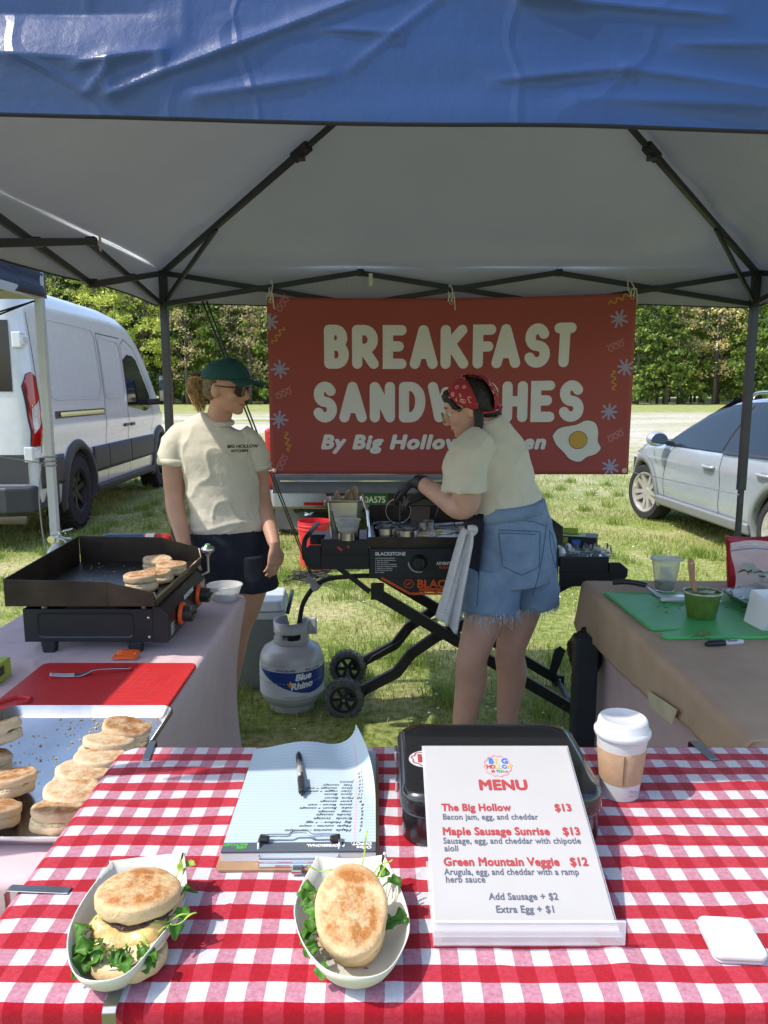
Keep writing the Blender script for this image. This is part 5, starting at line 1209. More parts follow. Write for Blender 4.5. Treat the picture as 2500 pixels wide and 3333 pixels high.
def muffin(label, pos, r=.053, h=.016, gap=.0, rz=0, tilt=(0, 0), group=None, m=None, off=(0, 0), open_=.0, seed=None):
    seed = seed or random.uniform(0, 99)
    t = thing('english_muffin', label, 'muffin', pos, 0, group); t.rotation_euler = (tilt[0], tilt[1], rz)
    lo = half('bottom_half', r, h, m or BUN, t, seed); lo.rotation_euler = (math.pi, 0, random.uniform(0, 6)); lo.location = (0, 0, h + .003)
    hi = half('top_half', r * random.uniform(.97, 1.02), h, m or BUN, t, seed + 7); hi.location = (off[0], off[1], h + .0035 + gap); hi.rotation_euler = (open_, random.uniform(-.02, .02) + open_ * .3, random.uniform(0, 6) if not open_ else 0)
    c = MB(); c.lathe([(0, -.002), (r * .93, -.002), (r * .965, .001), (r * .94, .005), (0, .005)], 40, c=(off[0] / 2, off[1] / 2, h + .001))
    o = c.build('crumb_edge', CRUMB, t, smooth=True); displace(o, lambda p, n_: .0025 * noise.noise(V((p.x * 150, p.y * 150, p.z * 150 + seed))))
    return t

# arugula leaf: lobed blade on a stem, curled
LEAF = mat('arugula', (.075, .20, .02), .45, var=.3, vs=60, spec=.4, bump=.2, bs=120)
n, l, b_ = nodes(LEAF); tr = n.new('ShaderNodeBsdfTranslucent'); tr.inputs['Color'].default_value = (.16, .36, .03, 1); mx = n.new('ShaderNodeMixShader'); mx.inputs[0].default_value = .3
l.new(b_.outputs[0], mx.inputs[1]); l.new(tr.outputs[0], mx.inputs[2]); l.new(mx.outputs[0], n['Material Output'].inputs['Surface'])
LEAFP = mat('pale_leaf', (.30, .42, .06), .5, var=.3, vs=50)
def leaf(parent, p, d, L=.06, w=.022, curl=.5, twist=0, m=None, stem=.35):
    """leaf from p along direction d"""
    fr = frame(p, d, V((0, 0, 1)).cross(V(d)) if abs(V(d).normalized().z) < .9 else (1, 0, 0)) @ Matrix.Rotation(twist, 4, 'X')
    b = MB(); vs = []; N = 22; sd = random.uniform(0, 50)
    for i in range(N + 1):
        t = i / N; x = L * t
        if t < stem: ww = .0011 + .0004 * t
        else:
            u = (t - stem) / (1 - stem); ww = w * (math.sin(math.pi * min(1, u * .92 + .06)) ** .8) * (.80 + .20 * math.cos(u * 11)) + .0008
        z = -curl * L * t * t * .6 + .003 * math.sin(t * 9 + sd)
        for s in (-1, -.5, 0, .5, 1):
            vs.append((x + .25 * abs(s) * ww, s * ww, z + .35 * abs(s) * ww * (1 + .5 * math.sin(sd + t * 7)) + .05 * ww * math.sin(s * 4 + t * 14)))
    fs = [(i * 5 + j, i * 5 + j + 1, (i + 1) * 5 + j + 1, (i + 1) * 5 + j) for i in range(N) for j in range(4)]
    b.add(vs, fs, fr); return b.build('arugula_leaf', m or LEAF, parent, smooth=True, recalc=False, thick=.0007)
# paper food boats: outline measured round the rim
BOATM = mat('boat_board', (.62, .60, .51), .6, var=.04, vs=30)
BOATO = mat('boat_outside', (.76, .74, .71), .6, var=.03)
def boat(label, rim, hts, k=.70, sh=(0, 0)):
    cx = sum(p[0] for p in rim) / len(rim); cy = sum(p[1] for p in rim) / len(rim)
    t = thing('paper_boat', label, 'food tray', (cx, cy, T), 0, 'paper food boats on the checked cloth')
    P = [V((x - cx, y - cy, h)) for (x, y), h in zip(rim, hts)]; P = [P[0], P[0]] + P[1:3] + [P[2]] + P[3:]; Q = smoothpath(P + [P[0]], 5)[:-1]; Q = [q for i, q in enumerate(Q) if i == 0 or (q - Q[i - 1]).length > 1e-5]; n_ = len(Q)
    base = [V((p.x * k + sh[0], p.y * k + sh[1], .0025)) for p in Q]
    rows = [base] + [[a.lerp(p, f) + V((p.x, p.y, 0)).normalized() * .004 * math.sin(math.pi * f) for a, p in zip(base, Q)] for f in (.33, .66, 1)]
    b = MB(); vs = [tuple(p) for r in rows for p in r]; b.add(vs + [(sh[0], sh[1], .0025)], [(j * n_ + i, j * n_ + (i + 1) % n_, (j + 1) * n_ + (i + 1) % n_, (j + 1) * n_ + i) for j in range(3) for i in range(n_)] + [(i, 4 * n_, (i + 1) % n_) for i in range(n_)])
    b.build('boat', BOATM, t, smooth=True, thick=.0016)
    return t
rimL = [(-.431, 1.12), (-.375, 1.142), (-.322, 1.138), (-.302, 1.075), (-.298, 1.02), (-.312, .965), (-.332, .902), (-.362, .882), (-.400, .893), (-.432, .945), (-.446, 1.0), (-.444, 1.06)]
rimR = [(-.106, 1.126), (-.05, 1.130), (.000, 1.130), (.026, 1.06), (.036, 1.0), (.030, .955), (.006, .905), (-.03, .888), (-.076, .902), (-.112, .955), (-.131, 1.02), (-.124, 1.08)]
boat('cream paper food boat holding the opened sandwich on the left', rimL, [.058, .052, .06, .048, .044, .044, .044, .046, .046, .044, .046, .05], .70, (.0, -.006))
boat('cream paper food boat holding the closed sandwich by the clipboard', rimR, [.062, .055, .062, .048, .044, .044, .044, .046, .046, .044, .046, .05], .70, (0, -.006))
EGGM = mat('fried_egg', (.58, .38, .13), .35, var=.4, vs=40, bump=.3, bs=80, sss=.1, spec=.6)
CHEESE = mat('cheddar', (.74, .58, .28), .35, var=.1, sss=.15)
JAM = mat('bacon_jam', (.055, .018, .012), .3, var=.5, vs=90, bump=.9, bs=150, spec=.7)
AIOLI = mat('aioli', (.72, .58, .36), .3, var=.08, vs=50, sss=.2)
def slab(name, r, h, m, parent, seed, sx=1, sy=1, amp=.3, droop=.0, zs=.006):
    b = MB(); b.lathe([(0, h)] + [(r * f, h) for f in (.2, .4, .6, .75, .88)] + [(r * .97, h * .8), (r, h * .5), (r * .96, h * .15), (r * .85, 0), (r * .5, 0), (0, 0)], 48, sx=sx, sy=sy)
    o = b.build(name, m, parent, smooth=True)
    for v in o.data.vertices:
        c = v.co; a = math.atan2(c.y, c.x); rr = math.hypot(c.x / sx, c.y / sy) / r
        k = 1 + rr * amp * noise.noise(V((math.cos(a) * 1.8, math.sin(a) * 1.8, seed))) + rr * amp * .35 * noise.noise(V((math.cos(a) * 6, math.sin(a) * 6, seed)))
        c.x *= k; c.y *= k; c.z += zs * rr * noise.noise(V((c.x * 45, c.y * 45, seed))) - droop * max(0, rr * k - .75) ** 1.5
    return o
# opened sandwich on the left: the crown leans back, fillings spill towards the viewer
sw = thing('breakfast_sandwich', 'breakfast sandwich tilted open showing egg, cheese, jam and arugula', 'sandwich', (-.362, 1.005, T), 0, 'breakfast sandwiches in paper boats')
o = half('bottom_bun', .054, .020, BUNL, sw, 3, 1, 1.1); o.location = (.004, -.034, .024); o.rotation_euler = (math.pi + R(-8), R(6), .4)
o = slab('aioli', .050, .006, AIOLI, sw, 5, 1, 1.1, .1); o.location = (.004, -.034, .024); o.rotation_euler = (R(-8), R(-4), 0)
for i in range(20):
    a = R(random.uniform(185, 345)); p = V((.0 + .036 * math.cos(a), -.022 + .034 * math.sin(a), random.uniform(.036, .044))); leaf(sw, p, (math.cos(a + random.uniform(-.7, .7)), math.sin(a + random.uniform(-.7, .7)), random.uniform(-.25, .25)), random.uniform(.028, .045), random.uniform(.008, .014), random.uniform(.2, 1), random.uniform(-1, 1))
for p, d, L, w_ in (((-.050, -.020, .042), (-.45, -.9, -.12), .056, .018), ((-.050, -.004, .044), (-.6, -.8, .05), .042, .015), ((-.042, -.036, .036), (-.1, -1, -.10), .066, .014), ((-.03, -.045, .036), (.1, -1, -.2), .05, .012), ((.048, .01, .040), (.7, -.2, .35), .045, .012), ((.044, .035, .046), (.75, .5, .3), .05, .013), ((.05, -.0, .042), (.6, -.75, .05), .045, .012)): leaf(sw, V(p), d, L * .78, w_, .5, random.uniform(-.5, .5))
leaf(sw, V((.035, .085, .045)), (.4, .8, .35), .045, .016, .5, 0, LEAFP)
for p, d in (((.03, -.02, .046), (.9, .35, .10)), ((.02, -.028, .042), (.55, -.8, -.1)), ((.045, -.03, .043), (.75, .55, .12))): leaf(sw, V(p), d, .058, .0016, .1, 0, LEAFP, .95)
o = slab('egg', .053, .012, EGGM, sw, 9, 1.0, .80, .22, .03); o.location = (-.006, -.010, .036); o.rotation_euler = (R(17), R(-4), 0)
o = slab('cheese', .052, .004, CHEESE, sw, 12, 1.05, .8, .2, .05); o.location = (-.006, .008, .043); o.rotation_euler = (R(13), R(-6), .3)
o = slab('bacon_jam', .053, .010, JAM, sw, 15, 1, .82, .16, .0, .004); o.location = (.002, .016, .044); o.rotation_euler = (R(2), 0, 0)
o = half('top_bun', .0585, .023, BUNL, sw, 22, 1.05, 1.0, .5); o.location = (-.001, .026, .049); o.rotation_euler = (R(-5), R(3), .2)
# closed sandwich on the right, propped up so its browned crown faces the viewer
sw2 = thing('breakfast_sandwich', 'closed breakfast sandwich with browned crown and arugula at its sides', 'sandwich', (-.046, 1.008, T), 0, 'breakfast sandwiches in paper boats')
rt = Matrix.Rotation(R(24), 4, 'X')
def tl_(o, p, rz=0, flip=False): o.matrix_local = Matrix.Translation((0, -.004, .038)) @ rt @ Matrix.Translation(p) @ Matrix.Rotation(rz, 4, 'Z') @ (Matrix.Rotation(math.pi, 4, 'X') if flip else Matrix()); return o
tl_(half('bottom_bun', .050, .018, BUNL, sw2, 33, .95, 1.2), (0, -.0, .006), .2, True)
tl_(slab('egg', .050, .010, EGGM, sw2, 35, .98, 1.2, .2, .02), (-.002, .004, .006))
tl_(slab('bacon_jam', .050, .008, JAM, sw2, 36, .99, 1.18, .14), (.002, .004, .013))
tl_(half('top_bun', .0515, .025, BUNL, sw2, 41, 1.0, 1.32, .45), (0, -.002, .018), .06)
for i in range(9):
    y = -.050 + .013 * i; leaf(sw2, V((-.040 - .004 * math.sin(i), y, .036 + .010 * i / 9)), (-.5 + .3 * math.sin(i * 2.1), -.6 + .25 * i * .3, random.uniform(.1, .4)), random.uniform(.03, .045), random.uniform(.007, .012), .5, random.uniform(-1, 1))
for p, d, L, w_ in (((.045, -.02, .045), (.8, .45, .10), .042, .013), ((.044, -.035, .042), (.45, .85, .12), .04, .012), ((.042, .045, .060), (.7, .4, .1), .035, .012), ((.030, .055, .064), (.6, .5, .2), .03, .010), ((-.046, .02, .048), (-.25, -.9, .05), .065, .014), ((-.035, -.06, .03), (-.1, -.9, .0), .035, .010)): leaf(sw2, V(p), d, L, w_, .4, .3)
for p, d, L in (((.012, .065, .066), (.12, .5, 1.0), .062), ((.02, .06, .064), (.8, .6, .35), .05), ((-.02, .066, .066), (-.8, .1, .15), .052), ((.034, .04, .06), (.3, .7, .5), .045)): leaf(sw2, V(p), d, L, .0014, .15, 0, LEAFP, .95)
for i in range(6): 
    o = slab('onion_piece', .011, .004, mat('bacon_bit', (.30, .12, .03), .4, var=.4, vs=90), sw2, 50 + i, 1, 1, .4); o.location = (-.048 + .003 * i, .03 - .014 * i, .046 - .002 * i); o.rotation_euler = (R(30), .4, i)

for o in [front_cloth] + [o for o in COL.objects if o not in before and o.parent is None]: true_size(o)
# ---------------------------------------------------------------- sheet pan on the left table
ALU = mat('aluminium', (.60, .61, .63), .27, 1, var=.12, vs=9, bump=.03, bs=30)
pan = thing('baking_tray', 'aluminium baking tray full of toasted english muffins', 'baking tray', (-.722, 1.515, T))
O = rrect(-.206, .206, -.282, .285, .035, 6); I = [(x * .94, y * .955) for x, y in O]; I2 = [(x * .91, y * .935) for x, y in O]; O2 = [(x * 1.014, y * 1.01) for x, y in O]
k = len(O); rows = [(O2, .021), (O2, .027), (O, .0285), (I, .008), (I2, .004)]
b = MB(); vs = [(x, y, z) for P_, z in rows for x, y in P_]
b.add(vs, [(j * k + i, j * k + (i + 1) % k, (j + 1) * k + (i + 1) % k, (j + 1) * k + i) for j in range(4) for i in range(k)] + [tuple(range(4 * k, 5 * k))]); b.build('pan', ALU, pan, thick=.0016, angle=30)
b = MB()
for _ in range(520):
    if random.random() < .6: x, y = random.gauss(.10, .06), random.gauss(.20, .05)
    else: x, y = random.uniform(-.18, .18), random.uniform(-.2, .255)
    if abs(x) > .182 or abs(y) > .26: continue
    s = random.uniform(.0008, .0030) * random.choice((.6, .8, 1, 1.3)); b.ell((x, y, .0055 + s * .4), (s, s * random.uniform(.6, 1.2), s * .6), nu=5, nv=3)
tag(b.build('crumbs', mat('crumbs', (.66, .47, .2), .8, var=.2, vs=200), weld=False), 'golden crumbs strewn over the baking tray', 'crumbs', kind='stuff').location = (-.722, 1.515, T)
MG = 'english muffins on the baking tray'
def mf(lb, x, y, z, **k):
    k.setdefault('h', .0165); return muffin(lb, (x, y, T + z), group=MG, **k)
mf('browned english muffin leaning at the far end of the right row', -.583, 1.625, .013, tilt=(R(-10), R(12)), open_=.10, off=(-.004, .008), gap=.004)
mf('pale english muffin second in the right row with its halves shifted', -.606, 1.560, .013, tilt=(R(-8), R(8)), off=(.006, .004), open_=-.06, gap=.004, m=BUNP)
mf('english muffin third in the right row half under the cloth corner', -.590, 1.490, .013, tilt=(R(-9), R(4)), m=BUNP, gap=.002)
mf('english muffin fourth in the right row with cracked side', -.606, 1.426, .013, tilt=(R(-10), R(6)), off=(.004, .004), open_=.07, gap=.004, m=BUNP)
mf('english muffin fifth in the right row beside the checked cloth', -.592, 1.352, .013, tilt=(R(-8), R(5)), off=(.003, -.004), open_=.09, gap=.006, m=BUNP)
mf('browned english muffin nearest in the right row by the tray rim', -.585, 1.285, .013, tilt=(R(-14), R(2)), open_=.06, gap=.005)
mf('flat toasted english muffin face up at the left front of the tray', -.722, 1.295, .013, tilt=(R(-16), R(4)), r=.055, gap=0)
mf('shaded english muffin standing on the left pile of the tray', -.735, 1.392, .016, tilt=(R(-14), R(-6)), off=(.004, .004), gap=.004, open_=.05)
mf('english muffin at the lower left pile turned on its edge', -.83, 1.412, .05, tilt=(R(62), R(12)), r=.05)
mf('split english muffin on top of the left pile', -.825, 1.545, .045, tilt=(R(-12), R(-18)), off=(.006, 0), gap=.006, open_=.08, m=BUNP)
mf('english muffin under the split one in the left pile', -.835, 1.50, .013, tilt=(R(-10), R(8)), m=BUNP)
mf('english muffin at the left edge of the tray', -.855, 1.33, .013, tilt=(R(8), 0))
# ---------------------------------------------------------------- red cutting board and fork
CBR = mat('red_board', (.50, .022, .025), .45, var=.05, vs=30, bump=.12, bs=120)
board = thing('cutting_board', 'red plastic cutting board half in sunlight with knife scratches', 'cutting board', (-.755, 1.985, T))
b = MB(); b.prism(rrect(-.235, .212, -.158, .162, .022), .001, .013); o = b.build('board', CBR, board, bevel=.003)
b = MB(); b.tube(smoothpath([(-.22, -.14, .0145), (-.19, -.100, .0145), (-.155, -.105, .0145), (-.15, -.135, .0145), (-.17, -.15, .0145)], 8), .006, 8); b.build('handle_rim', CBR, board, smooth=True)
SCR = mat('board_scratch', (.62, .14, .13), .7, var=0); b = MB()
for i in range(11):
    y = -.12 + i * .022; x0 = .0 + random.uniform(-.02, .05); ribbon(b, [(x0, y), (x0 + .06, y + .003), (x0 + random.uniform(.10, .15), y + random.uniform(-.004, .008))], .0009, .0132)
for i in range(7): x = .03 + i * .022; y0 = random.uniform(-.1, .0); ribbon(b, [(x, y0), (x + .01, y0 + random.uniform(.05, .12))], .0008, .0132)
b.build('scratch_marks', SCR, board, weld=False, recalc=False)
fk = thing('fork', 'steel dinner fork lying on the red cutting board', 'fork', (-.842, 2.04, T + .013), R(17))
b = MB(); vs = []; hp = [(-.018, .0125, .004), (.0, .013, .0025), (.015, .010, .006), (.03, .0042, .012), (.055, .0032, .013), (.10, .0050, .011), (.125, .0072, .009), (.133, .003, .009)]
for x, w_, z in hp: vs += [(x, -w_, z), (x, w_, z), (x, w_, z + .0018), (x, -w_, z + .0018)]
b.add(vs, [(j * 4 + i, j * 4 + (i + 1) % 4, j * 4 + 4 + (i + 1) % 4, j * 4 + 4 + i) for j in range(len(hp) - 1) for i in range(4)] + [(3, 2, 1, 0), (28, 29, 30, 31)]); b.build('handle', M['chrome'], fk, bevel=.0006)
for i in range(4):
    y = -.0102 + .0068 * i; b = MB(); b.tube(smoothpath([(-.016, y, .005), (-.04, y * 1.05, .0065), (-.07, y * .95, .0115), (-.078, y * .92, .0135)], 5), [.0019] * 15 + [.0008], 6); b.build('tine', M['chrome'], fk, smooth=True)
ot = MB(); ot.grid(lambda u, v: (-.036 + .072 * u + .006 * v, .035 * v - .02, .003 + .018 * v + .004 * math.sin(u * 3)), 8, 6)
o = ot.build('orange_tag', M['orange'], smooth=True, thick=.0008); put(o, -.775, 2.212, T + .001); tag(o, 'orange warning tag hanging under the table top griddle', 'tag')
text('tag_print', 'WARNING\nREAD MANUAL', .009, mat('tag_ink', (.8, .45, .3), .6, var=0), o, frame((-.028, .006, .0195), (1, 0, 0), (0, .9, .46)), ext=.0002)
gb = thing('carton', 'small yellow green carton at the left edge of the pink cloth', 'carton', (-1.105, 2.02, T))
b = MB(); b.box(-.05, .052, -.06, .06, .001, .055); b.build('box', mat('lime_card', (.35, .42, .04), .5, var=.05), gb, bevel=.002)
b = MB(); b.box(.0522, .0526, -.03, .02, .02, .045); b.box(-.02, .045, -.0606, -.0602, .012, .04); b.build('print_panel', M['black_plastic'], gb)
# ---------------------------------------------------------------- clear deli tub with salt
DELI = mat('frosted_plastic', (.9, .91, .91), .18, var=0, trans=.85, ior=1.2)
def deli(name, label, cat, pos, r0, r1, h, lid=False, fill=None, fh=.5, fm=None):
    t = thing(name, label, cat, pos); b = MB()
    b.lathe([(0, .002), (r0 * .96, .002), (r0, .004), (r1, h), (r1 + .004, h), (r1 + .004, h + .003), (r1 - .001, h + .003), (r0 - .0015, .006), (0, .005)], 48); b.build('cup', DELI, t, angle=40)
    if fill:
        rf = r0 + (r1 - r0) * fh - .0025; b = MB(); b.lathe([(0, .006), (r0 - .003, .006), (rf, h * fh), (rf * .6, h * fh + .004), (0, h * fh)], 40); o = b.build(fill, fm, t, smooth=True); displace(o, lambda p, n_: .002 * noise.noise(p * 60))
    if lid:
        b = MB(); b.lathe([(r1 + .002, h - .004), (r1 + .007, h - .002), (r1 + .007, h + .006), (r1 - .002, h + .007), (r1 - .006, h + .0035), (0, h + .003)], 48); b.build('lid', DELI, t, angle=40)
    return t
DELI_ = DELI; DELI = mat('milky_plastic', (.72, .72, .73), .2, var=0, alpha=.55)
deli('deli_tub', 'low clear deli tub of white salt at the table corner', 'tub', (-.613, 2.875, T), .050, .066, .058, False, 'salt', .55, mat('salt', (.8, .8, .8), .9, bump=.4, bs=300))
DELI = DELI_
# ================================================================ table top griddle on the left table
GRB = mat('griddle_enamel', (.014, .015, .020), .42, .1, var=.1, coat=.15)
SEAR = mat('seasoned_steel', (.022, .020, .019), .36, .4, var=.4, vs=14, bump=.12, bs=60)
RIM = mat('seasoned_rim', (.045, .032, .024), .45, .5, var=.4, vs=9)
gd = thing('griddle', 'black table top gas griddle with two orange ringed knobs', 'griddle', (-.885, 2.50, T))
gx0, gx1, gy0, gy1 = -.215, .180, -.235, .245
b = MB()
b.box(gx0, gx1, gy0, gy0 + .006, .035, .140); b.box(gx0, gx1, gy1 - .006, gy1, .035, .140); b.box(gx0, gx0 + .006, gy0 + .006, gy1 - .006, .035, .140); b.box(gx0, gx1, gy0 + .006, gy1 - .006, .035, .045)
b.box(gx0 + .006, gx1, gy0 + .006, gy1 - .006, .085, .095); b.build('body', GRB, gd, bevel=.003)
b = MB(); b.add([(x, y, z) for y in (gy0 - .002, gy1 + .002) for x, z in ((gx1, .033), (gx1 + .045, .033), (gx1 + .050, .122), (gx1 + .012, .150), (gx1, .150))], [(4, 3, 2, 1, 0), (5, 6, 7, 8, 9)] + [(i, (i + 1) % 5, 5 + (i + 1) % 5, 5 + i) for i in range(5)]); b.build('control_panel', GRB, gd, bevel=.003)
b = MB(); 
for zz in (.052, .113): b.ell((gx1 - .012, gy0 - .001, zz), (.0045, .003, .0045), nu=10, nv=6)
b.build('screw', M['steel'], gd)
b = MB(); q = rrect(gx0 + .045, gx1 - .06, .049, .128, .012)
vs = [(x, gy0 - .0025, z) for x, z in q]; q2 = rrect(gx0 + .05, gx1 - .065, .054, .123, .010); vs += [(x, gy0 - .0005, z) for x, z in q2]; k = len(q)
b.add(vs, [(i, (i + 1) % k, k + (i + 1) % k, k + i) for i in range(k)]); b.build('pressed_panel', GRB, gd)
for x in (gx0 + .07, gx1 - .06):
    for y in (gy0 + .018, gy1 - .03):
        b = MB(); b.prism(rrect(x - .019, x + .019, y - .015, y + .015, .006), .0, .036, top=rrect(x - .023, x + .023, y - .017, y + .017, .006)); b.build('foot', M['rubber'], gd, bevel=.002)
for y in (-.115, .115):
    kn = MB(); tm = Matrix.Translation((gx1 + .0475, y, .092)) @ Matrix.Rotation(R(93), 4, 'Y')
    kn.lathe([(0, .006), (.036, .006), (.036, .012), (.033, .017), (.0, .017)], 40, tm); o = kn.build('knob_ring', M['orange'], gd, angle=30)
    b = MB(); b.lathe([(0, .014), (.026, .014), (.0255, .044), (.024, .048), (0, .048)], 24, tm); b.box(-.005, .005, -.024, .024, .044, .054, tm); b.build('knob', M['black_plastic'], gd, bevel=.0015)
PF = frame((gx1 + .0482, 0, 0), (0, 1, 0), (-.05, 0, 1))
text('panel_print', 'BLACKSTONE', .020, M['white_ink'], gd, Matrix.Translation((gx1 + .0515, -.055, .120)) @ PF.to_3x3().to_4x4(), off=.0005, sx=.95)
b = MB()
for i in range(9):
    z = .082 - i * .0042; b.add([PF.to_3x3() @ V((x, y, 0)) + V((gx1 + .0482 + .00002 * i, -.21, z)) for x, y in ((0, 0), (.045 - .012 * (i % 3), 0), (.045 - .012 * (i % 3), .0016), (0, .0016))], [(0, 1, 2, 3)])
b.build('panel_print', M['white_ink'], gd, weld=False, recalc=False)
for x in (gx0 + .06, gx1 - .03):
    for y in (gy0 + .02, gy1 - .02):
        b = MB(); b.cyl((x, y, .095), (x, y, .165), .009, n=12); b.build('plate_leg', mat('bare_leg', (.32, .2, .15), .5, .6), gd, smooth=True)
# griddle plate: tall walls at the back and sides, low lip at the knob side
px0, px1, py0, py1 = -.238, .205, -.285, .285
b = MB(); b.box(px0, px1, py0, py1, .165, .172)
plate = b.build('griddle_plate', SEAR, gd)
def wall(a, c, h0, h1, th=.004):
    a, c = V(a), V(c); d = (c - a).normalized(); nn = V((-d.y, d.x, 0)) * th; m_ = MB()
    m_.add([tuple(p + q + V((0, 0, z))) for p, h in ((a, h0), (c, h1)) for q in (V(), nn) for z in (.163, h)], [(0, 2, 3, 1), (4, 5, 7, 6), (0, 1, 5, 4), (2, 6, 7, 3), (1, 3, 7, 5), (0, 4, 6, 2)]); return m_
b = MB()
wall((px0, py0, 0), (px1 - .16, py0, 0), .250, .243).__class__
for a, c, h0, h1 in (((px1 - .14, py0, 0), (px0, py0, 0), .238, .245), ((px1, py0, 0), (px1 - .14, py0, 0), .205, .238), ((px0, py0 + .002, 0), (px0, py1 - .002, 0), .245, .268), ((px0, py1, 0), (px1 - .14, py1, 0), .268, .262), ((px1 - .14, py1, 0), (px1, py1, 0), .262, .222), ((px1, py1 - .002, 0), (px1, py0 + .002, 0), .186, .186)):
    w_ = wall(a, c, h0, h1); b.add(w_.v, w_.f)
b.build('plate_wall', RIM, gd, weld=False, bevel=.0012)
b = MB(); b.tube([(px1 - .002, py0, .205), (px1 + .004, py0, .186), (px1 + .004, py1, .186), (px1 - .002, py1, .222)], .004, 8); b.build('rim_edge', mat('worn_edge', (.30, .25, .18), .35, .9, var=.3), gd, smooth=True)
b = MB()
for x, y in ((px0 + .05, py1 - .0065), (px0 + .075, py1 - .0065)): b.cyl((x, y, .235), (x, y + .003, .235), .007, n=14)
b.cyl((px0 + .025, py0 - .0035, .228), (px0 + .025, py0 + .0015, .228), .007, n=14)
b.build('rivet_hole', M['black_plastic'], gd)
bb = MB()
for _ in range(120):
    x, y = random.uniform(px0 + .05, px1 - .03), random.uniform(py0 + .03, py1 - .03); s = random.choice((.0012, .0016, .0022)); bb.ell((x, y, .1725 + s * .3), (s * random.uniform(.6, 1.8), s, s * .4), nu=5, nv=3)
tag(bb.build('crumbs', mat('pale_crumbs', (.5, .45, .36), .8, var=.4), weld=False), 'pale crumbs sticking to the black griddle surface', 'crumbs', kind='stuff').location = (-.885, 2.50, T)
# the light gas bottle and its regulator at the far corner
b = MB(); b.lathe([(0, 0), (.012, 0), (.014, .012), (.03, .018), (.033, .024), (.033, .034), (.028, .040), (.02, .043), (.014, .050), (0, .051)], 24, c=(.262, .262, .196)); b.tube([(.262, .262, .196), (.262, .262, .118), (.228, .25, .105)], .006, 8)
rg_ = b.build('regulator', M['steel'], gd, angle=40); rg_.location = (.05, .05, .05); rg_.scale = (.74, .74, .78)
b = MB(); b.lathe([(0, .0), (.012, 0), (.011, .004), (0, .005)], 18, c=(.262, .262, .247)); b.build('regulator_cap', mat('green_cap', (.1, .45, .08), .4), rg_)
gasb = thing('gas_bottle', 'dark blue camping gas bottle with red label behind the griddle', 'gas bottle', (-.80, 2.80, T))
b = MB(); tm = Matrix.Translation((-.26, .03, .232)) @ Matrix.Rotation(R(90), 4, 'Y'); b.lathe([(0, 0), (.02, .002), (.034, .012), (.0365, .03), (.0365, .165)], 32, tm); b.build('bottle', mat('navy_enamel', (.012, .05, .10), .35, .3), gasb, smooth=True)
b = MB(); b.lathe([(.0367, .165), (.0367, .245), (.030, .262), (.016, .268), (0, .27)], 32, tm); b.build('label_band', mat('bottle_red', (.45, .03, .03), .4, var=.05), gasb, smooth=True)
b = MB(); b.lathe([(.0369, .172), (.0369, .205)], 32, tm); b.build('label_panel', M['white_ink'], gasb, smooth=True)
b = MB(); b.box(-.20, -.02, .015, .045, 0, .197); b.build('cradle', M['black_metal'], gasb)
MG2 = 'english muffins toasting on the griddle'
zt = T + .1725
muffin('pale split english muffin farthest on the griddle', (-.800, 2.655, zt), r=.052, h=.017, group=MG2, m=BUNP, tilt=(0, R(3)), gap=.003, open_=.05)
muffin('golden english muffin in the far corner of the griddle by the lip', (-.728, 2.575, zt), r=.052, h=.017, group=MG2, gap=.002)
muffin('middle english muffin of the griddle row against the lip', (-.744, 2.475, zt), r=.050, h=.016, group=MG2, gap=.002, off=(-.006, .003))
muffin('nearest english muffin on the griddle with two thick halves', (-.765, 2.365, zt), r=.051, h=.022, group=MG2, gap=.006, off=(-.004, 0))
# fire extinguisher
fx = thing('fire_extinguisher', 'white fire extinguisher with metal valve standing behind the griddle', 'extinguisher', (-1.245, 2.875, T))
b = MB(); b.lathe([(0, .001), (.036, .001), (.039, .006), (.039, .175), (.036, .192), (.026, .208), (.017, .214), (.016, .228), (0, .229)], 32); b.build('cylinder', M['white_plastic'], fx, angle=40)
b = MB(); b.box(-.016, .016, -.013, .013, .226, .255); b.bar((-.02, 0, .257), (.062, 0, .278), .014, .006); b.bar((-.018, 0, .245), (.055, 0, .240), .012, .005); b.build('valve', M['steel'], fx, bevel=.002)
b = MB(); b.lathe([(0, 0), (.014, 0), (.014, .008), (0, .008)], 20, Matrix.Translation((-.012, -.014, .240)) @ Matrix.Rotation(R(90), 4, 'X')); b.build('gauge', M['chrome'], fx)
b = MB(); b.tube(smoothpath([(.01, -.015, .245), (.04, -.02, .235), (.052, -.012, .19), (.045, -.015, .15)], 6), .004, 8); b.build('nozzle', M['white_plastic'], fx, smooth=True)
b = MB(); b.lathe([(.011, -.0015), (.0135, 0), (.011, .0015), (.0095, 0)], 18, Matrix.Translation((.03, -.016, .262)) @ Matrix.Rotation(R(80), 4, 'X'), close=True); b.build('pin_ring', M['chrome'], fx)

# ================================================================ folding griddle cart behind
CY0, CY1 = 3.42, 3.90        # front and back planes
cart = thing('griddle_cart', 'large black folding griddle cart with side shelves and wheels', 'griddle', (.36, 3.66, 0))
def cw(o): o.matrix_parent_inverse = Matrix.Translation((-.36, -3.66, 0)); return o
bxl, bxr = -.065, .79
b = MB(); b.box(bxl, bxr, CY0 + .01, CY1, .715, .855); cw(b.build('body', GRB, cart, bevel=.004))
fp = MB(); fp.box(bxl - .004, bxr + .004, CY0 - .004, CY0 + .0085, .688, .828); pnl = cw(fp.build('control_panel', mat('panel_charcoal', (.022, .023, .027), .5, .1), cart, bevel=.003))
CF = frame((0, CY0 - .0046, 0), (1, 0, 0), (0, 0, 1))
def ct(s, x, z, size, m, off, sx=1):
    return cw(text('panel_print', s, size, m, cart, Matrix.Translation((x, CY0 - .0046, z)) @ CF.to_3x3().to_4x4(), off=off, sx=sx))
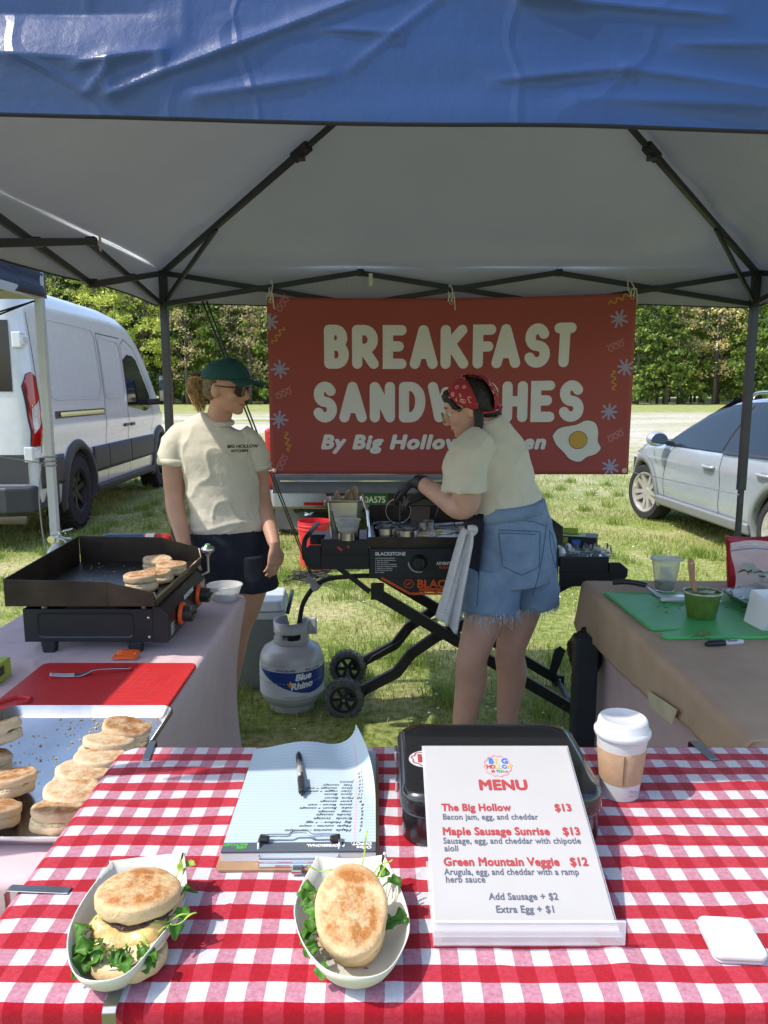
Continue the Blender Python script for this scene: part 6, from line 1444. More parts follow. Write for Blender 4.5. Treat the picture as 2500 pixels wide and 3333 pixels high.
ct('BLACKSTONE', -.040, .796, .022, M['white_ink'], .0007, 1.0)
for i in range(8):
    o = ct(('LIGHTING INSTRUCTIONS', '1. Read the manual before use', '2. Open the lid first', '3. Turn the knob to off position', '4. Turn gas on slowly at the tank', '5. Push and turn the knob', '6. If it does not light wait', 'then try again')[i], -.040, .780 - i * .0092, .0075, M['white_ink'], .0001)
ct('ADVENTURE', .238, .752, .020, M['white_ink'], .0006, .8); ct('READY', .25, .735, .014, M['orange'], .0004)
kx = .158
b = MB(); tm = Matrix.Translation((kx, CY0 - .005, .765)) @ Matrix.Rotation(R(90), 4, 'X'); b.lathe([(0, 0), (.038, 0), (.036, .012), (.028, .03), (.026, .036), (0, .036)], 36, tm); b.box(-.006, .006, -.026, .026, .03, .042, tm); cw(b.build('knob', M['black_plastic'], cart, bevel=.002))
b = MB()
for i in range(12):
    a = R(185 + i * 9.2); b.lathe([(0, 0), (.0028, 0)], 8, Matrix.Translation((kx + .047 * math.cos(a), CY0 - .0048, .765 + .047 * math.sin(a))) @ Matrix.Rotation(R(90), 4, 'X'))
cw(b.build('dial_print', M['white_ink'], cart, weld=False))
# orange lower apron with the maker's lettering
b = MB(); b.prism([(-.005, .688), (.79, .688), (.79, .625), (.12, .625)], 0, .006, Matrix.Translation((0, CY0 + .004, 0)) @ Matrix.Rotation(R(90), 4, 'X')); cw(b.build('apron', mat('apron_charcoal', (.02, .021, .024), .5), cart))
b = MB()
for a, c in (((-.012, .692), (.118, .618)), ((.118, .618), (.79, .618)), ((.16, .638), (.79, .638))): b.bar((a[0], CY0 - .006, a[1]), (c[0], CY0 - .006, c[1]), .006, .010)
for i in range(7): x = .17 + i * .06; b.bar((x, CY0 - .006, .62), (x + .03, CY0 - .006, .637), .005, .006)
cw(b.build('orange_trim', M['orange'], cart))
ct('BLACKSTONE', .150, .646, .052, M['orange'], .0016, 1.05)
b = MB(); rp_ = [(.113 + .021 * math.cos(t), .664 + .019 * math.sin(t)) for t in (2 * math.pi * i / 40 for i in range(41))]; tm = Matrix.Translation((0, CY0 - .0058, 0)) @ Matrix.Rotation(R(90), 4, 'X'); b.m = tm; ribbon(b, rp_, .003); ribbon(b, [(.104, .658), (.115, .671), (.113, .660), (.122, .671)], .004); cw(b.build('orange_emblem', M['orange'], cart, weld=False, recalc=False))
# griddle top
b = MB(); b.box(bxl - .008, bxr + .01, CY0 - .02, CY1 + .02, .868, .876); cw(b.build('griddle_plate', SEAR, cart))
b = MB(); b.box(bxl - .012, bxr + .014, CY0 - .026, CY0 - .0205, .848, .884); b.box(bxl - .012, bxl - .0085, CY0 - .02, CY1 + .02, .86, .93); b.box(bxr + .0105, bxr + .014, CY0 - .02, CY1 + .02, .86, .93); b.box(bxl - .012, bxr + .014, CY1 + .0205, CY1 + .024, .86, .955)
cw(b.build('plate_wall', RIM, cart))
b = MB(); b.tube([(bxl + .0, CY0 - .012, .88), (bxl - .012, CY0 + .02, 1.0), (bxl - .035, CY0 + .06, 1.06)], [(.0025, .006)] * 3, 8); cw(b.build('lid_hinge', M['steel'], cart))
# side shelves
def shelf(x0, x1, nose, dz):
    s = MB(); s.m = Matrix.Translation((0, 0, dz)); s.box(x0, x1, CY0 - .0, CY0 + .38, .775, .80); s.box(x0, x1, CY0 - .012, CY0 - .0005, .742, .826)
    o = cw(s.build('side_shelf', M['black_metal'], cart, bevel=.004))
    xn = x0 if nose < 0 else x1; e = MB(); e.m = s.m.copy()
    e.add([(xn + nose * dx, y, z) for y in (CY0 - .02, CY0 - .005) for dx, z in ((0, .69), (.05, .69), (.085, .74), (.085, .77), (.05, .80), (0, .80))], [(5, 4, 3, 2, 1, 0), (6, 7, 8, 9, 10, 11)] + [(i, (i + 1) % 6, 6 + (i + 1) % 6, 6 + i) for i in range(6)])
    if nose < 0: e.tube(smoothpath([(xn + nose * .075, CY0 - .012, .745), (xn + nose * .075, CY0 + .0, .815), (xn + nose * .055, CY0 + .06, .845), (xn + nose * .04, CY0 + .3, .845)], 5), .012, 8)
    e.box(min(xn, xn + nose * .08), max(xn, xn + nose * .08), CY0 + .3, CY0 + .38, .74, .79)
    e.box(min(x0, x1), max(x0, x1), CY0 - .0205, CY0 - .0125, .69, .755)
    cw(e.build('shelf_end', M['black_metal'], cart, bevel=.003))
SL, SR = .045, -.035
shelf(-.285, -.068, -1, SL); shelf(.795, 1.02, 1, SR)
b = MB()
for i in range(6): x = .84 + i * .028; b.bar((x, CY0 - .0125, .765 + SR), (x + .018, CY0 - .0125, .785 + SR), .002, .004)
for i in range(3): x = -.20 + i * .028; b.bar((x, CY0 - .0125, .765 + SL), (x + .018, CY0 - .0125, .785 + SL), .002, .004)
cw(b.build('slot', M['black_plastic'], cart))
b = MB(); b.bar((-.21, CY0 - .014, .837), (-.19, CY0 - .014, .821), .003, .010); b.bar((-.166, CY0 - .014, .841), (-.157, CY0 - .014, .834), .003, .009); cw(b.build('red_mark', mat('red_mark', (.6, .03, .03), .5), cart))
b = MB(); b.bar((-.21, CY0 + .02, .735), (-.065, CY0 + .02, .62), .014, .022); b.bar((1.0, CY0 + .02, .735), (.79, CY0 + .02, .62), .014, .022); cw(b.build('shelf_strut', M['black_metal'], cart))
# folding legs
for y, nm in ((CY0 + .03, 'f'), (CY1 - .04, 'b')):
    b = MB(); b.bar((-.03, y, .655), (-.03, y, .585), .05, .06); b.bar((-.035, y, .61), (.91, y + .0, .035), .03, .05); b.box(.885, .945, y - .016, y + .016, .0, .06); cw(b.build('leg', M['black_metal'], cart, bevel=.003))
    yy = y + .035; P = [(.76, .63), (.25, .395), (.13, .31), (.06, .215), (-.16, .095)]; b = MB()
    for p, q in zip(P, P[1:]): b.bar((p[0], yy, p[1]), (q[0], yy, q[1]), .03, .05)
    for p in P[1:-1]: b.cyl((p[0], yy - .015, p[1]), (p[0], yy + .015, p[1]), .025, n=16)
    cw(b.build('leg', M['black_metal'], cart, bevel=.003))
    b = MB(); b.tube([(.12, yy - .02, .30), (.10, yy - .02, .25), (-.06, yy - .02, .155), (-.10, yy - .02, .10)], .005, 6); cw(b.build('wire_stay', M['black_metal'], cart, smooth=True))
    g = bpy.data.objects.new('wheel', None); COL.objects.link(g); g.parent = cart; g.location = (-.19 - .36, yy - 3.66 - .02, .094)
    ax = Matrix.Rotation(R(90), 4, 'X'); b = MB(); b.lathe([(.066, -.024), (.086, -.026), (.092, -.02), (.092, .02), (.086, .026), (.066, .024)], 48, ax, close=True)
    for i in range(22): b.box(.088, .0965, -.007, .007, -.022, .022, ax @ Matrix.Rotation(2 * math.pi * i / 22, 4, 'Z'))
    b.build('tyre', mat('dusty_tyre', (.09, .09, .085), .8, var=.5, vs=25), g, weld=False, angle=35)
    b = MB(); b.lathe([(.066, .02), (.052, .02), (.050, .0), (.066, -.02)], 40, ax); b.lathe([(0, .024), (.018, .024), (.02, -.0), (0, -.02)], 20, ax)
    for i in range(6): b.box(.015, .055, -.009, .009, .004, .016, ax @ Matrix.Rotation(2 * math.pi * i / 6, 4, 'Z'))
    b.build('rim', M['black_plastic'], g, angle=35, weld=False)
    b = MB(); b.lathe([(0, .03), (.007, .03), (.007, .022)], 12, ax); b.build('axle_nut', M['steel'], g)
b = MB(); b.tube([(.91, CY0 + .03, .03), (.91, CY1 - .04, .03)], .014, 10); b.tube([(.36, CY0 + .03, .37), (.36, CY1, .37)], .012, 10); b.tube([(-.185, CY0 + .05, .094), (-.185, CY1, .094)], .010, 10); b.tube([(.20, CY0 + .03, .47), (.27, CY1 - .05, .36)], .013, 10); cw(b.build('cross_bar', M['frame_metal'], cart, smooth=True))
b = MB(); b.prism([(.86, .08), (.90, .07), (.945, .20), (.915, .225), (.885, .205)], -.004, .004, Matrix.Translation((0, CY1 - .06, 0)) @ Matrix.Rotation(R(90), 4, 'X')); cw(b.build('foot_bracket', M['black_metal'], cart, bevel=.002))
# things on the cart
ZC = .8765; ZS = .826
def pan_thing():
    t = thing('steam_pan', 'deep steel food pan with folded brown paper on the left shelf', 'pan', (-.185, 3.60, .80 + SL)); b = MB()
    P0 = rrect(-.066, .066, -.055, .055, .02, 5); P1 = rrect(-.080, .080, -.069, .069, .022, 5); P2 = rrect(-.093, .093, -.082, .082, .026, 5); k = len(P0)
    vs = [(x, y, z) for P_, z in ((P0, .002), (P1, .185), (P2, .187), (P2, .178)) for x, y in P_]
    b.add(vs, [(j * k + i, j * k + (i + 1) % k, (j + 1) * k + (i + 1) % k, (j + 1) * k + i) for j in range(3) for i in range(k)] + [tuple(range(k - 1, -1, -1))]); b.build('pan', M['steel'], t, thick=.0015, angle=35)
    return t
pan_thing()
b = MB()
for (x0, y0, z0, w_, h_, a, tlt) in ((-.02, .0, .12, .085, .13, .2, .5), (.0, .02, .12, .075, .10, -.5, .3), (.05, -.005, .12, .055, .085, .9, .6), (-.045, .01, .12, .06, .09, -.2, .1)):
    m_ = Matrix.Translation((x0, y0, z0)) @ Matrix.Rotation(a, 4, 'Z') @ Matrix.Rotation(.25, 4, 'X') @ Matrix.Rotation(tlt, 4, 'Y')
    b.grid(lambda u, v: ((u - .5) * w_ * (1 - .6 * v * v) + .010 * math.sin(v * 3), .02 * math.sin(u * 3.1) + .008 * noise.noise(V((u * 4, v * 4, a))), h_ * v + .015 * math.sin(u * 3)), 10, 10, m_)
o = tag(b.build('wrap_paper', mat('wrap_paper', (.42, .30, .19), .75, var=.1), smooth=True, recalc=False, thick=.001), 'crumpled brown wrapping paper sticking up from the steel pan', 'paper'); o.location = (-.185, 3.60, .80 + SL)
deli('deli_tub', 'frosted tub with a ring on the left cart shelf before the steel pan', 'tub', (-.165, 3.455, .802 + SL), .040, .056, .105, False, 'batter', .6, mat('batter', (.62, .56, .42), .6))
rg0 = MB(); RINGM = mat('egg_ring_steel', (.55, .53, .5), .25, 1, var=.2)
def ering(label, x, y, z, r=.048, h=.036, tilt=None, handle=None):
    t = thing('egg_ring', label, 'egg ring', (x, y, z), 0, 'steel egg rings at the cart'); b = MB()
    b.lathe([(r, 0), (r, h), (r - .0018, h), (r - .0018, 0)], 44, close=True); b.build('ring', RINGM, t, angle=40)
    if handle is not None:
        b = MB(); a = handle; p = V((math.cos(a) * r, math.sin(a) * r, h * .8)); b.tube([p, p + V((math.cos(a) * .02, math.sin(a) * .02, .05)), p + V((math.cos(a) * .03, math.sin(a) * .03, .10))], [(.007, .003)] * 3, 8); b.build('handle', M['black_plastic'], t, smooth=True)
    if tilt: t.rotation_euler = tilt
    return t
ering('small steel egg ring standing on the left shelf before the tub', -.165, 3.405, .827 + SL, .040, .032, handle=R(170))
ering('steel egg ring at the front left of the griddle', .01, 3.47, ZC, .050, .038)
ering('steel egg ring near the front edge of the cart griddle beside the eggs', .105, 3.45, ZC, .052, .032)
ering('steel egg ring behind the left one on the cart griddle', .0, 3.62, ZC, .050, .034)
ering('taller steel egg ring in the middle of the cart griddle', .19, 3.60, ZC, .048, .046, handle=R(20))
ering('steel egg ring half hidden behind the cook on the griddle', .385, 3.52, ZC, .052, .042, handle=R(185))
ering('upright steel egg ring hanging on its handle above the griddle', .07, 3.74, ZC + .075, .062, .016, tilt=(R(88), 0, 0))
b = MB(); b.bar((.08, 3.715, ZC + .14), (.075, 3.70, ZC + .002), .034, .006); b.bar((.085, 3.72, ZC + .135), (.09, 3.74, ZC + .17), .03, .02); b.bar((.18, 3.72, ZC + .10), (.17, 3.66, ZC + .004), .09, .004)
tag(b.build('spatula', mat('dark_spatula', (.10, .075, .06), .5, .3, var=.2), bevel=.002), 'brown handled spatula leaning among the egg rings', 'spatula')
FE = mat('egg_scramble', (.62, .55, .42), .5, var=.25, vs=60, bump=.4)
for i, (lb, x, y, r, s) in enumerate((('fried egg with crisp edge near the front of the cart griddle', .185, 3.47, .050, 1.2), ('pale fried egg behind the first on the cart griddle', .265, 3.53, .055, 1.2))):
    t = thing('fried_egg', lb, 'egg', (x, y, ZC)); slab('white', r, .010, FE, t, 70 + i, s, .8, .35, 0, .006)
    o = slab('yolk', .018, .010, mat('cooked_yolk', (.55, .30, .04), .4), t, 80 + i, 1, .8, .2); o.location = (-.012, -.012, .006)
b = MB(); b.lathe([(0, 0), (.11, 0), (.12, .001), (0, .0015)], 40, sx=1.15, sy=.8); o = tag(b.build('parchment', mat('greasy_parchment', (.35, .38, .42), .3, .3, var=.3, vs=12)), 'grey shiny liner lying on the cart griddle by the cook', 'paper'); o.location = (.30, 3.50, ZC + .0008)
b = MB(); b.tube(smoothpath([(.24, 3.68, ZC + .012), (.31, 3.68, ZC + .018), (.38, 3.64, ZC + .03)], 5), .006, 8); b.bar((.22, 3.68, ZC + .010), (.265, 3.68, ZC + .012), .03, .004); tag(b.build('tongs', M['steel'], smooth=False, bevel=.001), 'steel tongs resting across the back of the cart griddle', 'tongs')
# egg tray with eggs on the right shelf
et = thing('egg_tray', 'clear plastic egg tray on the right cart shelf', 'egg tray', (.895, 3.52, .801 + SR)); PET = mat('clear_pet', (.9, .92, .92), .08, var=0, trans=.92, ior=1.15)
b = MB()
for i in range(6):
    for j in range(3): b.lathe([(.012, 0), (.016, .001), (.022, .026), (.0235, .030)], 18, c=(-.125 + .05 * i, -.05 + .05 * j, 0))
b.box(-.152, .152, -.076, .076, .029, .031)
b.build('cups', PET, et, weld=False, smooth=True)
for i in range(6):
    b = MB(); x = -.10 + .05 * i; b.lathe([(.0, .062), (.007, .06), (.013, .03)], 14, c=(x, -.025, 0)); b.lathe([(.0, .062), (.007, .06), (.013, .03)], 14, c=(x, .025, 0)); b.build('divider', PET, et, smooth=True)
EW = mat('egg_shell', (.80, .78, .76), .5, var=.03)
def egg(label, x, y, z=.0, broken=False):
    b = MB(); 
    if broken: b.lathe([(.0, 0)] + [(.0205 * math.sin(R(t)), .022 - .022 * math.cos(R(t))) for t in (20, 40, 60, 80, 95)], 20)
    else: b.lathe([(.0205 * math.sin(R(t)) * (1 - .12 * math.cos(R(180 - t))), .026 - .026 * math.cos(R(t)) * (1.0 if t < 90 else 1.12)) for t in range(0, 181, 15)], 24)
    o = b.build('egg', EW, smooth=True, thick=.0008 if broken else 0)
    if broken:
        for v in o.data.vertices:
            if v.co.z > .018: v.co.z += .007 * noise.noise(V((v.co.x * 200, v.co.y * 200, x * 50)))
    o.location = (.895 + x, 3.52 + y, .804 + SR + z); o.rotation_euler = (random.uniform(-.2, .2), random.uniform(-.2, .2), random.uniform(0, 6))
    return tag(o, label, 'egg', 'white eggs in the clear tray')
egg('white egg at the front left cup of the tray beside the denim shorts', -.125, -.05); egg('white egg second from the left in the front of the tray', -.075, -.05)
egg('white egg in the middle row left cup', -.125, 0); egg('white egg in the middle row second cup', -.075, 0); egg('white egg in the back row left cup', -.125, .05)
egg('white egg in the back row third cup', -.025, .05); egg('broken white eggshell in the middle of the tray', -.025, 0, .012, True); egg('broken white eggshell at the right end of the tray', .125, -.05, .008, True); egg('cracked eggshell half tilted at the right back of the tray', .10, 0, .02, True)
bg_ = thing('glove_box', 'black and lime green cardboard glove box behind the eggs', 'box', (.925, 3.70, .80 + SR), R(-18))
b = MB(); b.box(-.115, .115, -.06, .06, .001, .075); b.build('box', M['black_plastic'], bg_, bevel=.002)
LIME = mat('lime_print', (.34, .48, .05), .45, var=.1)
b = MB(); b.box(-.1155, -.02, -.0606, -.0602, .006, .07); b.box(-.115, .06, -.055, .055, .0755, .0762); b.box(-.1162, -.1156, -.055, .055, .006, .07); b.build('print_panel', LIME, bg_)
b = MB(); b.lathe([(.0, .0), (.038, .0), (.03, .0015)], 24, c=(-.01, .0, .0768), sx=1.2, sy=.5); b.build('opening', M['black_plastic'], bg_)
b = MB(); b.grid(lambda u, v: (-.05 + .07 * u, .01 + .03 * v, .077 + .022 * v), 4, 2); b.build('torn_flap', LIME, bg_, thick=.001)
b = MB(); b.box(.0, .04, -.061, -.0603, .035, .06); b.build('print_panel', mat('blue_print', (.06, .2, .55), .5), bg_)
text('size_print', 'S', .028, M['white_ink'], bg_, frame((.083, -.0606, .022), (1, 0, 0), (0, 0, 1)), off=.001)

# ---------------------------------------------------------------- propane tank with its hose
TK = mat('tank_paint', (.42, .42, .43), .4, .05, var=.04, coat=.2)
tank = thing('propane_tank', 'grey propane tank with a blue wrapped label by the cart wheels', 'gas tank', (-.450, 3.60, 0), R(12)); tank.scale = (1, 1, .95)
b = MB(); b.lathe([(0, .03), (.10, .032), (.135, .05), (.151, .085), (.155, .12), (.155, .255), (.151, .285), (.135, .32), (.10, .342), (.06, .352), (0, .355)], 56); b.lathe([(.105, .0), (.109, .0), (.109, .05), (.105, .05)], 40, close=True); b.build('tank', TK, tank, angle=40)
b = MB(); b.lathe([(.156, .176), (.1575, .178), (.1575, .182), (.156, .184)], 56, close=True); b.build('seam', TK, tank, smooth=True)
cb_ = MB(); nseg = 40; r = .083
def colz(a):
    d = math.degrees(a) % 360
    return .462 if not (50 < d < 95) else .40
vs = []; 
for i in range(nseg + 1):
    a = 2 * math.pi * i / nseg; vs += [(r * math.cos(a), r * math.sin(a), z) for z in (.338, .372, .375, .405, .408, colz(a))]
fs = []
for i in range(nseg):
    d = (360 * (i + .5) / nseg) % 360
    for j in range(5):
        if j == 2 and (235 < d < 300 or 150 < d < 200): continue
        fs.append((i * 6 + j, i * 6 + j + 1, (i + 1) * 6 + j + 1, (i + 1) * 6 + j))
cb_.add(vs, fs); cb_.build('collar', TK, tank, thick=.004, smooth=True)
b = MB(); b.lathe([(0, .35), (.02, .35), (.02, .385), (0, .385)], 16); b.lathe([(0, .385), (.032, .385), (.034, .39), (.034, .402), (0, .404)], 20); b.cyl((0, 0, .37), (.055, .0, .37), .012); b.build('valve', M['black_plastic'], tank)
LB = mat('label_white', (.55, .56, .60), .4, var=.03); LBL = mat('label_blue', (.012, .045, .22), .35, var=.06, vs=8)
def wrap(a0, a1, z0f, z1f, rr, nm, m, n_=50, nz2=10):
    b = MB(); b.grid(lambda u, v: (rr * math.cos(R(a0 + (a1 - a0) * u)), rr * math.sin(R(a0 + (a1 - a0) * u)), z0f(u) + (z1f(u) - z0f(u)) * v), n_, nz2); return b.build(nm, m, tank, smooth=True)
wrap(165, 375, lambda u: .10, lambda u: .262, .1566, 'label', LB); wrap(196, 360, lambda u: .125 + .11 * abs(u - .62) ** 1.6 * 2.2, lambda u: .238, .1574, 'label', LBL)
def wt(s, a, z, size, m, off=.0004, shear=0, rot=0, sx=1):
    o = text('label_print', s, size, m, tank, Matrix(), off=off, shear=shear, ext=.0001, sx=sx)
    for v in o.data.vertices:
        x, y = v.co.x, v.co.y + v.co.x * rot; t = R(a) + x / .158; v.co = (.1582 * math.cos(t) + v.co.z * .1, .1582 * math.sin(t), z + y)
    return o
INK2 = mat('label_ink', (.03, .05, .14), .5, var=0)
wt('HOME DELIVERY', 236, .2435, .0135, INK2); wt('FIND A STORE', 288, .2435, .0135, INK2); wt('1-800-258-7466', 196, .2435, .010, INK2, .0001)
wt('Blue', 270, .196, .046, M['white_ink'], .0022, .18, .10); wt('Rhino', 262, .150, .046, M['white_ink'], .0022, .18, .10)
wt('NET WEIGHT 15 LBS (6.8 KG)', 250, .107, .008, INK2, .0001)
b = MB(); b.lathe([(0, -.02), (.008, -.012), (.0095, -.004), (.006, .006), (.0, .017)], 14, Matrix.Translation((.1585 * math.cos(R(262)), .1585 * math.sin(R(262)), .180)) @ Matrix.Diagonal((1, .15, 1, 1))); b.build('label_print', mat('flame_print', (.7, .32, .03), .5, var=0), tank, smooth=True)
b = MB(); hp = smoothpath([(-.42, 3.57, .36), (-.405, 3.55, .44), (-.375, 3.53, .555), (-.29, 3.50, .655), (-.15, 3.46, .688), (-.02, 3.46, .69)], 10); b.tube(hp, .0115, 10); b.tube([(-.43, 3.58, .35), (-.415, 3.56, .40)], .019, 12)
hs = b.build('gas_hose', M['rubber'], smooth=True); tag(hs, 'black gas hose arching from the tank to the cart', 'hose')
b = MB(); b.bar((-.33, 3.515, .615), (-.305, 3.50, .645), .032, .03); b.add([(-.33, 3.50, .63), (-.37, 3.495, .66), (-.352, 3.495, .69), (-.315, 3.50, .655)], [(0, 1, 2, 3)]); b.build('hose_tag', mat('hose_tag', (.3, .3, .32), .5), hs)
b = MB(); b.grid(lambda u, v: (-.40 + .075 * u, 3.59 + .012 * math.sin(u * 3), .36 + .085 * v + .01 * u), 6, 6); tag(b.build('paper_tag', mat('grey_tag', (.4, .4, .42), .5, var=.2, vs=60), thick=.0006, smooth=True), 'grey paper tag standing on the propane valve', 'tag')
# bucket and cooler
BR = mat('bucket_red', (.55, .02, .03), .35, var=.04, coat=.3)
bk = thing('bucket', 'red plastic bucket on the grass behind the cart shelf', 'bucket', (-.595, 6.55, 0))
b = MB(); b.lathe([(0, .004), (.125, .004), (.13, 0), (.132, .008), (.145, .36), (.152, .36), (.152, .368), (.147, .372), (.147, .39), (.153, .391), (.153, .399), (.148, .403), (.148, .43), (.143, .43), (.127, .012), (0, .012)], 48); b.build('bucket', BR, bk, angle=35)
b = MB(); b.tube([(.155 * math.cos(R(t)), -.02 + .155 * math.sin(R(t)) * .4 - .08, .39 - .10 * math.sin(R(t))) for t in range(0, 181, 15)], .003, 6); b.build('handle', M['steel'], bk, smooth=True)
def bt(s, a, z, size, off=.0005):
    o = text('bucket_print', s, size, M['white_ink'], bk, Matrix(), off=off)
    for v in o.data.vertices: t = R(a) + v.co.x / .142; z_ = z + v.co.y; rr = .1335 + .013 * z_ / .36 + .0015; v.co = (rr * math.cos(t), rr * math.sin(t), z_)
bt('STONE.', 238, .19, .045, .002); bt('GRIDDLE SUGAR', 240, .155, .02); bt('stoneground', 245, .12, .016)
co_ = thing('cooler', 'grey green cooler with a white lid behind the standing woman', 'cooler', (-.75, 3.93, 0), R(4))
b = MB(); b.prism(rrect(-.20, .20, -.13, .13, .03), .0, .38, top=rrect(-.225, .225, -.15, .15, .035)); b.build('box', mat('cooler_grey', (.17, .19, .18), .5, var=.05), co_, angle=35)
b = MB(); b.prism(rrect(-.235, .235, -.16, .16, .04), .382, .42); b.prism(rrect(-.24, .24, -.165, .165, .04), .425, .475, top=rrect(-.222, .222, -.147, .147, .04)); b.build('lid', mat('cooler_lid', (.48, .52, .54), .4, var=.03), co_, bevel=.006, angle=35)
b = MB(); b.tube(smoothpath([(.245, -.12, .40), (.262, -.08, .47), (.262, .08, .47), (.245, .12, .40)], 6), .010, 8); b.build('handle', M['black_plastic'], co_, smooth=True)
# ================================================================ right table
ZP = T + .0045       # top of the paper
GBR = mat('green_board', (.085, .42, .13), .42, var=.06, vs=18, bump=.1, bs=90)
o = thing('cutting_board', 'green plastic cutting board with a handle notch on brown paper', 'cutting board', (1.10, 2.66, ZP))
b = MB(); pl_ = [(-.235, .275), (-.23, .28), (.285, .262), (.29, .25), (.285, -.26), (.275, -.272), (-.175, -.282)] + arc(-.175, -.255, .027, .027, 270, 110, 8) + [(-.165, -.222), (-.13, -.212), (-.118, -.202), (-.125, -.192), (-.16, -.192), (-.198, -.195), (-.212, -.18)]
b.prism(pl_, .0, .011); b.build('board', GBR, o, bevel=.003)
b = MB()
for _ in range(16):
    x, y = random.choice(((-.02, .08), (.0, .06), (.12, .02), (-.14, .02))); x += random.gauss(0, .05); y += random.gauss(0, .02); s = random.uniform(.002, .006)
    b.lathe([(0, .0016), (s, .0008), (s, 0), (0, 0)], 6, c=(x, y, .0112), sx=1.6, sy=.6)
tag(b.build('herb_scraps', mat('herb_scrap', (.05, .07, .02), .6), weld=False), 'dark herb scraps scattered on the green board', 'scraps', kind='stuff').location = (1.10, 2.66, ZP)
PESTO = mat('green_sauce', (.055, .12, .012), .35, var=.45, vs=70, bump=.5, bs=90)
d1 = deli('deli_cup', 'tall clear deli cup with lid and a little green sauce', 'cup', (1.125, 3.00, ZP), .037, .054, .128, True, 'sauce', .30, PESTO)
b = MB(); b.grid(lambda u, v: (-.02 + .045 * u, .01 * math.sin(u * 4 + v * 3), .045 + .055 * v), 8, 8); o = b.build('film_scrap', mat('film', (.6, .62, .62), .2, .2, alpha=.7, bump=.8, bs=40), d1, smooth=True)
displace(o, lambda p, n_: .008 * noise.noise(p * 60))
CUPG = mat('sauce_cup', (.09, .16, .03), .3, var=.25, vs=30)
pc = thing('sauce_cup', 'deli cup smeared with thick green herb sauce on the green board', 'cup', (1.108, 2.60, ZP + .011))
b = MB(); b.lathe([(0, .001), (.046, .001), (.048, .003), (.0615, .088)], 48); cp_ = b.build('cup', CUPG, pc, smooth=True)
b = MB(); b.lathe([(.0615, .088), (.0655, .088), (.0655, .093), (.062, .094), (.0605, .09)], 48); b.lathe([(.0555, .052), (.0585, .070)], 48); b.build('rim', mat('smeared_plastic', (.42, .45, .32), .3, var=.45, vs=35), pc, smooth=True)
o = slab('sauce', .060, .010, PESTO, pc, 91, 1, 1, .04, 0, .006); o.location = (0, 0, .074)
o = slab('foam', .024, .006, mat('sauce_foam', (.34, .40, .20), .5, var=.3, vs=60), pc, 93, 1.3, .7, .35); o.location = (.018, .01, .082)
sp = thing('wooden_spoon', 'flat wooden spoon handle standing in the green sauce cup', 'spoon', (1.095, 2.605, ZP + .04))
b = MB(); b.tube([(0, 0, 0), (-.010, .004, .06), (-.020, .008, .10), (-.026, .010, .15), (-.029, .011, .168), (-.030, .012, .174)], [(.008, .003), (.0075, .003), (.0095, .0035), (.0125, .004), (.0105, .0035), (.004, .002)], 14, up=(0, 1, 0)); b.build('handle', mat('wood', (.36, .19, .10), .55, var=.15, vs=30), sp, smooth=True)
b = MB(); b.lathe([(0, 0), (.003, 0)], 12, Matrix.Translation((-.0275, .004, .160)) @ Matrix.Rotation(R(90), 4, 'X')); b.build('hang_hole', M['white_plastic'], sp)
for lb, x, y, r in (('clear deli lid lying behind the green sauce cup', 1.20, 2.90, .058), ('sauce smeared deli lid beside the foil pan', 1.335, 2.945, .060)):
    b = MB(); b.lathe([(0, .003), (r - .008, .003), (r - .005, .008), (r, .009), (r + .002, .006), (r, .0)], 40); o = thing('tub_cover', lb, 'lid', (x, y, ZP), 0, 'loose deli lids'); b.build('lid', DELI if r < .059 else mat('smeared_lid', (.35, .33, .24), .3, var=.4, vs=30, alpha=.85), o, angle=40)
    q = slab('smear', r * .8, .002, PESTO if r > .059 else mat('herb_oil', (.3, .36, .22), .2, var=.4, vs=50), o, r * 900, 1, .7, .5); q.location = (0, 0, .003)
spt = thing('spatula', 'steel spatula with black handle on the green board', 'spatula', (.925, 3.03, ZP + .014))
b = MB(); b.tube(smoothpath([(0, 0, .012), (.05, -.022, .020), (.105, -.05, .016), (.115, -.056, .012)], 6), [(.009, .011)] * 19, 10); b.build('handle', M['black_plastic'], spt, smooth=True)
b = MB(); b.add([(.108, -.054, .012), (.114, -.066, .012), (.118, -.195, -.0005), (.150, -.15, -.0005)], [(0, 1, 2, 3)]); b.add([(.118, -.195, -.0005), (.150, -.15, -.0005), (.25, -.145, 0), (.235, -.20, 0)], [(1, 0, 3, 2)]); b.build('blade', M['steel'], spt, thick=.0012)
kn = thing('knife', 'white handled chef knife behind the green sauce cup', 'knife', (1.03, 2.79, ZP + .012), R(-4))
b = MB(); b.tube([(0, 0, .010), (.005, 0, .010), (.06, 0, .010), (.11, 0, .0105)], [(.012, .008), (.013, .0095), (.012, .009), (.011, .009)], 14); b.build('handle', M['white_plastic'], kn, smooth=True)
b = MB(); b.tube([(-.002, 0, .010), (.001, 0, .010)], [(.0135, .010), (.0135, .010)], 14); b.build('end_cap', M['steel'], kn)
b = MB(); b.prism([(.108, -.018), (.21, -.016), (.245, .006), (.108, .01)], .006, .0075); b.build('blade', M['steel'], kn)
mk = thing('marker', 'black capped white felt marker lying on the brown paper', 'marker', (1.07, 2.325, ZP + .0085), R(11))
tm = Matrix.Rotation(R(90), 4, 'Y')
b = MB(); b.lathe([(0, -.0), (.0085, -.0), (.0085, .055), (.0065, .064), (.004, .066), (0, .066)], 20, tm); b.build('barrel', M['white_plastic'], mk, smooth=True)
b = MB(); b.lathe([(0, -.068), (.005, -.067), (.0075, -.062), (.0092, -.03), (.0092, .0), (0, .0)], 20, tm); b.box(-.06, -.005, -.002, .002, .0085, .011); b.build('cap', M['black_plastic'], mk, angle=40)
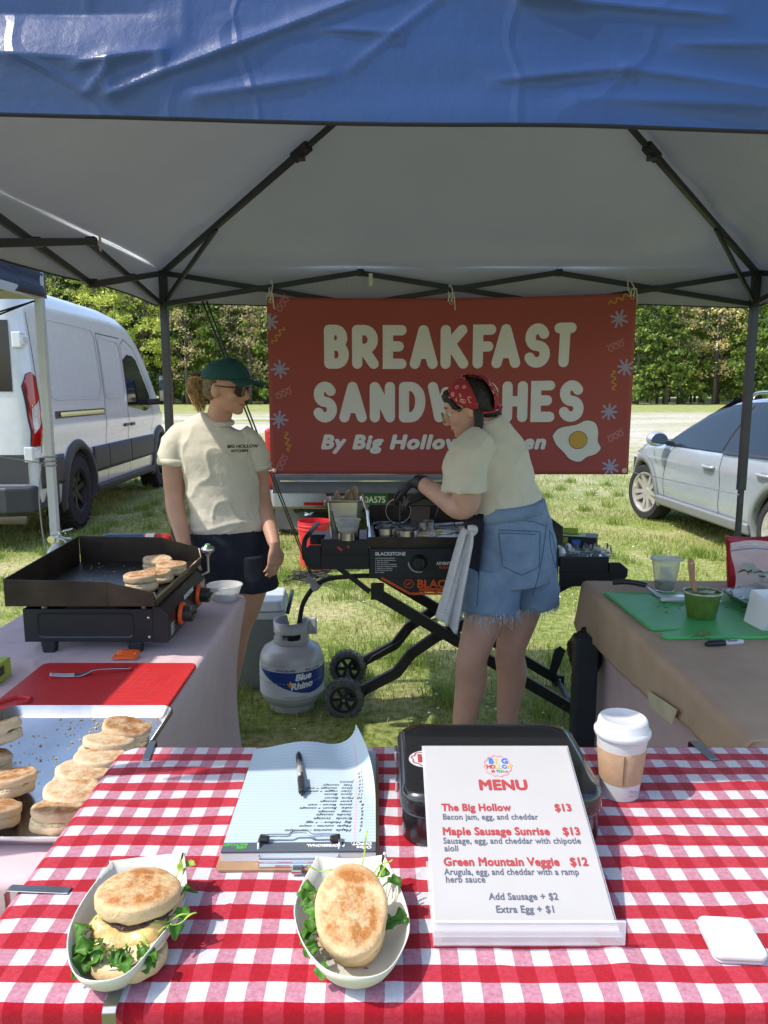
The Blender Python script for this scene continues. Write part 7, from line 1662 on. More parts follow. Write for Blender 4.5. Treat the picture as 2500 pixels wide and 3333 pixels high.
text('barrel_print', 'Sharpie', .011, MGREY, mk, frame((.008, -.0075, .0045), (1, 0, 0), (0, .65, .76)), ext=.0001, off=.0003)
leaf_t = MB(); hl = leaf(None, V((.985, 2.375, ZP + .010)), (.9, .25, .12), .075, .018, .2, .6, mat('wilted_leaf', (.10, .14, .03), .5, var=.3)); hl.name = 'herb_leaf'; tag(hl, 'wilted green herb leaf at the edge of the green board', 'leaf')
fo = thing('foil_pan', 'crinkled foil pan beside the green cutting board', 'pan', (1.425, 2.735, ZP), R(3))
def rr2(a, c): return rrect(-a, a, -c, c, .03, 5)
FOIL = mat('foil', (.55, .56, .57), .2, 1, var=.2, vs=40, bump=.8, bs=55)
b = MB(); rows = [(rr2(.108, .10), .001), (rr2(.13, .12), .045), (rr2(.142, .132), .047), (rr2(.142, .132), .043)]; k = len(rows[0][0]); vs = [(x + .002 * math.sin(i * 1.9) * (j in (0, 1)), y, z) for j, (P_, z) in enumerate(rows) for i, (x, y) in enumerate(P_)]
b.add(vs, [(j * k + i, j * k + (i + 1) % k, (j + 1) * k + (i + 1) % k, (j + 1) * k + i) for j in range(3) for i in range(k)] + [tuple(range(k - 1, -1, -1))]); b.build('pan', FOIL, fo, thick=.0008, angle=25)
# red pouch, zip bag of herbs, white carton
po = thing('red_pouch', 'upright red stand up pouch at the back of the right table', 'bag', (1.505, 3.06, ZP))
b = MB(); vs = []
for z, w_, d_ in ((0, .10, .055), (.06, .108, .045), (.13, .114, .03), (.185, .120, .034), (.205, .124, .046)):
    for i in range(28): a = 2 * math.pi * i / 28; vs.append((w_ * math.cos(a), d_ * math.sin(a) * (abs(math.sin(a)) ** -.0), z + (.006 * math.cos(2 * a) if z > .15 else 0)))
b.add(vs, [(j * 28 + i, j * 28 + (i + 1) % 28, (j + 1) * 28 + (i + 1) % 28, (j + 1) * 28 + i) for j in range(4) for i in range(28)] + [tuple(range(27, -1, -1))]); b.build('pouch', mat('pouch_red', (.42, .012, .025), .35, var=.06, bump=.15, bs=18, coat=.3), po, smooth=True, thick=.001)
for s, z, sz in (('Batch', .125, .018), ('best kept cool', .108, .008), ('stir before use', .10, .008), ('Kitchen', .06, .014)): text('pouch_print', s, sz, mat('pouch_ink', (.55, .2, .2), .5, var=0), po, frame((-.076, -.037, z), (1, -.28, 0), (0, .1, 1)), off=.0004)
zb = thing('zip_bag', 'clear zip bag stuffed with dark leafy greens', 'bag', (1.44, 2.80, ZP + .03))
def zipf(sgn):
    def f(u, v):
        x = -.135 + .27 * u; z = .20 * v; bul = (1 - (2 * u - 1) ** 2) * math.sin(math.pi * min(1, v * 1.25)) * .045
        return (x + .012 * math.sin(v * 5), sgn * (bul + .001) + .01 * noise.noise(V((u * 6, v * 6, sgn * 3))) * v + .02 * v, z + .010 * math.sin(u * 5) * v)
    return f
b = MB(); b.grid(zipf(-1), 20, 16); b.grid(zipf(1), 20, 16); b.build('bag', mat('zip_plastic', (.85, .86, .88), .12, var=0, alpha=.30, spec=.8, bump=.5, bs=35), zb, smooth=True, recalc=False, weld=False)
b = MB(); b.tube([(zipf(-1)(i / 14, .86)[0], zipf(-1)(i / 14, .86)[1] - .002, zipf(-1)(i / 14, .86)[2]) for i in range(15)], .0018, 6); b.build('zip_line', mat('zip_blue', (.08, .2, .42), .4), zb)
b = MB(); b.tube([(zipf(-1)(i / 14, .93)[0], zipf(-1)(i / 14, .93)[1] - .002, zipf(-1)(i / 14, .93)[2]) for i in range(15)], .0022, 6); b.build('zip_line', M['white_plastic'], zb)
HG = mat('dark_greens', (.03, .08, .015), .5, var=.5, vs=40)
for i in range(26): leaf(zb, V((random.uniform(-.09, .08), random.uniform(-.02, .025), random.uniform(.015, .10))), (random.uniform(-1, 1), random.uniform(-.4, .4), random.uniform(-.2, .8)), random.uniform(.04, .07), random.uniform(.010, .018), random.uniform(.2, 1), random.uniform(-1, 1), HG).name = 'herb_leaf'
wc = thing('paper_carton', 'white folded paper carton at the right edge of the table', 'carton', (1.325, 2.50, ZP + .0115), R(6))
b = MB(); b.add([(-.085, -.05, 0), (.10, -.05, 0), (.10, .06, 0), (-.085, .06, 0), (-.06, -.075, .08), (.13, -.075, .08), (.11, .075, .105), (-.055, .075, .105)], [(0, 1, 5, 4), (1, 2, 6, 5), (2, 3, 7, 6), (3, 0, 4, 7), (3, 2, 1, 0)]); b.build('carton', mat('carton_white', (.74, .74, .75), .5, var=.02), wc, thick=.001)
b = MB(); b.lathe([(0, .0), (.024, 0), (.028, .004), (.028, .02), (.025, .022), (0, .020)], 28); o = thing('small_lid', 'small clear cup lid at the lower right of the white carton', 'lid', (1.285, 2.405, ZP + .0115)); b.build('lid', DELI, o, angle=40)
# black rubbish bag hooked under the far corner
b = MB(); b.ell((0, 0, 0), (.068, .06, .125), nu=40, nv=30); o = b.build('rubbish_bag', mat('black_bag', (.012, .012, .014), .22, var=.1, spec=.7), smooth=True)
displace(o, lambda p, n_: .022 * noise.noise(p * 16) + .012 * noise.noise(p * 38) - .03 * max(0, p.z / .125) ** 2); o.location = (.835, 3.06, .475); tag(o, 'black rubbish bag hanging beside the corner of the right table', 'bag')
b = MB(); b.box(-.045, .045, -.04, .04, 0, .56); o = tag(b.build('folded_stand', mat('dark_blue_metal', (.02, .028, .04), .5, .2), bevel=.01), 'narrow dark blue bin standing beside the right table corner', 'bin'); o.location = (.815, 2.99, 0)
# ================================================================ people
from mathutils.bvhtree import BVHTree
SKIN = mat('skin', (.52, .29, .205), .5, var=.07, vs=14, sss=.12, spec=.35, bump=.06, bs=160)
SKIN2 = mat('fair_skin', (.56, .33, .26), .5, var=.07, vs=12, sss=.12, spec=.35, bump=.06, bs=160)
TEE = mat('cream_cotton', (.60, .55, .45), .9, var=.04, vs=20, bump=.32, bs=34, sheen=.15)
NAVY = mat('navy_cotton', (.012, .014, .028), .85, var=.15, vs=30, bump=.15, bs=260)
DEN = mat('denim', (.13, .21, .33), .85, var=0, sheen=.1); n, l, b_ = nodes(DEN)
tc = n.new('ShaderNodeTexCoord').outputs['Object']; f1 = noise_(n, l, tc, 9, 4, .6); f2 = noise_(n, l, tc, 240, 3, .7)
l.new(mixc(n, l, math_(n, l, 'MULTIPLY', f2, .35), ramp(n, l, f1, [(.30, (.07, .13, .245)), (.70, (.17, .255, .385))]), (.36, .44, .54)), b_.inputs['Base Color']); bump_(n, l, b_, f2, .3, .004)
DENS = mat('denim_seam', (.085, .14, .24), .9, var=.3, vs=200)
THREAD = mat('denim_fray', (.45, .52, .62), .9, var=.3, vs=90)
DHAIR = mat('dark_hair', (.016, .012, .012), .45, var=.4, vs=60, bump=.6, bs=150)
BHAIR = mat('blond_hair', (.42, .27, .11), .5, var=.45, vs=50, bump=.5, bs=140)
BHAIRD = mat('dark_blond_hair', (.13, .085, .045), .5, var=.45, vs=60, bump=.5, bs=140)
LIPS = mat('lips', (.42, .14, .12), .45, var=.05)
def ry(x, z, Y, Y0): return V((x * Y / Y0, Y, 1.53 + (z - 1.53) * Y / Y0))
def head_parts(mb, C, f, u, s):
    """C centre of the cranium, f forward, u up, s to the side"""
    def P(a, b, c): return C + f * a + s * b + u * c
    Mx = Matrix(((f.x, s.x, u.x, 0), (f.y, s.y, u.y, 0), (f.z, s.z, u.z, 0), (0, 0, 0, 1)))
    def E(c, r): mb.ell((0, 0, 0), r, Matrix.Translation(P(*c)) @ Mx, 24, 16)
    E((-.004, 0, .012), (.094, .073, .098)); E((.020, 0, -.035), (.070, .062, .066)); E((.040, 0, -.066), (.050, .047, .040)); E((.066, 0, -.090), (.024, .024, .019))
    E((.064, 0, .022), (.030, .050, .035))                          # brow
    for k in (-1, 1): E((.056, .034 * k, -.028), (.030, .026, .028)); E((-.006, .072 * k, -.016), (.021, .010, .031)); E((-.010, .077 * k, -.002), (.012, .008, .013))
    mb.tube([P(.086, 0, .008), P(.098, 0, -.012), P(.108, 0, -.030), P(.098, 0, -.040)], [.008, .010, .0125, .009], 10)
    for k in (-1, 1): E((.092, .011 * k, -.036), (.010, .008, .008))
    E((.082, 0, -.056), (.012, .024, .0075)); E((.079, 0, -.068), (.012, .021, .0075))
    return P, Mx
def hand_parts(mb, W, d, nrm, side, curl=.5, L=.175, spread=.10):
    """wrist W, direction d, palm normal nrm (palm faces along it), side=+1 puts the thumb on d x nrm"""
    d = V(d).normalized(); nrm = V(nrm); nrm = (nrm - d * nrm.dot(d)).normalized(); t = d.cross(nrm) * side; pl = L * .50
    mb.tube([W - d * .02, W + d * .01, W + d * pl * .5, W + d * pl * .92, W + d * pl], [(.024, .018), (.026, .018), (.038, .015), (.040, .013), (.034, .010)], 16, up=tuple(nrm))
    for i, (off, ln) in enumerate(((.028, .44), (.010, .49), (-.009, .46), (-.027, .36))):
        base = W + d * pl * (.90 - .05 * abs(i - 1.2)) + t * off; a = 0; p = base; dd = (d + t * (off * spread * 20 * .1)).normalized(); pts = [base - d * .015, p]; seg = L * ln
        for q, fr in enumerate((.45, .32, .26)):
            a += curl * (.55, .75, .55)[q] * (1 + .12 * i); v = dd * math.cos(a) + nrm * math.sin(a); p = p + v * seg * fr; pts.append(p.copy())
        mb.tube(pts, [.0095, .0095, .0085, .0078, .0058], 10)
    b0 = W + d * pl * .25 + t * .026; p1 = b0 + (t * .75 + d * .6 + nrm * .25).normalized() * .042; p2 = p1 + (t * .25 + d * .9 + nrm * .35).normalized() * .032; p3 = p2 + (d * .9 + nrm * .4 - t * .1).normalized() * .024
    mb.tube([b0 - t * .012, b0, p1, p2, p3], [.014, .0135, .0115, .0098, .0065], 10)
def strands(name, pts0, m, parent, n_, r, rad, wav, seed, taper=.5, th=.0028):
    rg = random.Random(seed); b = MB(); path = smoothpath(pts0, 7); N = len(path)
    for k in range(n_):
        a = rg.uniform(0, 6.28); rr = rg.random() ** .5; ph = rg.uniform(0, 6.28); fr = rg.uniform(.5, 1.1); i1 = int(N * rg.uniform(.65, 1)); pts = []
        for i in range(i1):
            t = i / (N - 1); R_ = lerp(t, rad) * rr; aa = a + .8 * math.sin(t * 5 + ph)
            pts.append(path[i] + V((math.cos(aa) * R_ + wav * math.sin(i * fr + ph), math.sin(aa) * R_ + wav * math.cos(i * fr * .8 + ph), wav * math.sin(i * fr * 1.3 + ph) * .6)))
        b.tube(pts, [th * (1 - .6 * i / len(pts)) for i in range(len(pts))], 5)
    return b.build(name, m, parent, smooth=True, weld=False)
def on_surface(o, src, fn_dir, off):
    """drop every vertex of o on src along a direction"""
    bv = BVHTree.FromPolygons([v.co for v in src.data.vertices], [p.vertices for p in src.data.polygons])
    for v in o.data.vertices:
        org, d = fn_dir(v.co); h = bv.ray_cast(org, d)
        if h[0] is not None: v.co = h[0] - d * (off + 0)
    o.data.update(); return o
def folds(seed, amp=.006, sc=(5, 5, 9)):
    def f(p, n_):
        a = noise.noise(V((p.x * sc[0] + seed, p.y * sc[1], p.z * sc[2]))); b = noise.noise(V((p.x * 14 + p.z * 10, p.y * 14, p.z * 20 + seed)))
        r = 1 - abs(noise.noise(V((p.x * 6 - p.z * 5 + seed, p.y * 6, p.z * 7 + p.x * 6)))) * 2.2
        return amp * (a + .35 * b) + amp * .9 * max(0, r) ** 4
    return f
def shoes(root, pts, m):
    for c, d in pts:
        c = V(c); d = V(d).normalized(); b = MB()
        b.tube([c - d * .075 + V((0, 0, .035)), c - d * .05 + V((0, 0, .045)), c + V((0, 0, .045)), c + d * .07 + V((0, 0, .035)), c + d * .13 + V((0, 0, .028)), c + d * .155 + V((0, 0, .022))], [(.028, .030), (.037, .042), (.038, .042), (.043, .034), (.040, .025), (.022, .014)], 18)
        o = blob(b, 'shoe', m, root, .007, 3)
        b = MB(); q = V((-d.y, d.x, 0)); b.add([tuple(c + d * a + q * w_ + V((0, 0, z))) for z in (.001, .02) for a, w_ in ((-.085, .03), (-.085, -.03), (.05, -.046), (.13, -.042), (.168, -.015), (.168, .015), (.13, .042), (.05, .046))], [tuple(range(7, -1, -1)), tuple(range(8, 16))] + [(i, (i + 1) % 8, 8 + (i + 1) % 8, 8 + i) for i in range(8)])
        b.build('sole', M['white_plastic'], o, bevel=.006)

# ---------------------------------------------------------------- woman in the green cap
LW = thing('person', 'woman in dark green cap, sunglasses, cream tee and navy shorts', 'person', (-.72, 3.36, 0))
OFF = Matrix.Translation((.72, -3.36, 0)); o0 = V((-.72, 3.36, 0))
fc = V((.20, -1, 0)).normalized()
hf = V((.93, -.34, -.13)).normalized(); hs_ = V((0, 0, 1)).cross(hf).normalized(); hu = hf.cross(hs_).normalized()
HC = V((-.676, 3.335, 1.548))
b = MB(); b.m = OFF
Pf, HM = head_parts(b, HC, hf, hu, hs_)
b.tube([(-.735, 3.37, 1.33), (-.722, 3.365, 1.40), (-.706, 3.355, 1.45), (-.692, 3.35, 1.50)], [.070, .056, .052, .052], 20)
b.tube([(-.69, 3.36, .80), (-.695, 3.36, .90), (-.705, 3.36, 1.08), (-.72, 3.36, 1.22), (-.738, 3.36, 1.32), (-.738, 3.365, 1.375), (-.730, 3.37, 1.40)], [(.14, .10), (.150, .100), (.13, .09), (.135, .095), (.135, .08), (.085, .052), (.048, .048)], 24, up=tuple(fc))
# her right arm hangs behind the griddle, her left arm at her side
ra = [V((-.862, 3.35, 1.330)), V((-.896, 3.345, 1.295)), V((-.912, 3.34, 1.21)), V((-.914, 3.33, 1.10)), V((-.908, 3.31, 1.04)), V((-.876, 3.26, .95)), V((-.845, 3.21, .875))]
b.tube(smoothpath(ra, 4), [lerp(i / 24, [(0, .050), (.2, .056), (.35, .052), (.55, .041), (.7, .041), (.85, .034), (1, .027)]) for i in range(25)], 18)
la = [V((-.612, 3.38, 1.325)), V((-.582, 3.39, 1.285)), V((-.562, 3.41, 1.21)), V((-.552, 3.43, 1.10)), V((-.536, 3.39, 1.03)), V((-.500, 3.31, .95)), V((-.470, 3.235, .885))]
b.tube(smoothpath(la, 4), [lerp(i / 24, [(0, .036), (.2, .045), (.35, .046), (.55, .038), (.7, .039), (.85, .033), (1, .026)]) for i in range(25)], 18)
hand_parts(b, V((-.467, 3.228, .878)), (-.04, -.10, -1), (-.80, .6, 0), 1, .42, .165)
hand_parts(b, V((-.842, 3.205, .870)), (.12, -.25, -1), (.9, -.2, 0), -1, .45, .165)
ll = [V((-.605, 3.36, .86)), V((-.60, 3.355, .70)), V((-.632, 3.345, .56)), V((-.655, 3.34, .47)), V((-.690, 3.365, .34)), V((-.712, 3.37, .20)), V((-.715, 3.36, .09)), V((-.71, 3.35, .05))]
rl = [V((-.785, 3.37, .86)), V((-.79, 3.37, .70)), V((-.80, 3.36, .56)), V((-.805, 3.36, .47)), V((-.82, 3.38, .34)), V((-.83, 3.38, .20)), V((-.83, 3.37, .09)), V((-.83, 3.36, .05))]
LR = [(0, .070), (.15, .086), (.3, .070), (.42, .054), (.56, .056), (.72, .042), (.85, .034), (1, .034)]
for q in (ll, rl): b.tube(smoothpath(q, 4), [lerp(i / 28, LR) for i in range(29)], 18)
blob(b, 'body', SKIN, LW, .0048, 5)
shoes(LW, [((-.70, 3.33, 0), (.75, -.55, 0)), ((-.83, 3.34, 0), (.1, -1, 0))], mat('navy_shoe', (.02, .025, .06), .7, var=.2))
b = MB(); b.m = OFF
b.tube([(-.692, 3.36, .922), (-.693, 3.36, .945), (-.697, 3.36, 1.0), (-.706, 3.36, 1.08), (-.718, 3.36, 1.18), (-.732, 3.36, 1.27), (-.740, 3.36, 1.325), (-.741, 3.363, 1.366), (-.735, 3.366, 1.392), (-.727, 3.366, 1.408)], [(.168, .122), (.170, .124), (.165, .122), (.158, .120), (.158, .122), (.168, .118), (.172, .105), (.150, .088), (.098, .074), (.068, .066)], 32, up=tuple(fc))
b.tube(smoothpath([V((-.845, 3.355, 1.345)), V((-.885, 3.347, 1.315)), V((-.905, 3.342, 1.268)), V((-.912, 3.340, 1.232))], 5), [.062, .064, .067, .069, .070, .0705, .071, .0712, .0712, .071, .071, .071, .071, .071, .0708, .0705], 22)
b.tube(smoothpath([V((-.635, 3.378, 1.345)), V((-.592, 3.385, 1.305)), V((-.570, 3.395, 1.255)), V((-.562, 3.405, 1.205))], 5), [.052, .056, .058, .060] + [.061] * 12, 22)
tee = blob(b, 'tee_shirt', TEE, LW, .0062, 4)
displace(tee, folds(3, .0058))
displace(tee, lambda p, n_: -.010 * math.exp(-((p.z - 1.02) / .03) ** 2) * abs(n_.x) + .005 * math.exp(-((p.z - .955 - .02 * math.sin(p.x * 14)) / .010) ** 2))
b = MB(); b.m = OFF; c0, c1 = V((-.9095, 3.341, 1.243)), V((-.912, 3.34, 1.214)); b.tube([c0, (c0 + c1) / 2, c1], [.0735, .0755, .0735], 30); b.tube([V((-.5635, 3.403, 1.215)), V((-.5615, 3.406, 1.192))], [.0625, .0625], 26)
cf = b.build('sleeve_cuff', TEE, tee, smooth=True); cf.data.update(); displace(cf, lambda p, n_: .003 * noise.noise(p * 25))
b = MB(); b.m = OFF; b.tube([(-.727 + .0665 * math.cos(t), 3.366 + .0645 * math.sin(t), 1.399 + .008 * math.sin(t) - .004 * math.cos(t)) for t in (2 * math.pi * i / 40 for i in range(41))], .0105, 8); b.build('collar', TEE, tee, smooth=True)
TI = mat('tee_print', (.09, .025, .02), .8, var=0)
for s_, x, z, sz in (('BIG HOLLOW', .056, 1.294, .0190), ('KITCHEN', .072, 1.276, .0150)):
    o = text('chest_print', s_, sz, TI, LW, frame((x, -.4, z), (1, 0, -.03), (0, 0, 1)), off=.0007, ext=0); o.parent = tee
    on_surface(o, tee, lambda c: (V((c.x, -.6, c.z)), V((0, 1, 0))), .0016)
b = MB(); b.m = OFF
b.tube([(-.692, 3.36, .70), (-.692, 3.36, .80), (-.692, 3.36, .88), (-.693, 3.36, .945)], [(.16, .115), (.182, .128), (.178, .126), (.163, .116)], 30, up=tuple(fc))
for q, xo in (((-.590, 3.36, .82), (-.580, 3.355, .652)), ((-.790, 3.37, .82), (-.795, 3.365, .652))): b.tube([q, xo], [(.100, .112), (.104, .108)], 26, up=tuple(fc))
sh = blob(b, 'shorts', NAVY, LW, .0065, 4); displace(sh, folds(9, .006))
# cap, hair, sunglasses
b = MB(); b.m = OFF
b.grid(lambda q, v: tuple(HC + hf * (-.006 + .108 * math.cos(q * 2 * math.pi) * math.cos(v * math.pi / 2 * .995)) + hs_ * (.087 * math.sin(q * 2 * math.pi) * math.cos(v * math.pi / 2 * .995)) + hu * (.030 + .090 * math.sin(v * math.pi / 2) ** .9 + .006 * math.cos(q * 2 * math.pi))), 44, 14)
CAPM = mat('cap_green', (.010, .062, .060), .8, var=.12, vs=60, bump=.15, bs=300)
cp = b.build('cap', CAPM, LW, smooth=True, thick=.003)
b = MB(); b.m = OFF
b.grid(lambda q, v: tuple(HC + hf * (.088 * math.cos((q - .5) * 2.1) + .012 + v * .082 * (math.cos((q - .5) * 2.1) ** .6)) + hs_ * (.090 * math.sin((q - .5) * 2.1)) + hu * (.046 - .004 * v - .020 * (2 * q - 1) ** 2 * (.4 + v))), 24, 8); b.build('brim', CAPM, cp, smooth=True, thick=.003)
b = MB(); b.m = OFF @ Matrix.Translation(HC + hu * .121 - hf * .006); b.ell((0, 0, 0), (.007, .007, .004), nu=10, nv=6)
for i in range(5):
    t = R(60 + 15 * i); p = hf * (-.006 + .1085 * math.cos(t) * .82) - hs_ * (.088 * math.sin(t) * .82) + hu * (-.121 + .030 + .056) + hf * .006; b.ell(tuple(p), (.0022, .0022, .0022), nu=6, nv=4)
b.build('cap_eyelet', CAPM, cp, smooth=True)
b = MB(); b.m = OFF
Mx = Matrix.Translation(HC) @ HM; b.ell((-.020, 0, .010), (.090, .0745, .088), Mx); b.ell((-.050, -.0, -.028), (.050, .066, .040), Mx)
hr = blob(b, 'hair', BHAIRD, LW, .006, 2); displace(hr, lambda p, n_: .004 * noise.noise(V((p.x * 40, p.y * 40, p.z * 90))))
pt = [Pf(-.085, 0, .018) - o0, Pf(-.118, 0, .030) - o0, Pf(-.142, .004, .008) - o0, Pf(-.142, .005, -.040) - o0, Pf(-.130, .005, -.09) - o0, Pf(-.118, .0, -.128) - o0]
strands('ponytail', pt, BHAIR, hr, 150, 0, [(0, .016), (.25, .040), (.5, .042), (.75, .030), (1, .012)], .007, 5)
strands('ponytail', [p + V((.012, .0, .016)) for p in pt[:4]], BHAIRD, hr, 90, 0, [(0, .018), (.5, .040), (1, .032)], .008, 6)
GF = mat('tortoise_frame', (.10, .022, .016), .25, var=.5, vs=120); LENS = mat('red_brown_lens', (.035, .006, .006), .05, var=0, coat=.8)
b = MB(); b.m = OFF
for k in (-1, 1):
    b.tube([Pf(.098, .006 * k, .008), Pf(.094, .030 * k, .012), Pf(.084, .056 * k, .010), Pf(.040, .075 * k, .006), Pf(-.005, .079 * k, .006), Pf(-.02, .078 * k, -.006)], [.0028, .0032, .0035, .0030, .0024, .002], 8)
sg = b.build('sunglasses', GF, LW, smooth=True)
for k in (-1, 1):
    b = MB(); b.m = OFF
    b.grid(lambda q, v: tuple(Pf(.1005 - .020 * q ** 1.6 - .004 * v, (.008 + .052 * q) * k, .016 - .046 * v * (1 - .35 * abs(q - .45) ** 2 * 4))), 10, 8); b.build('lens', LENS, sg, smooth=True, thick=.002)
b = MB(); b.m = OFF; b.tube([Pf(.078, -.028, -.055), Pf(.091, -.012, -.0635), Pf(.0945, 0, -.0635), Pf(.091, .012, -.0635), Pf(.078, .028, -.055)], [.0008, .0042, .0046, .0042, .0008], 8); b.build('lips', LIPS, LW, smooth=True)

# ---------------------------------------------------------------- woman cooking in the red bandana
RW = thing('person', 'woman in red bandana, cream tee and denim shorts bending over the griddle', 'person', (.50, 3.10, 0))
OFF = Matrix.Translation((-.50, -3.10, 0)); o0 = V((.50, 3.10, 0)); Y0 = 3.08
fc = V((-.75, .66, 0)); lf = V((-.66, -.75, 0))
hf = V((-.93, .10, -.34)).normalized(); hs_ = V((0, 0, 1)).cross(hf).normalized(); hu = hf.cross(hs_).normalized()   # hs_ points to her left, at the camera
HC = V((.338, 3.10, 1.468))
b = MB(); b.m = OFF
Pf, HM = head_parts(b, HC, hf, hu, hs_)
b.tube([(.415, 3.10, 1.345), (.400, 3.10, 1.395), (.375, 3.10, 1.43), (.352, 3.10, 1.46)], [.068, .056, .054, .054], 20)
TOR = [V((.525, 3.10, .82)), V((.525, 3.10, .93)), V((.490, 3.10, 1.06)), V((.450, 3.10, 1.18)), V((.425, 3.10, 1.28)), V((.415, 3.10, 1.345)), V((.410, 3.10, 1.385))]
b.tube(TOR, [(.15, .12), (.155, .135), (.13, .11), (.145, .12), (.16, .115), (.125, .085), (.06, .055)], 24, up=tuple(fc))
la = [V((.350, 2.975, 1.325)), V((.322, 2.945, 1.28)), V((.312, 2.930, 1.19)), V((.322, 2.945, 1.105)), V((.290, 2.985, 1.083)), V((.225, 3.07, 1.118)), V((.152, 3.16, 1.158))]
AR = [(0, .058), (.2, .064), (.38, .060), (.52, .050), (.66, .050), (.85, .039), (1, .031)]
b.tube(smoothpath(la, 4), [lerp(i / 24, AR) for i in range(25)], 18)
ra = [V((.48, 3.22, 1.325)), V((.50, 3.26, 1.27)), V((.475, 3.32, 1.17)), V((.43, 3.36, 1.09)), V((.38, 3.375, 1.07)), V((.29, 3.38, 1.075)), V((.21, 3.38, 1.085))]
b.tube(smoothpath(ra, 4), [lerp(i / 24, AR) for i in range(25)], 18)
ll = [V((.445, 3.06, .84)), V((.424, 3.035, .70)), V((.396, 3.027, .58)), V((.362, 3.03, .45)), V((.362, 3.055, .34)), V((.342, 3.065, .20)), V((.330, 3.06, .09)), V((.328, 3.055, .05))]
rl = [V((.60, 3.15, .84)), V((.606, 3.160, .70)), V((.575, 3.165, .57)), V((.540, 3.165, .43)), V((.555, 3.19, .32)), V((.545, 3.20, .18)), V((.540, 3.19, .09)), V((.540, 3.185, .05))]
LR2 = [(0, .070), (.15, .082), (.28, .076), (.42, .063), (.56, .067), (.72, .052), (.86, .040), (1, .038)]
for q in (ll, rl): b.tube(smoothpath(q, 4), [lerp(i / 28, LR2) for i in range(29)], 20)
blob(b, 'body', SKIN2, RW, .0050, 5)
shoes(RW, [((.33, 3.08, 0), (-.7, .6, 0)), ((.53, 3.21, 0), (-.6, .75, 0))], mat('grey_shoe', (.42, .40, .38), .7, var=.1))
GL = mat('black_glove', (.012, .012, .014), .45, var=.2, vs=60, bump=.4, bs=120)
b = MB(); b.m = OFF; w0 = V((.165, 3.145, 1.152)); b.tube([w0, V((.135, 3.18, 1.163))], [(.037, .037), (.032, .030)], 16); hand_parts(b, V((.132, 3.185, 1.160)), (-.50, .50, -.34), (.2, .3, -1), 1, .55, .185); blob(b, 'glove', GL, RW, .0040, 3)
b = MB(); b.m = OFF; b.tube([V((.26, 3.38, 1.078)), V((.19, 3.38, 1.085))], [(.040, .038), (.033, .030)], 16); hand_parts(b, V((.19, 3.38, 1.083)), (-.9, .2, -.36), (.0, .3, -1), -1, .6, .185); blob(b, 'glove', GL, RW, .0040, 3)
# t-shirt
b = MB(); b.m = OFF
b.tube([V((.500, 3.10, 1.052)), V((.494, 3.10, 1.068)), V((.480, 3.10, 1.10)), V((.456, 3.10, 1.18)), V((.437, 3.10, 1.26)), V((.425, 3.10, 1.32)), V((.420, 3.10, 1.362)), V((.416, 3.10, 1.392)), V((.408, 3.10, 1.408))], [(.152, .143), (.153, .144), (.155, .143), (.160, .140), (.165, .127), (.158, .112), (.130, .092), (.088, .075), (.066, .064)], 32, up=tuple(fc))
b.tube(smoothpath([V((.375, 3.00, 1.335)), V((.328, 2.953, 1.29)), V((.312, 2.932, 1.22)), V((.308, 2.928, 1.150))], 5), [lerp(i / 15, [(0, .066), (.3, .076), (.7, .082), (1, .086)]) for i in range(16)], 24)
b.tube(smoothpath([V((.46, 3.19, 1.335)), V((.50, 3.25, 1.28)), V((.49, 3.29, 1.20)), V((.465, 3.325, 1.14))], 5), [lerp(i / 15, [(0, .064), (.3, .072), (.7, .078), (1, .080)]) for i in range(16)], 24)
tee2 = blob(b, 'tee_shirt', TEE, RW, .0062, 4); displace(tee2, folds(21, .0058, (5, 5, 6)))
displace(tee2, lambda p, n_: .007 * max(0, 1 - abs(noise.noise(V(((p.z - p.x * .9) * 9, p.y * 2, 4)))) * 2.6) ** 3 * (1 if p.z < 1.30 else .3))
b = MB(); b.m = OFF; b.tube([(.408 + .066 * math.cos(t), 3.10 + .064 * math.sin(t), 1.408 - .012 * math.cos(t)) for t in (2 * math.pi * i / 40 for i in range(41))], .008, 8); b.build('collar', TEE, tee2, smooth=True)
# denim shorts
b = MB(); b.m = OFF
b.tube([V((.525, 3.10, .76)), V((.525, 3.10, .84)), V((.525, 3.10, .92)), V((.518, 3.10, .99)), V((.508, 3.10, 1.045)), V((.503, 3.10, 1.075))], [(.178, .158), (.186, .174), (.184, .177), (.168, .160), (.155, .148), (.152, .144)], 32, up=tuple(fc))
b.tube([V((.445, 3.045, .82)), V((.435, 3.035, .70)), V((.432, 3.03, .646))], [(.116, .120), (.118, .118), (.121, .117)], 28, up=tuple(fc))
b.tube([V((.605, 3.15, .82)), V((.628, 3.16, .70)), V((.632, 3.165, .644))], [(.112, .118), (.106, .111), (.106, .110)], 28, up=tuple(fc))
dn = blob(b, 'denim_shorts', DEN, RW, .0062, 4); displace(dn, folds(31, .0055, (6, 6, 4)))
def cast(c):   # along the line of sight she is seen from
    p = c + o0; d = (p - V((0, 0, 1.53))).normalized(); return p - d * 1.2 - o0, d
def cpx(x, y): return Y_(x, y) - o0
def Y_(x, y):   # crop pixel of the study picture -> point on the plane through her
    px, py = (1250 + x * 650 / 1198) * .6636, (1200 + y * 650 / 1198) * .6636; u, v = (px - 829.5) / 1662, -(py - 1106) / 1662; cp_, sp_ = math.cos(R(8.9)), math.sin(R(8.9))
    r = V((u, cp_ + v * sp_, -sp_ + v * cp_)); return V((0, 0, 1.53)) + r * (3.0 / r.y)
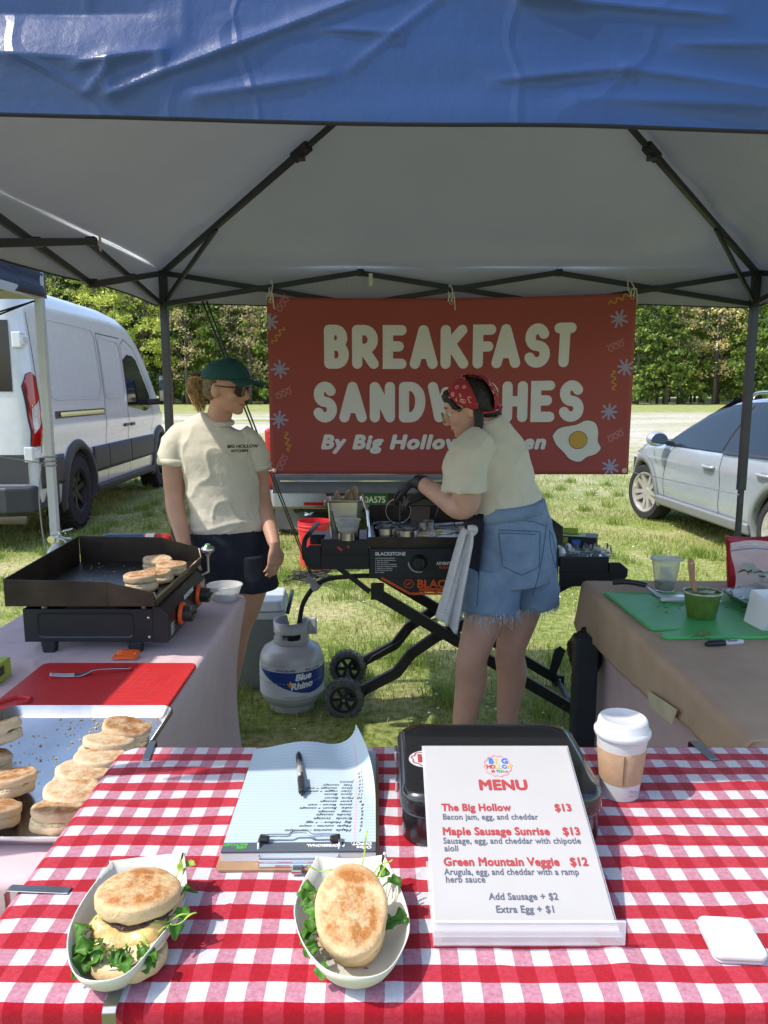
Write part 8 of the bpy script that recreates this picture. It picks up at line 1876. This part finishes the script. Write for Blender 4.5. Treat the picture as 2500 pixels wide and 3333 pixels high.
def patch_on(name, poly, m, parent, off, n_=14):
    q = [cpx(*p) for p in poly]; c = sum(q, V()) / len(q); b = MB(); dense = []
    for a, e in zip(q, q[1:] + q[:1]): dense += [a.lerp(e, i / 8) for i in range(8)]
    k = len(dense); vs = [c] + [c.lerp(p, j / n_) for j in range(1, n_ + 1) for p in dense]
    b.add([tuple(v) for v in vs], [(0, 1 + i, 1 + (i + 1) % k) for i in range(k)] + [(1 + (j - 1) * k + i, 1 + j * k + i, 1 + j * k + (i + 1) % k, 1 + (j - 1) * k + (i + 1) % k) for j in range(1, n_) for i in range(k)])
    o = b.build(name, m, parent, smooth=True, recalc=False); return on_surface(o, dn, cast, off)
def seam(name, polys, m, parent, r=.0022, off=.0006):
    b = MB(); bv = BVHTree.FromPolygons([v.co for v in dn.data.vertices], [p.vertices for p in dn.data.polygons])
    for poly in polys:
        pts = []
        for a, e in zip(poly, poly[1:]):
            for i in range(10):
                c = cpx(a[0] + (e[0] - a[0]) * i / 10, a[1] + (e[1] - a[1]) * i / 10); og, d = cast(c); h = bv.ray_cast(og, d)
                if h[0] is not None: pts.append(h[0] - d * off)
        if len(pts) > 2: b.tube(pts, r, 6)
    return b.build(name, m, parent, smooth=True)
pk = [(686, 968), (938, 978), (930, 1190), (826, 1240), (712, 1186)]
o = patch_on('back_pocket', pk, DEN, dn, .004)
seam('pocket_seam', [pk + pk[:1], [(690, 985), (934, 995)]], DENS, o, .0020, .005)
seam('pocket_seam', [[(990, 970), (1010, 1000), (1046, 1180), (1030, 1200), (1000, 1080), (990, 970)]], DENS, dn)
seam('side_seam', [[(596, 900), (586, 1000), (578, 1150), (566, 1300), (556, 1440)], [(975, 930), (955, 1100), (925, 1250), (890, 1370)], [(612, 905), (760, 905), (900, 918), (985, 950)]], DENS, dn)
b = MB(); b.m = OFF; b.tube([V((.510, 3.10, 1.030)), V((.505, 3.10, 1.056)), V((.502, 3.10, 1.084))], [(.162, .155), (.160, .152), (.157, .149)], 40, up=tuple(fc)); wb = b.build('waistband', DEN, dn, smooth=True)
bvd = BVHTree.FromPolygons([v.co for v in dn.data.vertices], [p.vertices for p in dn.data.polygons])
for x in (640, 900):
    b = MB(); c0 = cpx(x, 822 if x > 700 else 850); c1 = cpx(x + 8, 905 if x < 700 else 885); og, d = cast(c0); h0 = bvd.ray_cast(og, d); og, d1_ = cast(c1); h1 = bvd.ray_cast(og, d1_)
    if h0[0] is None or h1[0] is None: continue
    c0, c1 = h0[0] - d * .008, h1[0] - d1_ * .004; b.bar(c0, c1, .014, .006, up=(0, 1, 0)); b.build('belt_loop', DEN, wb, bevel=.002)
b = MB(); b.m = OFF; rg_ = random.Random(4)
for c, rx in ((V((.432, 3.03, .646)), .116), (V((.632, 3.165, .644)), .104)):
    for _ in range(150):
        a = rg_.uniform(0, 6.28); p = c + V((math.cos(a) * rx, math.sin(a) * rx, rg_.uniform(.0, .02))); L = rg_.choice((.012, .018, .022, .045)); b.tube([p, p + V((rg_.gauss(0, .004), rg_.gauss(0, .004), -L * .5 - .01)), p + V((rg_.gauss(0, .010), rg_.gauss(0, .006), -L - .012))], [.0013, .001, .0005], 4)
b.build('frayed_hem', THREAD, dn, weld=False)
# apron at her front, waist tie
b = MB(); b.m = OFF
def apr(u, v):
    a = (u - .5) * 3.0; z = 1.055 - .37 * v; k = lerp(z, [(.68, 1.14), (.84, 1.10), (.92, 1.09), (.99, 1.08), (1.06, 1.07)]); hw_, dp = lerp(z, [(.68, .190), (.84, .190), (.92, .190), (.99, .172), (1.06, .156)]), lerp(z, [(.68, .185), (.84, .185), (.92, .188), (.99, .167), (1.06, .148)])
    c = V((lerp(z, [(.76, .520), (.92, .525), (1.06, .505)]), 3.10, z)); wv = .006 * math.sin(u * 17 + v * 3)
    return tuple(c + fc * (math.cos(a) * dp * k + wv) + lf * math.sin(a) * hw_ * k)
b.grid(apr, 40, 24); ap = b.build('apron', NAVY, RW, smooth=True, recalc=False, thick=.002)
# white towel tucked in the apron
tw = MB()
def twl(u, v):
    x = lerp(v, [(0, .325), (.15, .312), (1, .243)]) + (u - .5) * lerp(v, [(0, .032), (.12, .05), (.6, .062), (1, .080)]); y = 2.925 + .018 * math.sin(u * 11 + 1) + .011 * math.sin(u * 17 + v * 2) - .02 * v + (u - .5) * -.03
    return (x, y, 1.005 - .355 * v - .05 * u * v * (1 if u > .45 else .6))
tw.grid(twl, 30, 30)
o = tag(tw.build('towel', mat('white_towel', (.60, .59, .60), .95, var=.05, vs=40, bump=.5, bs=220), smooth=True, recalc=False, thick=.005), 'white kitchen towel hanging from the apron of the cook', 'towel')
tb_ = MB()
for v0 in (.52, .55, .86, .89): tb_.grid(lambda u, v: tuple(V(twl(u, v0 + .010 * v)) + V((0, -.0035, 0))), 30, 1)
tb_.build('towel_stripe', mat('towel_stripe', (.45, .44, .46), .95), o, recalc=False, weld=False)
b = MB(); b.ell((.338, 2.925, 1.0), (.022, .018, .024)); k = b.build('towel_corner', bpy.data.materials['white_towel'], o, smooth=True); displace(k, lambda p, n_: .010 * noise.noise(p * 60))
# hair, braids, bandana, glasses, face
b = MB(); b.m = OFF; Mx = Matrix.Translation(HC) @ HM
b.ell((-.020, 0, .020), (.090, .0805, .092), Mx); b.ell((-.060, 0, -.030), (.042, .062, .045), Mx); b.tube([Pf(.062, .058, .055), Pf(.052, .070, .020), Pf(.035, .076, -.004)], [.014, .011, .005], 8)
b.ell((.058, 0, .066), (.032, .052, .030), Mx)
hr = blob(b, 'hair', DHAIR, RW, .006, 2); displace(hr, lambda p, n_: .003 * noise.noise(V((p.x * 50, p.y * 50, p.z * 110))))
def braid(pts, nm):
    b = MB(); pp = smoothpath(pts, 6); N = len(pp)
    for i, p in enumerate(pp):
        t = i / (N - 1); r = .017 * (1 - .5 * t); q = .006 * (1 if i % 2 else -1); b.ell(tuple(p + V((q, q * .5, 0))), (r, r, r * .9), nu=10, nv=8)
    o = blob(b, nm, DHAIR, hr, .004, 1); return o
braid([Pf(-.030, .074, -.030) - o0, Pf(-.020, .080, -.065) - o0, Pf(-.004, .083, -.098) - o0, Pf(.006, .086, -.125) - o0], 'braid'); braid([Pf(-.085, -.01, -.045) - o0, Pf(-.098, -.01, -.07) - o0, Pf(-.100, -.01, -.10) - o0], 'braid')
BAND = mat('bandana_red', (.34, .025, .035), .85, var=0, bump=.15, bs=200); n, l, bb_ = nodes(BAND); tc = n.new('ShaderNodeTexCoord').outputs['Object']
vo = n.new('ShaderNodeTexVoronoi'); vo.inputs['Scale'].default_value = 46; l.new(tc, vo.inputs['Vector']); f1 = math_(n, l, 'LESS_THAN', math_(n, l, 'ABSOLUTE', math_(n, l, 'SUBTRACT', vo.outputs['Distance'], .32)), .07); f2 = math_(n, l, 'LESS_THAN', vo.outputs['Distance'], .13)
f3 = math_(n, l, 'GREATER_THAN', noise_(n, l, tc, 18, 3), .42); l.new(mixc(n, l, math_(n, l, 'MULTIPLY', math_(n, l, 'MAXIMUM', f1, f2), f3), (.34, .025, .035), (.60, .38, .36)), bb_.inputs['Base Color'])
def band(a0, a1, low, rr=1.0, lift=.0):
    b = MB(); b.m = OFF
    def f(u, v):
        a = R(a0 + (a1 - a0) * u); lo = low(u); e = lo + (R(90) - lo) * v
        k = rr * (1 + .03 * noise.noise(V((u * 4, v * 4, a0)))) + lift * (1 - v) * u
        return tuple(HC + hf * (-.014 + .104 * k * math.cos(a) * math.cos(e)) + hs_ * (.0875 * k * math.sin(a) * math.cos(e)) + hu * (.020 + .100 * k * math.sin(e)))
    b.grid(f, 30, 14); return b.build('bandana', BAND, RW, smooth=True, recalc=False, thick=.002)
bd = band(-95, 103, lambda u: R(lerp(u, [(0, -14), (.3, 26), (.5, 34), (.66, 24), (.85, -6), (1, -34)])))
bk2 = band(146, 262, lambda u: R(lerp(u, [(0, -36), (.3, -24), (1, -10)])), 1.08, .0)
b = MB(); b.m = OFF; b.tube(smoothpath([Pf(-.04, .082, -.035), Pf(-.075, .06, -.045), Pf(-.105, .02, -.045), Pf(-.11, -.03, -.04)], 5), [(.010, .005)] * 16, 8); b.ell(tuple(Pf(-.112, .005, -.040)), (.016, .016, .013)); b.build('bandana_knot', BAND, bk2, smooth=True)
GO = mat('gold_wire', (.55, .36, .2), .25, 1, var=.05)
b = MB(); b.m = OFF
for k in (-1, 1):
    b.tube([Pf(.108 + .002 * math.cos(t), .032 * k + .024 * math.cos(t), -.006 + .022 * math.sin(t)) for t in (2 * math.pi * i / 24 for i in range(25))], .0016, 6); b.tube([Pf(.104, .057 * k, .004), Pf(.05, .078 * k, .004), Pf(-.005, .081 * k, .004)], .0014, 6)
b.tube([Pf(.109, -.008, -.002), Pf(.112, 0, .0), Pf(.109, .008, -.002)], .0014, 6); gs = b.build('eyeglasses', GO, RW, smooth=True)
for k in (-1, 1):
    b = MB(); b.m = OFF; b.add([tuple(Pf(.108, .032 * k + .023 * math.cos(t), -.006 + .021 * math.sin(t))) for t in (2 * math.pi * i / 20 for i in range(20))], [tuple(range(20))]); b.build('lens', mat('clear_lens_glass', (.9, .9, .9), .03, var=0, alpha=.15, spec=.8), gs)
    b = MB(); b.m = OFF; Mx = Matrix.Translation(Pf(.076, .031 * k, .0)) @ HM; b.ell((0, 0, 0), (.012, .012, .010), Mx); b.build('eye', mat('eye_white', (.75, .72, .7), .2, var=0), RW, smooth=True)
    b = MB(); b.m = OFF; b.ell((.0102, 0, -.002), (.003, .0055, .0055), Mx); b.build('iris', DHAIR, RW, smooth=True)
    b = MB(); b.m = OFF; b.tube([Pf(.088, .014 * k, .026), Pf(.089, .030 * k, .030), Pf(.078, .048 * k, .025)], [.0028, .0032, .0015], 6); b.build('eyebrow', DHAIR, RW, smooth=True)
b = MB(); b.m = OFF; b.tube([Pf(.078, -.026, -.060), Pf(.091, -.012, -.0630), Pf(.0942, 0, -.0630), Pf(.091, .012, -.0630), Pf(.078, .026, -.060)], [.0008, .0042, .0046, .0042, .0008], 8); b.build('lips', LIPS, RW, smooth=True)
